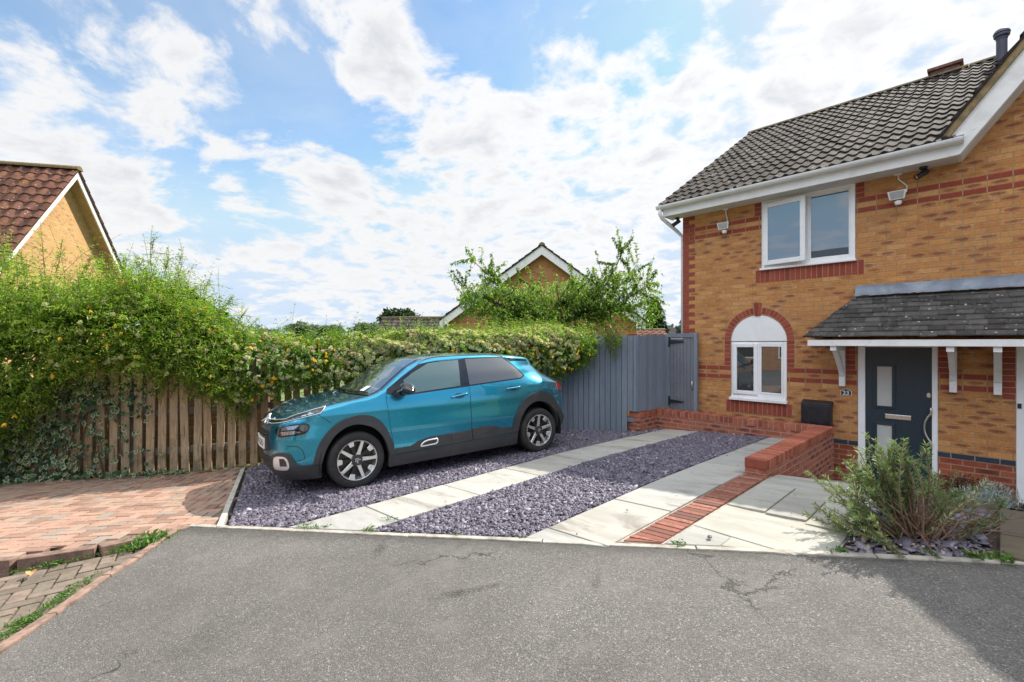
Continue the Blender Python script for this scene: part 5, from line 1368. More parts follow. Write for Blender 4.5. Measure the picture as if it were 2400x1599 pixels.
cpart(mb.build('underbody', M_GAP))
FARCH = [(.987,.348),(1.023,.494),(1.095,.631),(1.21,.745),(1.335,.806),(1.497,.832),(1.63,.804),(1.741,.716),(1.813,.582),(1.87,.427),(1.892,.319)]
FARCH_I = [(1.073,.200),(1.073,.337),(1.12,.491),(1.206,.628),(1.332,.71),(1.461,.731),(1.633,.672),(1.744,.558),(1.798,.416),(1.818,.313)]
def smooth_line(p, n=36):
    c = np.array(p); t = np.concatenate([[0], np.cumsum(np.hypot(*np.diff(c, axis=0).T))]); u = np.linspace(0, t[-1], n)
    q = np.stack([np.interp(u, t, c[:, 0]), np.interp(u, t, c[:, 1])], 1); k = q.copy()
    for _ in range(3): k[1:-1] = (k[:-2] + 2*k[1:-1] + k[2:])/4
    return [tuple(v) for v in k]
o = patch('wheel_arch', smooth_line(FARCH) + smooth_line(FARCH_I[1:])[::-1], M_CLAD, .020, thick=.07); twin(o)
RARCH = [(3.557,.360),(3.557,.392),(3.579,.523),(3.672,.696),(3.794,.809),(3.966,.874),(4.124,.879),(4.289,.812),(4.426,.663),(4.53,.518),(4.64,.455),(4.85,.44),(4.85,.30),(4.60,.285),(4.476,.300)]
RARCH_I = [(3.654,.363),(3.675,.48),(3.751,.62),(3.876,.722),(4.031,.748),(4.189,.707),(4.318,.605),(4.393,.462),(4.440,.310)]
o = patch('wheel_arch', smooth_line(RARCH, 50) + smooth_line(RARCH_I)[::-1], M_CLAD, .020, thick=.07); twin(o)
o = patch('sill', [(1.813,.178),(1.816,.31),(1.892,.312),(3.557,.350),(3.654,.356),(3.645,.178)], M_CLAD, .010, thick=.05); twin(o)
# doors: skins a little proud of dark gaps
DF = [(1.805,.935),(1.831,.696),(1.859,.497),(1.892,.325),(2.925,.349),(2.912,.494),(2.909,.666),(2.906,.876),(2.919,1.026),(2.814,1.026),(2.462,1.010),(2.082,.990),(1.91,.998),(1.813,1.028)]
DR = [(2.933,.349),(3.557,.360),(3.557,.392),(3.579,.523),(3.672,.696),(3.794,.809),(3.833,.862),(3.851,.909),(3.894,1.019),(3.915,1.098),(3.819,1.071),(3.518,1.059),(2.930,1.033),(2.917,.876),(2.920,.666),(2.922,.494)]
def grow(P, d):
    c = np.array(P); a = np.roll(c, 1, 0); b = np.roll(c, -1, 0); t = b-a; t /= np.linalg.norm(t, axis=1, keepdims=True)+1e-9; n = np.stack([t[:, 1], -t[:, 0]], 1)
    area = np.sum(c[:, 0]*np.roll(c[:, 1], -1) - np.roll(c[:, 0], -1)*c[:, 1]); n *= 1 if area > 0 else -1
    return [tuple(v) for v in c + n*d]
doors = []
for P, hd in ((DF, [(2.624,.914),(2.757,.929),(2.886,.944)]), (DR, [(3.50,.955),(3.611,.959),(3.733,.964)])):
    gp = patch('door_gap', grow(P, .0035), M_GAP, .0012, rim=False); twin(gp)
    d = patch('door', P, M_PAINT, .0035, rim=True); dt = twin(d); doors.append((d, dt))
    hc = hd[1]; el = [(hc[0] + .075*math.cos(t), hc[1]-.003 + .034*math.sin(t)) for t in np.linspace(0, 2*math.pi, 20, endpoint=False)]
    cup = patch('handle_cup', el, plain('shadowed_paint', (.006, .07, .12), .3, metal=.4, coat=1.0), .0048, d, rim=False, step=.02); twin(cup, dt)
    k = (hd[2][1]-hd[0][1])/(hd[2][0]-hd[0][0])
    h = rope('door_handle', [(hc[0]-.115, hc[1]-.006-.115*k), (hc[0]-.05, hc[1]-.004-.05*k), (hc[0]+.05, hc[1]-.004+.05*k), (hc[0]+.112, hc[1]-.004+.112*k)], .015, M_PAINT, .020, d, n=12); twin(h, dt)
cf = patch('door_cladding', [(1.892,.322),(1.892,.386),(2.085,.386),(2.179,.433),(2.319,.462),(2.909,.477),(2.923,.346)], M_CLAD, .016, doors[0][0], thick=.02); twin(cf, doors[0][1])
cr_ = patch('door_cladding', [(2.931,.346),(2.917,.494),(3.245,.490),(3.32,.462),(3.40,.440),(3.555,.427),(3.555,.360)], M_CLAD, .016, doors[1][0], thick=.02); twin(cr_, doors[1][1])
for P, d in (([(2.617,.462),(2.84,.460),(2.843,.385),(2.62,.38)], 0), ([(3.033,.474),(3.255,.474),(3.27,.405),(3.04,.395)], 1)):
    e = patch('cladding_pad', P, M_CLAD, .021, doors[d][0], thick=.006, dome=.003); twin(e, doors[d][1])
t_ = rope('trim_ring', [(2.200,.366),(2.215,.395),(2.247,.418),(2.297,.430),(2.412,.433),(2.424,.420),(2.419,.385),(2.398,.372),(2.286,.367)], .0095, M_SILVER, .020, doors[0][0], True); twin(t_, doors[0][1])
# side glazing
FR_ = [(1.816,1.034),(1.827,1.078),(2.035,1.209),(2.286,1.346),(2.423,1.370),(2.563,1.381),(2.882,1.387),(2.965,1.399),(3.683,1.396),(3.722,1.387),(3.794,1.314),(3.884,1.215),(3.941,1.113),(3.819,1.072),(3.518,1.060),(2.925,1.034),(2.814,1.028),(2.462,1.011),(2.082,.990),(1.91,.999)]
o = patch('window_frame', FR_, M_GBLACK, .005); ot = twin(o)
for P, m in (([(2.049,1.168),(2.182,1.244),(2.419,1.352),(2.631,1.372),(2.860,1.376),(2.800,1.046),(2.466,1.030),(2.179,1.014),(2.085,1.010)], M_CGLASS), ([(2.968,1.384),(3.657,1.382),(3.765,1.311),(3.852,1.212),(3.908,1.116),(3.819,1.086),(3.525,1.074),(2.936,1.047)], M_CPRIV)):
    w = patch('side_window', P, m, .0085, o, thick=.004); twin(w, ot)
o2 = patch('quarter_panel', [(3.740,1.388),(4.07,1.362),(4.461,1.316),(3.826,1.330)], M_GBLACK, .004); twin(o2)
for P in ([(1.813,1.037),(1.806,.99),(1.805,.935)], [(2.286,1.352),(2.383,1.399),(2.477,1.422),(2.595,1.434),(2.965,1.440),(3.331,1.436),(3.654,1.414),(3.715,1.392)], [(1.037,.885),(1.113,.821),(1.181,.766)], [(4.289,.812),(4.429,.812),(4.62,.83)]):
    twin(ribbon('panel_seam', P, .005, M_GAP, .0022))
fl = [(4.085 + .125*math.cos(t), .935 + .075*math.sin(t)) for t in np.linspace(0, 2*math.pi, 28)]
ribbon('fuel_flap_seam', fl, .004, M_GAP, .0022)
ribbon('bumper_crease', [(.718,.556),(.836,.550),(.887,.509),(.912,.407),(.822,.392)], .005, M_GAP, .002)
# mirrors
def mirror_():
    c = np.array([2.0-.53-.05, .97, 1.085]); mb = MB(); rings = 14; nseg = 18
    for i in range(rings+1):
        u = i/rings; sx = .025 + .075*math.sin(min(1, u*1.15)*math.pi*.5)*(1 if u < .85 else 1-(u-.85)*1.5); y = .865 + .235*u
        ry = math.sin(math.pi*min(1, max(0, u*.92+.08)))**.55; 
        for k in range(nseg):
            t = 2*math.pi*k/nseg; mb.v.append((-(1.40 + .085*ry*math.cos(t) + .03*u), y, 1.075 + .012*math.cos(u*3) + .072*ry*math.sin(t)*(1.05 if math.sin(t) > 0 else .85)))
    for i in range(rings):
        for k in range(nseg):
            a = i*nseg+k; b = i*nseg+(k+1) % nseg; mb.f.append((a, b, b+nseg, a+nseg))
    mb.f += [tuple(range(nseg)), tuple(range(rings*nseg, (rings+1)*nseg))]
    o = cpart(mb.build('wing_mirror', M_GBLACK, smooth='all'))
    s_ = cpart(MB().bar((-1.36, .80, 1.00), (-1.40, .90, 1.035), .14, .055).build('mirror_arm', M_BLACK, bevel=.012), o)
    pts = [(-(1.40 + .085*.9*math.cos(t) + .012), .90 + .17*((t-2.0)/1.9), 1.050 - .006*((t-2.0))) for t in np.linspace(2.0, 3.9, 12)]
    pts = [(-1.318 - .0*i + .002*abs(i-5), .915 + .0165*i, 1.047 + .0042*i) for i in range(11)]
    ind = cpart(MB().tube(pts, [.004]+[.010]*9+[.004], 8).build('indicator', M_LENS, smooth='all'), o)
    t2 = twin(o); twin(s_, t2); twin(ind, t2)
mirror_()
# windscreen, wipers, rear screen
def topgrid(name, x0, x1, tmax, m, off, n=26, parent=None, taper=0.0):
    ss = np.linspace(s_of_x(x0), s_of_x(x1), n); tt = np.linspace(-1, 1, 27); S, T = np.meshgrid(ss, tt, indexing='ij')
    Tm = T*tmax; P = topsurf(S, Tm); P[..., 2] += off; P[..., 0] -= off*.6
    I = np.arange(n*27).reshape(n, 27); F = np.stack([I[:-1, :-1], I[1:, :-1], I[1:, 1:], I[:-1, 1:]], -1).reshape(-1, 4)
    o = fast_mesh(name, np.array([local(p) for p in P.reshape(-1, 3)]), F, m, smooth=True)
    bm = bmesh.new(); bm.from_mesh(o.data); bmesh.ops.recalc_face_normals(bm, faces=bm.faces)
    if sum(f.normal.z for f in bm.faces) < 0: bmesh.ops.reverse_faces(bm, faces=bm.faces)
    bm.to_mesh(o.data); bm.free(); return cpart(o, parent)
ws = topgrid('windscreen_surround', 1.035, 1.80, .965, M_GBLACK, .002)
topgrid('windscreen', 1.09, 1.76, .925, M_WSCR, .0045, parent=ws)
P = [topsurf(s_of_x(1.085), t) + np.array([-.012, 0, .022]) for t in np.linspace(-.2, .86, 9)]
cpart(MB().tube([local(p) for p in P], .009, 6).build('wiper', M_BLACK)); 
P = [topsurf(s_of_x(1.085), t) + np.array([.01, 0, .022]) for t in np.linspace(-.9, -.15, 7)]
cpart(MB().tube([local(p) for p in P], .009, 6).build('wiper', M_BLACK))
p0 = topsurf(s_of_x(1.17), .52) + np.array([-.012, 0, .016])
pp = [topsurf(s_of_x(x), t) + np.array([-.010, 0, .009]) for x, t in ((1.13, .50), (1.13, .64), (1.22, .63), (1.22, .51))]
cpart(MB().prism([local(p) for p in pp], (0, 0, .001)).build('parking_ticket', plain('white_paper', (.75, .77, .77), .7)), ws)
rsc = patch('rear_screen', [(s, z) for s, z in ((-4.9+0, 1.06), (-4.95, 1.30))][:0] or [(4.78, 1.05), (4.84, 1.31), (S_END, 1.31), (S_END, 1.05)], M_CPRIV, .004); twin(rsc)
# lights, grille, number plate
dr = patch('running_lamp', [(.10,.770),(.147,.795),(.35,.802),(.603,.822),(.93,.902),(1.135,.940),(1.08,.885),(.933,.856),(.714,.812),(.574,.794),(.35,.772)], M_GBLACK, .006, thick=.02); drt = twin(dr)
for nm, P in (('chrome_strip', [(.12,.797),(.35,.806),(.603,.826),(.93,.905),(1.135,.942)]), ('chrome_strip', [(1.13,.938),(1.08,.884),(.933,.852),(.714,.808),(.574,.790),(.35,.768),(.12,.766)])):
    q = rope(nm, P, 0.0042, M_SILVER, .008, dr, n=30)
q = patch('lens', [(.574,.802),(.714,.822),(.933,.872),(1.06,.900),(1.02,.885),(.93,.866),(.72,.818)], M_LENS, .009, dr, thick=.004); twin(q, drt)
patch('grille', [(-.11,.765),(-.11,.800),(.11,.800),(.11,.765)], M_GBLACK, .005, rim=False)
for k in (0, .042):
    for sg in (-1, 1): rope('emblem', [(0, .800+k), (sg*.05, .775+k*.9), (sg*.105, .750+k*.85)], .010, M_SILVER, .012, n=8)
hd = patch('headlight', smooth_line([(.513,.728),(.556,.748),(.729,.774),(.847,.786),(.944,.788),(.972,.769),(.970,.748),(.955,.704),(.925,.672),(.779,.660),(.621,.643),(.560,.660),(.520,.70),(.513,.728)], 50)[:-1], M_GBLACK, .005, thick=.03, dome=.004); hdt = twin(hd)
for P in ([(.640,.735),(.729,.757),(.86,.768),(.80,.724),(.64,.712)], [(.875,.768),(.935,.770),(.952,.750),(.94,.712),(.90,.70),(.86,.725)], [(.63,.700),(.80,.712),(.88,.695),(.80,.676),(.66,.664)]):
    q = patch('reflector', P, M_LENS, .0105, hd, thick=.004); twin(q, hdt)
g_ = patch('grille', [(-.36,.690),(-.43,.491),(-.2,.465),(.2,.465),(.43,.491),(.36,.690)], M_BLACK, .004, rim=True)
for z in (.625, .655): rope('slat', [(-.34, z), (.34, z)], .006, M_GBLACK, .008, g_, n=14)
pl_ = patch('number_plate', [(-.26,.490),(-.26,.602),(.26,.602),(.26,.490)], M_PLATE_W, .018, thick=.012)
c0 = Vector(local(sbody(0, .546, .026)))
tm = text_mesh('plate_lettering', 'GF18 GXU', .098, Matrix.Rotation(R(90), 4, 'Z') @ Matrix.Rotation(R(90), 4, 'X'), M_BLACK, car, .001)
tm.matrix_parent_inverse = Matrix()
me = tm.data; co = np.empty(len(me.vertices)*3, np.float32); me.vertices.foreach_get('co', co); co = co.reshape(-1, 3)
sy = co[:, 1]/max(abs(co[:, 1]).max(), 1e-6)*.235; P = sbody(sy, .546 + co[:, 2], .0195); co2 = np.array([local(p) for p in P]); me.vertices.foreach_set('co', co2.astype(np.float32).ravel()); me.update()
tm.parent = pl_
it = patch('lower_intake', [(-.44,.316),(-.48,.430),(0,.415),(.48,.430),(.44,.316),(0,.300)], M_BLACK, .003, rim=True)
for z in (.335, .360, .385): rope('slat', [(-.44, z+.008), (0, z), (.44, z+.008)], .006, M_CLAD, .008, it, n=18)
lc = patch('front_bumper_trim', [(.445,.300),(.480,.445),(.503,.456),(.585,.477),(.700,.488),(.745,.475),(.775,.445),(.818,.370),(.845,.350),(.879,.341),(1.073,.337),(1.070,.185),(.775,.180),(.467,.180)], M_CLAD, .012, thick=.04); twin(lc)
lp = patch('front_lip', [(-.46,.180),(-.44,.300),(0,.290),(.44,.300),(.46,.180),(0,.180)], M_CLAD, .010, thick=.04)
fg = patch('fog_lamp_surround', smooth_line([(.50,.300),(.505,.36),(.525,.415),(.56,.440),(.62,.448),(.700,.446),(.733,.420),(.747,.350),(.742,.318),(.715,.303),(.60,.298),(.50,.300)], 40)[:-1], M_SILVER, .018, lc, thick=.02, dome=.003)
fh = patch('fog_lamp', [(.635,.425),(.692,.428),(.716,.395),(.722,.345),(.632,.343)], M_GBLACK, .0225, fg, thick=.004)
fgt = twin(fg); twin(fh, fgt)
tl = patch('tail_light', smooth_line([(4.47,.868),(4.50,.925),(4.56,.985),(4.70,.985),(4.86,.97),(4.86,.88),(4.70,.868),(4.56,.860),(4.47,.868)], 36)[:-1], M_RED, .012, thick=.03, dome=.006); twin(tl)
# wheels
def wheel(xc, yc, sd, steer=0.0):
    root = bpy.data.objects.new('wheel', None); root.empty_display_size = .1; link(root); root.parent = car
    root.location = (-xc, yc*sd, .318); root.rotation_euler = (0, R(steer), 0 if sd > 0 else math.pi)
    # local: +y outwards
    tp = [(.222,-.10),(.290,-.103),(.308,-.092),(.3155,-.07),(.318,-.03),(.318,.03),(.3155,.07),(.308,.092),(.292,.103),(.262,.106),(.235,.100),(.226,.088),(.222,.07)]
    a = MB().lathe(tp, 64).build('tyre', M_TYRE, smooth=40); a.parent = root
    r_ = MB().lathe([(.224,.06),(.226,.093),(.222,.099),(.214,.096),(.208,.080),(.200,.03),(.195,-.05)], 64).build('rim', M_ALLOY, smooth=40); r_.parent = root
    dk = plain('wheel_black', (.012, .012, .013), .35, var=.2)
    d = MB().lathe([(0,.022),(.08,.026),(.17,.030),(.206,.028),(.206,.02)], 48).build('wheel_disc', dk, smooth=30); d.parent = root
    for k in range(5):
        t = R(90) + 2*math.pi*k/5 + R(9); M_ = Matrix.Rotation(-t, 4, 'Y')
        mb = MB(); q = [(.045, -.030), (.075, -.021), (.200, -.017), (.216, -.021), (.216, .021), (.200, .017), (.075, .021), (.045, .030)]
        yb_ = lambda r: .088 if r > .19 else .072 + (r-.045)*.10
        top = [M_ @ Vector((r, yb_(r), w)) for r, w in q]; bot = [M_ @ Vector((r*(1.0), yb_(r)-.035, w*1.05)) for r, w in q]; n = len(q)
        mb.poly(top+bot, [tuple(range(n)), tuple(range(2*n-1, n-1, -1))] + [(i, n+i, n+(i+1) % n, (i+1) % n) for i in range(n)])
        o = mb.build('spoke', M_ALLOY, bevel=.003, seg=1); o.parent = root
        t2 = t + math.pi/5; M2 = Matrix.Rotation(-t2, 4, 'Y'); mb = MB()
        q = [(.158, -.020), (.163, -.026), (.203, -.033), (.217, -.036), (.217, .036), (.203, .033), (.163, .026), (.158, .020)]
        top = [M2 @ Vector((r, .080 + (r-.15)*.13, w)) for r, w in q]; bot = [M2 @ Vector((r, .055, w)) for r, w in q]; n = len(q)
        mb.poly(top+bot, [tuple(range(n)), tuple(range(2*n-1, n-1, -1))] + [(i, n+i, n+(i+1) % n, (i+1) % n) for i in range(n)])
        o = mb.build('rim_block', M_ALLOY, bevel=.003, seg=1); o.parent = root
        o = MB().bar(M2 @ Vector((.05, .045, 0)), M2 @ Vector((.155, .05, 0)), .035, .03, up=(0, 1, 0)).build('inner_spoke', dk); o.parent = root
    h = MB().prism([(.058*math.copysign(abs(math.cos(t))**.55, math.cos(t)), .070, .058*math.copysign(abs(math.sin(t))**.55, math.sin(t))) for t in np.linspace(0, 2*math.pi, 32, endpoint=False)], (0, .018, 0)).build('hub_cap', plain('hub_grey', (.035, .036, .038), .4), bevel=.004); h.parent = root
    for k in (-.012, .012):
        e = MB().bar((0, .090, .012+k), (.026, .090, -.014+k), .007, .004, up=(0, 1, 0)).bar((0, .0905, .012+k), (-.026, .0905, -.014+k), .007, .004, up=(0, 1, 0)).build('chevron', M_ALLOY); e.parent = h; e.rotation_euler = (0, R(60) if steer else 0, 0)
    return root
wheel(.86, .735, 1, -9); wheel(3.45, .735, 1, 4); wheel(.86, .735, -1, 3); wheel(3.45, .735, -1, 7)
# ------------------------------------------------------------------ plants
def unit(v): return v / (np.linalg.norm(v, axis=-1, keepdims=True) + 1e-9)
class Leaves:
    """many small folded leaves gathered into one mesh"""
    def __init__(s): s.P = []; s.A = []; s.n = 0
    def add(s, pos, dirv, size, wid, rnd, g, droop=.25, roll=None):
        n = len(pos); d = unit(np.asarray(dirv, float)); up = np.array([0, 0, 1.0]) + g.normal(0, .55 if roll is None else roll, (n, 3)); sd = unit(np.cross(d, up)); nn = np.cross(sd, d)
        L = np.broadcast_to(size, (n,))[:, None]; Wd = L*wid
        base = pos; tip = pos + d*L - np.array([0, 0, 1.0])*L*droop; mid = pos + d*L*.48 - np.array([0, 0, 1.0])*L*droop*.2
        a = mid + sd*Wd*.5 + nn*Wd*.18; b = mid - sd*Wd*.5 + nn*Wd*.18
        s.P.append(np.stack([base, a, tip, b], 1).reshape(-1, 3)); s.A.append(np.repeat(np.broadcast_to(rnd, (n,)), 4)); s.n += n; return s
    def build(s, name, m, parent=None):
        I = np.arange(s.n)*4; F = np.concatenate([np.stack([I, I+1, I+2], 1), np.stack([I, I+2, I+3], 1)])
        return fast_mesh(name, np.concatenate(s.P), F, m, parent, np.concatenate(s.A))
def wob(s, t, seed):
    g = np.random.default_rng(seed); o = 0
    for k in range(7): o = o + np.sin(s*g.uniform(.8, 9) + t*g.uniform(.5, 6) + g.uniform(0, 6.3)) * g.uniform(.4, 1)
    return o / 3.2
def leafmat(name, stops, trans=.35, rough=.45, mott=.12): return attr_mat(name, stops, rough, trans, .35, mott, 18)
M_CLEM = leafmat('clematis_leaf', [(0, (.035, .09, .013)), (.35, (.12, .24, .03)), (.7, (.24, .38, .05)), (1, (.38, .48, .10))], .55)
M_JASM = leafmat('climber_leaf', [(0, (.04, .09, .014)), (.35, (.15, .26, .034)), (.7, (.30, .44, .06)), (1, (.50, .58, .16))], .55, .36)
M_STEM = plain('brown_stem', (.13, .085, .05), .85, var=.3, scale=30)
HK = np.array([(2.1,2.15,.0),(2.7,2.35,.0),(3.0,2.36,.0),(3.6,2.38,.05),(3.9,2.48,.15),(4.2,2.56,.40),(4.5,2.46,.90),(4.9,2.40,1.20),(5.3,2.56,1.22),(5.7,2.44,1.14),(6.0,2.22,1.16),(6.3,1.95,.86),(6.6,1.80,.72),(6.8,1.74,.80),(7.1,1.68,.98),(7.6,1.66,1.0),(8.2,1.69,1.08),(9.0,1.76,1.12),(9.8,1.80,1.12),(10.6,1.80,1.12),(11.2,1.88,1.12),(11.7,1.86,1.05),(12.1,1.80,1.10),(12.45,1.74,1.35),(12.7,1.72,1.62)])
GFP = [(-5.86, 6.80), (-4.46, 7.43)]
def spine(s):
    pts = np.array(FB + [GFP[1]]); L = np.concatenate([[0], np.cumsum(np.hypot(*np.diff(pts, axis=0).T))]); s = np.asarray(s, float)
    x = np.interp(s, L, pts[:, 0]); y = np.interp(s, L, pts[:, 1]); e = .05
    dx = np.interp(s+e, L, pts[:, 0]) - np.interp(s-e, L, pts[:, 0]); dy = np.interp(s+e, L, pts[:, 1]) - np.interp(s-e, L, pts[:, 1]); l = np.hypot(dx, dy)+1e-9
    return np.stack([x, y], -1), np.stack([dy/l, -dx/l], -1)
def hedge_pts(n, s0, s1, g, depth, rmin, rmax, seed, th=(-80, 150)):
    s = g.uniform(s0, s1, n); t = R(1)*g.uniform(th[0], th[1], n); zt = np.interp(s, HK[:, 0], HK[:, 1]); zb = np.interp(s, HK[:, 0], HK[:, 2])
    q, nr = spine(s); dp = np.interp(s, *depth); rad = g.uniform(rmin, rmax, n)**.6 * (1 + .24*wob(s*1.3, t*1.2, seed) + .13*wob(s*4, t*4, seed+9))
    zc = (zt+zb)/2; hz = (zt-zb)/2*.94; c, sn = np.cos(t), np.sin(t)
    c2 = np.sign(c)*np.abs(c)**.75; s2 = np.sign(sn)*np.abs(sn)**.85
    pos = np.stack([q[:, 0] + nr[:, 0]*(c2*dp*rad+.08), q[:, 1] + nr[:, 1]*(c2*dp*rad+.08), zc + hz*s2*rad], -1)
    out = np.stack([nr[:, 0]*c, nr[:, 1]*c, sn], -1); return pos, out, s
def sprays(LV, pos, direc, g, length, per, size, wid, pairs=True, droop=.35, rnd=None, spread=1.0, stems=None, stem_r=.002):
    n = len(pos); d = unit(direc); L = length*g.lognormal(0, .35, n); u = unit(np.cross(d, g.normal(0, 1, (n, 3))))
    bend = u*g.normal(0, .25, (n, 1)) + np.array([0, 0, -1.0])*droop*g.uniform(.3, 1.2, (n, 1)); base_r = g.beta(2.2, 2.2, n) if rnd is None else rnd
    for k in range(per):
        f = (k+.7)/per; p = pos + d*(L*f)[:, None] + bend*(L*f*f)[:, None]; tan = unit(d + bend*2*f)
        sd = unit(np.cross(tan, g.normal(0, 1, (n, 3))))
        for sg in ((1, -1) if pairs else (1,)):
            ld = tan*.55 + sd*sg*spread + g.normal(0, .25, (n, 3)) + np.array([0, 0, .15])
            LV.add(p, ld, size*g.lognormal(0, .28, n)*(1.1-.5*f), wid, np.clip(base_r + g.normal(0, .12, n) + .12*f, 0, 1), g)
    if stems is not None:
        for i in range(0, n, stems[1]):
            ps = [pos[i] + d[i]*L[i]*f + bend[i]*L[i]*f*f for f in (-.2, .25, .6, 1.0)]; stems[0].tube(ps, [stem_r*1.6, stem_r*1.3, stem_r, stem_r*.6], 4, False)

g = np.random.default_rng(12)
# the tall feathery climber on the left
cl = empty('climbing_shrub', (-8.6, .3, -.2), 'tall feathery green climber with yellow flowers smothering the left end of the picket fence', 'climber')
LV = Leaves(); ST = MB(); dep = ([2, 3.5, 5.0, 5.9, 6.6], [.75, .75, .72, .55, .42])
pos, out, s = hedge_pts(9500, 2.3, 6.55, g, dep, .45, 1.0, 3); cl_n = wob(s*2.6, pos[:, 2]*4.5, 44) + g.normal(0, .28, len(s)); pos, out = pos[cl_n > -.22], out[cl_n > -.22]; sprays(LV, pos, out*.8 + np.array([0, 0, .45]) + g.normal(0, .5, out.shape), g, .26, 7, .044, .34, stems=(ST, 9))
pos, out, s = hedge_pts(9000, 2.3, 6.5, g, dep, .10, .72, 3); LV.add(pos, out + g.normal(0, .8, out.shape), .075*g.lognormal(0, .3, len(pos)), .6, g.uniform(0, .35, len(pos)), g)
pos, out, s = hedge_pts(620, 2.6, 6.4, g, dep, .9, 1.06, 3, (15, 120)); sprays(LV, pos, out*.35 + np.array([0, 0, 1.0]) + g.normal(0, .35, out.shape), g, .42, 9, .044, .34, droop=.15, stems=(ST, 3))
pos, out, s = hedge_pts(9000, 2.3, 6.45, g, dep, .35, 1.0, 3, (95, 265)); LV.add(pos, out + g.normal(0, .8, out.shape), .10*g.lognormal(0, .3, len(pos)), .65, g.uniform(0, .4, len(pos)), g)
# long shoots standing out of the top
def shoot(LV, ST, p, tip, g, n=16, size=.05, side=5, wid=.36):
    p, tip = np.array(p, float), np.array(tip, float); k = np.linspace(0, 1, 7); c = p + (tip-p)*k[:, None]; w = g.normal(0, .03, 3); c += w*np.sin(k*3.1)[:, None]
    ST.tube([tuple(q) for q in c], list(np.linspace(.006, .0015, 7)), 5, False)
    for j in range(n):
        f = .12 + .88*(j+.5)/n; q = p + (tip-p)*f; d = unit(tip-p)
        sd = unit(np.cross(d, g.normal(0, 1, 3)))
        for sg in (1, -1): LV.add(q[None], (d*.6 + sd*sg)[None], np.array([size*(1.15-.6*f)]), wid, g.uniform(.35, .8), g)
    for j in range(side):
        f = g.uniform(.05, .75); q = p + (tip-p)*f; dd = unit(unit(tip-p)*.7 + unit(g.normal(0, 1, 3))*.7)
        sprays(LV, q[None], dd[None], g, .17, 6, size*.85, wid, droop=.1, stems=(ST, 1))
for px, d, y0, y1, lean in ((105, 6.5, 640, 505, -.08), (130, 6.4, 640, 560, .12), (355, 6.7, 640, 528, .02), (340, 6.6, 650, 590, -.2), (415, 6.8, 660, 578, .10), (385, 6.7, 640, 580, .06), (60, 6.4, 650, 585, -.1), (290, 6.8, 650, 595, 0), (200, 6.6, 640, 590, .1), (470, 6.9, 700, 655, .12), (520, 6.9, 730, 690, .2), (550, 7, 770, 725, .2), (240, 6.5, 640, 600, -.1), (10, 6.4, 640, 590, 0)):
    a = camframe(px, y0, d); b = camframe(px + lean*140, y1, d); shoot(LV, ST, a, b, g, side=7)
LV.build('foliage', M_JASM, cl); ST.build('stems', M_STEM, cl)
# the clematis along the fence
cm = empty('clematis_hedge', (-6.9, 3.8, 0), 'clematis hedge full of fluffy seed heads and yellow bells behind the teal car', 'hedge')
LV = Leaves(); ST = MB(); dep2 = ([6.0, 6.8, 7.5, 9, 11.5, 12.3, 12.8], [.34, .36, .36, .38, .42, .30, .12])
pos, out, s = hedge_pts(7600, 6.15, 12.55, g, dep2, .5, 1.0, 5, (-75, 140)); cl_n = wob(s*2.6, pos[:, 2]*5, 45) + g.normal(0, .3, len(s)); pos, out = pos[cl_n > -.30], out[cl_n > -.30]; sprays(LV, pos, out*.8 + np.array([0, 0, .35]) + g.normal(0, .5, out.shape), g, .15, 5, .047, .44, stems=(ST, 14), stem_r=.0016)
pos, out, s = hedge_pts(3500, 6.2, 12.5, g, dep2, .1, .6, 5); LV.add(pos, out + g.normal(0, .8, out.shape), .07*g.lognormal(0, .3, len(pos)), .65, g.uniform(0, .3, len(pos)), g)
pos, out, s = hedge_pts(800, 6.2, 12.4, g, dep2, .9, 1.05, 5, (30, 120)); sprays(LV, pos, out*.4 + np.array([0, 0, .8]) + g.normal(0, .5, out.shape), g, .27, 7, .044, .4, droop=.2, stems=(ST, 2))
# trails hanging down the pickets and the grey fence
for s_, ln in [(5.55, .45), (6.35, .3), (6.6, .35), (7.0, .3), (5.9, .55), (6.1, .4), (7.6, .25), (8.3, .2)] + [(x, l) for x, l in ((11.9, .5), (12.15, .75), (12.3, .55), (12.5, .4), (12.72, .25), (12.85, .5), (12.95, .35))]:
    q, nr = spine(s_); zb = float(np.interp(s_, HK[:, 0], HK[:, 2])) if s_ < 11.8 else 1.72; p = np.array([q[0]+nr[0]*.10, q[1]+nr[1]*.10, zb+.12])
    for _ in range(5):
        tip = p + np.array([g.normal(0, .09), g.normal(0, .09), -ln*g.uniform(.5, 1.15)]); shoot(LV, ST, p + np.array([*g.normal(0, .06, 2), 0]), tip, g, 12, .042, 3, .45)
LV.build('foliage', M_CLEM, cm); ST.build('stems', M_STEM, cm)
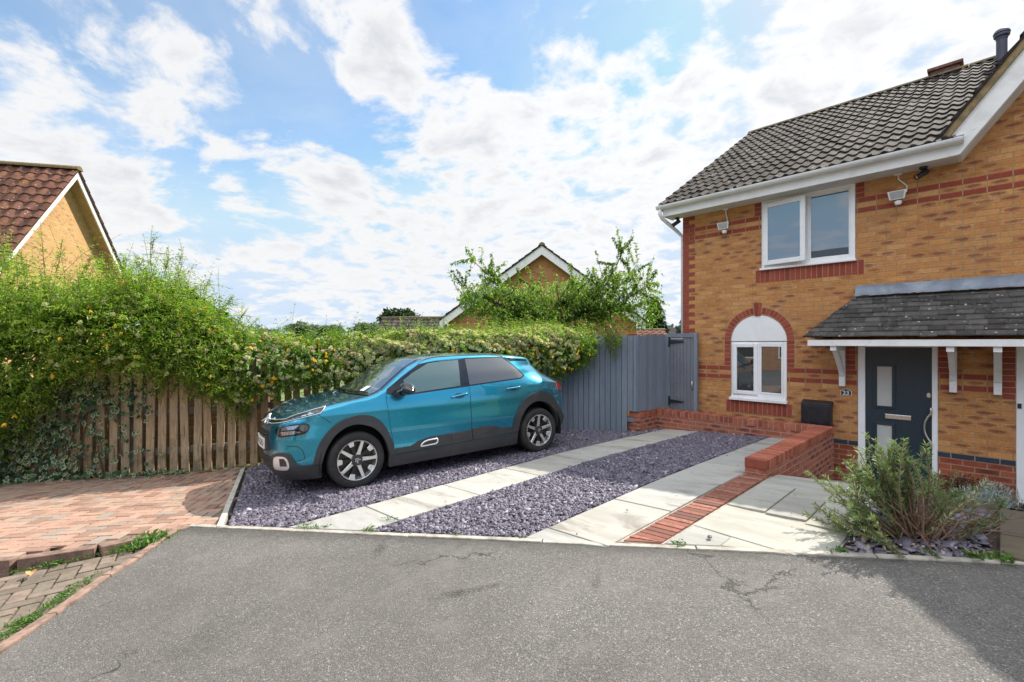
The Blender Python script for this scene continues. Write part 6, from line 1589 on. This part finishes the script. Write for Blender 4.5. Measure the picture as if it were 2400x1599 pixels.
# flowers and seed heads
M_YEL = plain('yellow_petal', (.80, .46, .015), .55, var=.18, scale=40)
M_SEED = attr_mat('seed_head', [(0, (.58, .46, .33)), (.5, (.80, .72, .58)), (1, (.70, .74, .44))], .9, .45, .2, .1)
def flower_geo(g):
    mb = MB(); L = .036
    for k in range(4):
        t = k*math.pi/2 + g.uniform(-.2, .2); c, s_ = math.cos(t), math.sin(t); op = g.uniform(.3, .75)
        A = (0, 0, 0); B = (c*L*.45*op - s_*.012, s_*L*.45*op + c*.012, -L*.5); C = (c*L*op, s_*L*op, -L); D = (c*L*.45*op + s_*.012, s_*L*.45*op - c*.012, -L*.5); M_ = (c*L*.6*op, s_*L*.6*op, -L*.48)
        mb.poly([A, B, C, D, M_], [(0, 1, 4), (1, 2, 4), (2, 3, 4), (3, 0, 4)])
    return mb.v, mb.f
def seed_geo(g, n=30):
    V = []; F = []; r = .033
    for i in range(n):
        d = unit(g.normal(0, 1, 3)); s_ = unit(np.cross(d, g.normal(0, 1, 3))); b = len(V); l = r*g.uniform(.75, 1.15)
        V += [tuple(s_*.004), tuple(d*l*.65 + s_*.011), tuple(d*l), tuple(d*l*.65 - s_*.011)]; F += [(b, b+1, b+2), (b, b+2, b+3)]
    return V, F
def scatter_parts(name, geo, spots, m, parent, g, single=100, variants=4, smin=.7, smax=1.25):
    spots = sorted(spots, key=lambda p: (p[0]**2 + p[1]**2)); ms = []
    for i in range(variants):
        V, F = geo(g); me = bpy.data.meshes.new(name); me.from_pydata(V, [], F); me.materials.append(m)
        a = me.attributes.new('rnd', 'FLOAT', 'POINT'); a.data.foreach_set('value', np.full(len(V), (i+.5)/variants, np.float32)); ms.append(me)
    for p in spots[:single]:
        o = bpy.data.objects.new(name, random.choice(ms)); COL.objects.link(o); child_world(o, parent); o.location = p; o.rotation_euler = (g.normal(0, .5), g.normal(0, .5), g.uniform(0, 6.3)); k = g.uniform(smin, smax); o.scale = (k, k, k)
    rest = spots[single:]
    if rest:
        V = []; F = []; A = []
        for p in rest:
            v, f = geo(g); b = len(V); k = g.uniform(smin, smax); Rm = Matrix.Rotation(g.uniform(0, 6.3), 3, 'Z') @ Matrix.Rotation(g.normal(0, .5), 3, 'X')
            V += [tuple(Vector(p) + (Rm @ Vector(q))*k) for q in v]; F += [tuple(b+i for i in q) for q in f]; A += [g.random()]*len(v)
        me = bpy.data.meshes.new(name); me.from_pydata(V, [], F); me.materials.append(m); a = me.attributes.new('rnd', 'FLOAT', 'POINT'); a.data.foreach_set('value', np.array(A, np.float32))
        o = bpy.data.objects.new(name, me); link(o); child_world(o, parent); o['kind'] = 'stuff'
def surf_spots(n, s0, s1, dep, seed, th, k=1.06): 
    pos, out, s = hedge_pts(n, s0, s1, g, dep, .92, 1.0, seed, th); return [tuple(p + o_*(.05*k)) for p, o_ in zip(pos, out)]
scatter_parts('flower', flower_geo, surf_spots(60, 3.2, 6.4, dep, 3, (-50, 100)), M_YEL, cl, g, 60, smin=1.1, smax=1.8)
scatter_parts('seed_head', seed_geo, surf_spots(60, 4.6, 6.5, dep, 3, (-60, 60)), M_SEED, cl, g, 80, smin=.8, smax=1.2)
scatter_parts('flower', flower_geo, surf_spots(240, 6.2, 12.5, dep2, 5, (-55, 115)), M_YEL, cm, g, 100, smin=1.1, smax=1.8)
scatter_parts('seed_head', seed_geo, surf_spots(420, 6.3, 9.0, dep2, 5, (-70, 110)) + surf_spots(1250, 7.8, 12.3, dep2, 5, (-40, 120)) + surf_spots(1500, 8.2, 12.3, dep2, 5, (15, 110)), M_SEED, cm, g, 100, smin=.75, smax=1.3)
# ivy over the left foot of the fence
def ivy_mat():
    m, nt, b, oc = base_mat('ivy_leaf'); a = nt.nodes.new('ShaderNodeAttribute'); a.attribute_name = 'rnd'; e = nt.nodes.new('ShaderNodeAttribute'); e.attribute_name = 'edge'
    r = E(nt, a.outputs['Fac']); ed = E(nt, e.outputs['Fac']); inner = ramp(nt, r, [(0, (.014, .048, .018)), (.5, (.03, .085, .03)), (1, (.065, .14, .05))])
    edge = (ed + (noise(nt, oc, 60, 3, .6)-.5)*.7).ss(.62, .80) * r.gt(.42); col = mixc(nt, edge*.9, inner, (.40, .44, .26))
    setc(nt, b, 'Base Color', col); b.inputs['Roughness'].default_value = .38; return m
M_IVY = ivy_mat()
def ivy(name, label, spots, g):
    o = empty(name, tuple(spots[0][0]), label, 'ivy'); n = len(spots); ol = [(0, -.1), (.28, -.32), (.52, -.12), (.46, .18), (.62, .42), (.28, .52), (0, .95), (-.28, .52), (-.62, .42), (-.46, .18), (-.52, -.12), (-.28, -.32)]
    ol = np.array(ol); k = len(ol); V = []; F = []; A = []; Ed = []
    for p, nrm, sz in spots:
        nrm = unit(np.array(nrm) + g.normal(0, .38, 3)); up = unit(np.array([0, 0, -1.0]) + g.normal(0, .35, 3)); sd = unit(np.cross(up, nrm)); up = np.cross(nrm, sd); b = len(V); q = np.array(p)
        V.append(q + nrm*sz*.05); Ed.append(0)
        for x, y in ol: V.append(q + sd*x*sz*.85 + up*y*sz - nrm*sz*.12*abs(x)); Ed.append(1)
        A += [g.random()]*(k+1); F += [(b, b+1+i, b+1+(i+1) % k) for i in range(k)]
    ob = fast_mesh('foliage', np.array(V), np.array(F), M_IVY, o, np.array(A)); a = ob.data.attributes.new('edge', 'FLOAT', 'POINT'); a.data.foreach_set('value', np.array(Ed, np.float32))
    return o
sp = []
for i in range(4200):
    s_ = 2.2 + 3.4*g.beta(1.3, 1.9); q, nr = spine(s_); zt = np.interp(s_, [2.2, 3.6, 4.3, 4.9, 5.6], [1.5, 1.25, 1.15, 1.12, 1.05]); dens = np.interp(s_, [2.2, 4.2, 4.8, 5.6], [1, 1, .5, .14])
    zg = gz(*q); z = zg + (zt-zg)*g.beta(1.0, .9)
    if g.random() > dens and z < zt-.35: continue
    o_ = .05 + .16*g.random()*np.interp(s_, [2.2, 4.2, 5.6], [1.5, 1, .4]) + max(0, .18*(1-(z-zg)/.35))*np.interp(s_, [2.2, 4.2, 5], [1, 1, .3])
    sp.append(((q[0]+nr[0]*o_, q[1]+nr[1]*o_, z), (nr[0], nr[1], .35), g.uniform(.035, .065)))
for i in range(420):
    s_ = g.uniform(2.4, 5.9); q, nr = spine(s_); o_ = .05 + abs(g.normal(0, .16)); x, y = q[0]+nr[0]*o_, q[1]+nr[1]*o_; sp.append(((x, y, pz(x, y) + g.uniform(.01, .07)), (nr[0]*.4, nr[1]*.4, 1), g.uniform(.03, .06)))
iv = ivy('ivy', 'variegated ivy climbing the lower left end of the picket fence', sp, g)
mb = MB()
for s_, a, b in ((4.35, .05, .95), (4.55, .0, .9), (4.15, .1, 1.0), (4.85, .02, .7), (3.9, .1, 1.1), (5.05, .3, .9)):
    q, nr = spine(s_); q2, _ = spine(s_+g.normal(0, .15)); mb.tube([(q[0]+nr[0]*.04, q[1]+nr[1]*.04, gz(*q)+a), ((q[0]+q2[0])/2+nr[0]*.07, (q[1]+q2[1])/2+nr[1]*.07, gz(*q)+(a+b)/2), (q2[0]+nr[0]*.05, q2[1]+nr[1]*.05, gz(*q)+b)], [.011, .009, .006], 6)
mb.build('stems', M_STEM, iv)

# ------------------------------------------------------------------ trees beyond the fence
M_BARK = plain('dark_bark', (.075, .058, .045), .9, var=.35, scale=14, bmp=.5)
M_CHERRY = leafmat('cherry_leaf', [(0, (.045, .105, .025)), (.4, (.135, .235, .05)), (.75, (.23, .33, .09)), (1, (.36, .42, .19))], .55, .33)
def cherry():
    g = np.random.default_rng(77); base = camframe(1325, 800, 12.4); o = empty('cherry_tree', (base.x, base.y, -.6), 'spreading cherry tree with dark bare limbs in front of the brown gable', 'tree')
    r3, f3 = np.array([.6925, .7214, 0]), np.array([-.7214, .6925, 0]); B = np.array([base.x, base.y, 0]); T = MB(); LV = Leaves()
    fork = B + np.array([0, 0, 2.25]); T.tube([tuple(B + [0, 0, -.7]), tuple(B + r3*.05 + [0, 0, .8]), tuple(fork)], [.13, .11, .085], 10); tr = T.build('trunk', M_BARK, o, smooth='all')
    tips = [(-2.95, .3, 1.05), (-2.5, -.3, 1.6), (-1.9, .5, 1.15), (-1.4, -.5, .75), (-.8, .4, 1.0), (-.3, -.6, .8), (.3, .5, 1.05), (.8, -.4, .95), (1.3, .6, 1.35), (1.55, -.1, 1.9), (1.95, .3, 1.5), (2.15, -.3, .95), (-2.2, 0, .6), (1.7, .5, .5), (.2, -.2, .65), (-1.0, 0, .5), (.9, .2, .6), (-2.6, .3, .35), (2.25, .2, .55)]
    for a, b, c in tips:
        L = MB(); end = fork + r3*a + f3*b + np.array([0, 0, c]); k = np.linspace(0, 1, 7); curve = fork + (end-fork)*k[:, None]; curve[:, 2] = fork[2] + c*k**1.7 + g.normal(0, .02, 7); curve += g.normal(0, .035, curve.shape)*np.sin(k*3.14)[:, None]
        L.tube([tuple(p) for p in curve], list(np.linspace(.045, .008, 7)), 6, False)
        for j in range(int(12 + 12*np.hypot(a, b)/2.4)):
            f = g.uniform(.28, 1.0); p = np.array([np.interp(f, k, curve[:, i]) for i in range(3)]); d = unit(unit(end-fork)*.4 + g.normal(0, .65, 3) + np.array([0, 0, .25])); ln = g.uniform(.3, .65)*(1.15 if f > .7 else .9)
            if p[2] < 2.35: d[2] = abs(d[2])*.3
            q = p + d*ln; L.tube([tuple(p), tuple(p + d*ln*.5 + g.normal(0, .02, 3)), tuple(q)], [.007, .004, .002], 4, False)
            n = int(52*ln/.4); ff = g.uniform(.1, 1.03, n)[:, None]; P = p + d*ln*ff; rr = np.clip(g.normal(.5, .2) + g.normal(0, .15, n), 0, 1)
            LV.add(P, unit(g.normal(0, 1, (n, 3)) + d*.6), .072*g.lognormal(0, .22, n), .46, rr, g, droop=.5)
        L.build('limb', M_BARK, tr, smooth='all')
    # upright shoots at both ends
    for a, c0, c1 in ((-2.55, 1.3, 1.95), (-2.2, 1.2, 1.98), (-2.85, .9, 1.35), (1.35, 1.6, 2.25), (1.65, 1.6, 2.40), (1.9, 1.5, 2.1), (2.15, 1.0, 1.75), (2.25, .9, 1.3), (-.45, .9, 1.45), (1.0, 1.2, 1.9)):
        p = fork + r3*a + np.array([0, 0, c0-.15]); q = p + r3*g.normal(0, .12) + np.array([0, 0, c1-c0+.1]); S = MB().tube([tuple(p), tuple(q)], [.007, .002], 5, False); S.build('shoot', M_BARK, tr)
        n = 40; ff = g.uniform(0, 1, n)[:, None]; LV.add(p + (q-p)*ff, unit(g.normal(0, 1, (n, 3))*[1, 1, .4] + [0, 0, .5]), .085*g.lognormal(0, .2, n), .42, np.clip(g.normal(.6, .2, n), 0, 1), g, droop=.1)
    n = 15000; a = g.uniform(-2.75, 2.35, n); top = np.interp(a, [-2.8, -2.4, -1.7, -1.0, -.3, .5, 1.0, 1.6, 2.1, 2.3], [.75, .95, .82, .90, .98, 1.02, 1.08, 1.4, 1.0, .6]); lo = np.interp(a, [-2.8, -2, 0, 2.3], [.3, -.2, -.5, -.2])
    f = g.beta(1.2, 1.0, n); cl_ = wob(a*2.2, f*5, 3); kp = cl_ + g.normal(0, .35, n) > -.25; P = fork + r3*a[:, None] + f3*g.normal(0, .55, n)[:, None] + np.stack([np.zeros(n), np.zeros(n), lo + (top-lo)*f], 1)
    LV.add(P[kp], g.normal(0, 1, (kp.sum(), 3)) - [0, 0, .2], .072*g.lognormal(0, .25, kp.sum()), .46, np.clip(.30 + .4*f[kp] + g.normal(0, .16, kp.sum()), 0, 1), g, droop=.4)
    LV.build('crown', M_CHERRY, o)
cherry()
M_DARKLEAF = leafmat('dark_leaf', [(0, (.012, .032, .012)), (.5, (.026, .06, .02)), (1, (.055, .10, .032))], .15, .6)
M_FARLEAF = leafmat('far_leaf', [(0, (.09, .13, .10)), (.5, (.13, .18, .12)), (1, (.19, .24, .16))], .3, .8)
def crown_tree(name, label, c, rx, rz, zb, m, n, leaf, seed, shape='round', group=None, lobes=9, cat='tree'):
    g = np.random.default_rng(seed); o = empty(name, (c.x, c.y, zb), label, cat, group); MB().tube([(c.x, c.y, zb), (c.x + rx*.04, c.y, c.z)], [rx*.12, rx*.05], 8).build('trunk', M_BARK, o)
    LV = Leaves(); C = np.array(c)
    for i in range(lobes):
        if shape == 'cone':
            f = (i+.5)/lobes; cc = C + np.array([0, 0, rz*(2*f-1)]); r = rx*(1-f)**.75*1.05; rr = np.array([r, r, rz*1.6/lobes])
        else:
            dd = unit(g.normal(0, 1, 3)); cc = C + dd*np.array([rx*.55, rx*.55, rz*.5]); rr = np.array([rx, rx, rz])*g.uniform(.38, .6)
        k = n//lobes; d = unit(g.normal(0, 1, (k, 3))); rad = g.uniform(.55, 1.05, (k, 1)); P = cc + d*rr*rad
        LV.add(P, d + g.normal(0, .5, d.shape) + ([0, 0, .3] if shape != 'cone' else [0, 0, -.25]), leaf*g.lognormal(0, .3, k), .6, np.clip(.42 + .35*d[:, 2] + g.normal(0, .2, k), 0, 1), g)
    LV.build('crown', m, o); return o
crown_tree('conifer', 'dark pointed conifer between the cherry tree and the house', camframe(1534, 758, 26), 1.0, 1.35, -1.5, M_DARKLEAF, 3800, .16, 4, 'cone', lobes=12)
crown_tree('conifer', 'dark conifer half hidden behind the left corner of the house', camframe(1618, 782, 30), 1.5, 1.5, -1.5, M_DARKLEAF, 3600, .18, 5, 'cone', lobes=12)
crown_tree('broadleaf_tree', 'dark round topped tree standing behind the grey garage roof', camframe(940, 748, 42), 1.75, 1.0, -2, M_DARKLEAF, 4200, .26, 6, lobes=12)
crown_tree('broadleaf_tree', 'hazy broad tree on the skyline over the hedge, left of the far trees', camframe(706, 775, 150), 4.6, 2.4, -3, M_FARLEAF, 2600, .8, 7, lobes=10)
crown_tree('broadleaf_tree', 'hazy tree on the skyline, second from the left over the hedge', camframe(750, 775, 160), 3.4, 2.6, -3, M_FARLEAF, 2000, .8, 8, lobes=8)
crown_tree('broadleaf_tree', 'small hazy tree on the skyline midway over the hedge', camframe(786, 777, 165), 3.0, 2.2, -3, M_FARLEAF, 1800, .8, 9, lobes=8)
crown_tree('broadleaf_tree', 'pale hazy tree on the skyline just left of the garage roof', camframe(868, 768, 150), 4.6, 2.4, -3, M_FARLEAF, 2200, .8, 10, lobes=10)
g = np.random.default_rng(31); LV = Leaves()
for i in range(90):
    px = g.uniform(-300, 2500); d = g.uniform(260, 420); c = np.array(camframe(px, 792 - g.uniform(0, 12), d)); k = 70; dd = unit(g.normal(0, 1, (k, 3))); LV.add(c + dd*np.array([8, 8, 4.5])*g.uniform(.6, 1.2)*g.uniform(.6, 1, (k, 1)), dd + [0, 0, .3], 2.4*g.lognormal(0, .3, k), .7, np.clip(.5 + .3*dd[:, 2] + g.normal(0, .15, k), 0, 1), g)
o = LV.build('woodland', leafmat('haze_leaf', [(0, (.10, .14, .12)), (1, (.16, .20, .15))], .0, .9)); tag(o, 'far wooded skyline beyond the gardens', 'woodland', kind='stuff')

# ------------------------------------------------------------------ the bed by the front door
M_ROSE = leafmat('rosemary_leaf', [(0, (.07, .12, .05)), (.5, (.18, .26, .10)), (.85, (.31, .38, .19)), (1, (.48, .52, .38))], .4, .42)
M_TWIG = plain('bare_twig', (.20, .125, .08), .85, var=.35, scale=25, bmp=.3)
def rosemary():
    g = np.random.default_rng(8); B = np.array([-.40, 4.28, .235]); r3, f3 = np.array([.6925, .7214, 0]), np.array([-.7214, .6925, 0]); o = empty('rosemary_bush', tuple(B), 'straggly rosemary bush with bare brown twigs beside the sandstone path', 'bush'); T = MB(); LV = Leaves()
    def stem(end, leafy, r0=.008, f0=.35, sag=0.0, start=None):
        st = B + g.normal(0, .05, 3)*[1, 1, .2] if start is None else np.array(start); k = np.linspace(0, 1, 8); c = st + (end-st)*k[:, None]; mid = g.normal(0, .06, 3); c += mid*np.sin(k*3.14)[:, None]; c[:, 2] += -sag*np.sin(k*3.14) 
        T.tube([tuple(p) for p in c], list(np.linspace(r0, r0*.3, 8)), 5, False)
        if leafy:
            n = leafy; f = f0 + (1.03-f0)*g.random(n); P = np.stack([np.interp(f, k, c[:, i]) for i in range(3)], 1); tan = unit(end-st); d = tan*.75 + unit(np.cross(tan, g.normal(0, 1, (n, 3))))*1.0
            LV.add(P, d, .032*g.lognormal(0, .2, n), .19, np.clip(g.normal(.5, .22) + .25*(f-.6) + g.normal(0, .12, n), 0, 1), g, droop=-.05)
    for i in range(56):
        a = g.normal(-.22, .22); h = .68 - .7*abs(a+.15) + g.normal(0, .07); e = B + r3*a + f3*g.normal(0, .17) + np.array([0, 0, max(.2, h)]); stem(e, 150, f0=.42)
    for i in range(30):
        a = g.uniform(-.66, -.30); e = B + r3*a + f3*g.normal(0, .15) + np.array([0, 0, g.uniform(.12, .55)]); stem(e, 130, f0=.5, sag=.05)
    for i in range(16):
        a = g.uniform(.05, .48); e = B + r3*a + f3*g.normal(.05, .15) + np.array([0, 0, g.uniform(.22, .46)]); stem(e, 85, f0=.62)
    for i in range(75):
        a = g.uniform(-.35, .62); e = B + r3*a + f3*g.normal(.0, .2) + np.array([0, 0, g.uniform(.02, .36)]); stem(e, 0, .007, sag=g.uniform(-.05, .06))
    for i in range(40):
        st = B + r3*g.uniform(-.2, .45) + f3*g.normal(0, .15) + np.array([0, 0, g.uniform(.05, .28)]); stem(st + g.normal(0, .16, 3)*[1, 1, .6], 0, .004, start=st)
    T.build('twigs', M_TWIG, o, smooth='all'); LV.build('foliage', M_ROSE, o)
rosemary()
def small_bush(name, label, c, rx, rz, m, n, leaf, wid, seed, up=.3, cat='shrub'):
    g = np.random.default_rng(seed); C = np.array(c); o = empty(name, (c[0], c[1], c[2]-rz*.9), label, cat); LV = Leaves(); T = MB(); d = unit(g.normal(0, 1, (n, 3))); d[:, 2] = np.abs(d[:, 2])*1.0 - .35; rad = g.uniform(.35, 1.05, (n, 1))*(1 + .15*wob(d[:, 0]*4, d[:, 1]*4, seed))[:, None]
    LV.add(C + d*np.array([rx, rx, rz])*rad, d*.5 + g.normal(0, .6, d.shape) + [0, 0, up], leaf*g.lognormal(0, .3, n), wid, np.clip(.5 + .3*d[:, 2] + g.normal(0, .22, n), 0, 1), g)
    for i in range(26):
        e = C + d[i]*np.array([rx, rx, rz])*.9; T.tube([(c[0]+g.normal(0, .03), c[1]+g.normal(0, .03), c[2]-rz*.9), tuple(e)], [.006, .002], 4, False)
    T.build('twigs', M_TWIG, o); LV.build('foliage', m, o); return o
M_BERB = leafmat('purple_leaf', [(0, (.03, .012, .014)), (.5, (.085, .03, .03)), (.85, (.13, .05, .04)), (1, (.12, .14, .03))], .2, .5)
small_bush('berberis', 'low dark purple leaved shrub against the plinth between the two doors', (-.26, 7.85, -.16), .40, .30, M_BERB, 3000, .026, .6, 61)
M_SILV = leafmat('silver_leaf', [(0, (.12, .15, .14)), (.5, (.24, .29, .27)), (1, (.38, .43, .40))], .1, .7)
small_bush('lavender', 'silvery low plant behind the rosemary twigs, left of the stone path edge', (-.12, 5.75, .20), .26, .26, M_SILV, 2200, .035, .16, 62, up=1.4)
small_bush('lavender', 'silvery tall stemmed plant at the foot of the right hand door frame', (-.02, 6.9, -.02), .24, .34, M_SILV, 1800, .04, .16, 63, up=1.8)
small_bush('lavender', 'silvery plant in the middle of the bed, half hidden behind the rosemary', (-.48, 5.4, .10), .24, .20, M_SILV, 1500, .035, .16, 64, up=1.2)
# big slate pieces and pebbles in the bed
BED = [(-.725, k1(-.725)), (-.05, k1(-.05)+.03), (-.03, 4.2), (-.06, 5.2), (-.72, 5.2)]
v, f, a = flakes([BED], 900, .062, pathz, .004, .34, .11, 8); o = fast_mesh('slate_pieces', v, f, M_SLATE, attr=a); tag(o, 'large flat slate pieces under the rosemary', 'stones', kind='stuff')
M_PEB = attr_mat('pebble', [(0, (.22, .13, .08)), (.5, (.33, .24, .16)), (.85, (.40, .35, .28)), (1, (.55, .53, .48))], .6, mott=.2)
v, f, a = flakes([[BED[0], BED[1], (-.05, 4.22), (-.70, 3.95)]], 420, .024, pathz, .012, .2, .5, 9); o = fast_mesh('pebbles', v, f, M_PEB, attr=a); tag(o, 'brown and cream pebbles among the slate beside the road', 'stones', kind='stuff')
# weeds in the joints
M_WEED = leafmat('weed_leaf', [(0, (.04, .10, .015)), (.5, (.09, .19, .03)), (1, (.16, .27, .06))], .3)
def weeds(name, label, spots, g, h=.05, per=26, spread=.035, wid=.22):
    LV = Leaves()
    for x, y, z, k in spots:
        n = int(per*k); P = np.stack([x + g.normal(0, spread*k, n), y + g.normal(0, spread*k, n), np.full(n, z)], 1); P[:, 2] += g.uniform(0, h*.5*k, n); LV.add(P, g.normal(0, .7, (n, 3))*[1, 1, .3] + [0, 0, .8], h*k*g.lognormal(0, .3, n), wid, g.random(n), g)
    o = LV.build(name, M_WEED); return tag(o, label, 'weeds', kind='stuff')
g = np.random.default_rng(41); sp = []
for t in np.linspace(0, 1, 46):                              # foot of the raised edge
    x = np.interp(t, [0, .5, .8, 1], [-5.02, -4.95, -4.86, -4.98]) + g.normal(0, .02); y = np.interp(t, [0, .5, .8, 1], [-.28, .18, .50, .60]) + g.normal(0, .02); k = np.interp(t, [0, .25, .55, .75, 1], [.5, 1.1, .7, 1.7, 1.5])
    if g.random() < .9: sp.append((x, y, road_plane(x, y)-.01, k*g.uniform(.6, 1.3)))
for t in np.linspace(0, 1, 60):                              # along the road edging
    i = t*2.9; a, b = [(-4.45, .28), (-4.05, .03)], 0; x = np.interp(t, [0, .3, .6, 1], [-4.36, -3.95, -3.62, -2.9]); y = np.interp(t, [0, .3, .6, 1], [.20, -.05, -.28, -.78]); x -= .05; y -= .05
    if g.random() < .85: sp.append((x + g.normal(0, .015), y + g.normal(0, .015), road_plane(x, y)-.01, g.uniform(.4, 1.2)))
weeds('weeds', 'green weeds growing in the joints of the old paving beside the road', sp, g, .026, 60, .030)
sp = []
for x in np.concatenate([np.linspace(-4.2, -4.0, 5), [-3.66, -3.63, -3.6, -3.42, -2.95, -2.93, -2.6, -2.5, -1.55, -.74, -.72, -.70, -.55, -.3, -.12, -.06, .02, .08]]): sp.append((x + g.normal(0, .01), kerb_y(x) + g.uniform(.05, .14), gz(x, kerb_y(x)) + .005, g.uniform(.5, 1.2)))
sp += [(-3.68, 2.1, gz(-3.68, 2.1)+.01, .8), (-3.72, 2.05, gz(-3.7, 2.05)+.01, 1), (-4.62, 1.75, gz(-4.6, 1.7)+.01, .7), (-2.05, 7.95, gz(-2, 7.9)+.02, 1.2), (-.10, 4.1, pathz(-.1, 4.1), 1.6), (.02, 4.12, pathz(0, 4.1), 1.5)]
weeds('kerb_weeds', 'small green weeds along the concrete kerb', sp, g, .028, 26, .020, .28)
LV = Leaves(); n = 260
for i in range(n):
    s_ = g.uniform(2.6, 6.9); q, nr = spine(s_); o_ = .03 + abs(g.normal(0, .09)); x, y = q[0]+nr[0]*o_, q[1]+nr[1]*o_; LV.add(np.array([[x, y, pz(x, y)+.012]]), g.normal(0, 1, (1, 3))*[1, 1, .15], g.uniform(.03, .06), .55, g.random(), g)
o = LV.build('leaf_litter', leafmat('dead_leaf', [(0, (.10, .055, .03)), (.5, (.20, .11, .05)), (1, (.30, .19, .08))], .1, .8)); tag(o, 'brown dead leaves along the foot of the picket fence', 'leaf litter', kind='stuff')
def curled_leaf(loc, label, size, m, seed):
    g = np.random.default_rng(seed); mb = MB(); n = 7; P = []
    for i in range(n):
        for j in range(5):
            u, w = i/(n-1), j/4-.5; r = math.sin(math.pi*min(.98, max(.03, u)))**.6; P.append((loc[0] + (u-.5)*size, loc[1] + w*size*.7*r, loc[2] + size*(.10 + .8*abs(w)**1.3*r + .25*(u-.5)**2 + g.normal(0, .02))))
    mb.poly(P, [(i*5+j, (i+1)*5+j, (i+1)*5+j+1, i*5+j+1) for i in range(n-1) for j in range(4)]); o = mb.build('fallen_leaf', m, smooth='all'); return tag(o, label, 'leaf')
M_ORL = plain('orange_leaf', (.55, .27, .11), .7, var=.25, scale=60)
curled_leaf((-4.80, -.17, road_plane(-4.8, -.17)-.005), 'curled pale orange leaf lying on the old paving below the raised edge', .085, M_ORL, 1)
curled_leaf((-2.15, 7.2, gz(-2.15, 7.2)+.015), 'small curled brown leaf lying on the concrete slab near the wall', .05, plain('brown_leaf', (.14, .075, .045), .8, var=.3, scale=60), 2)
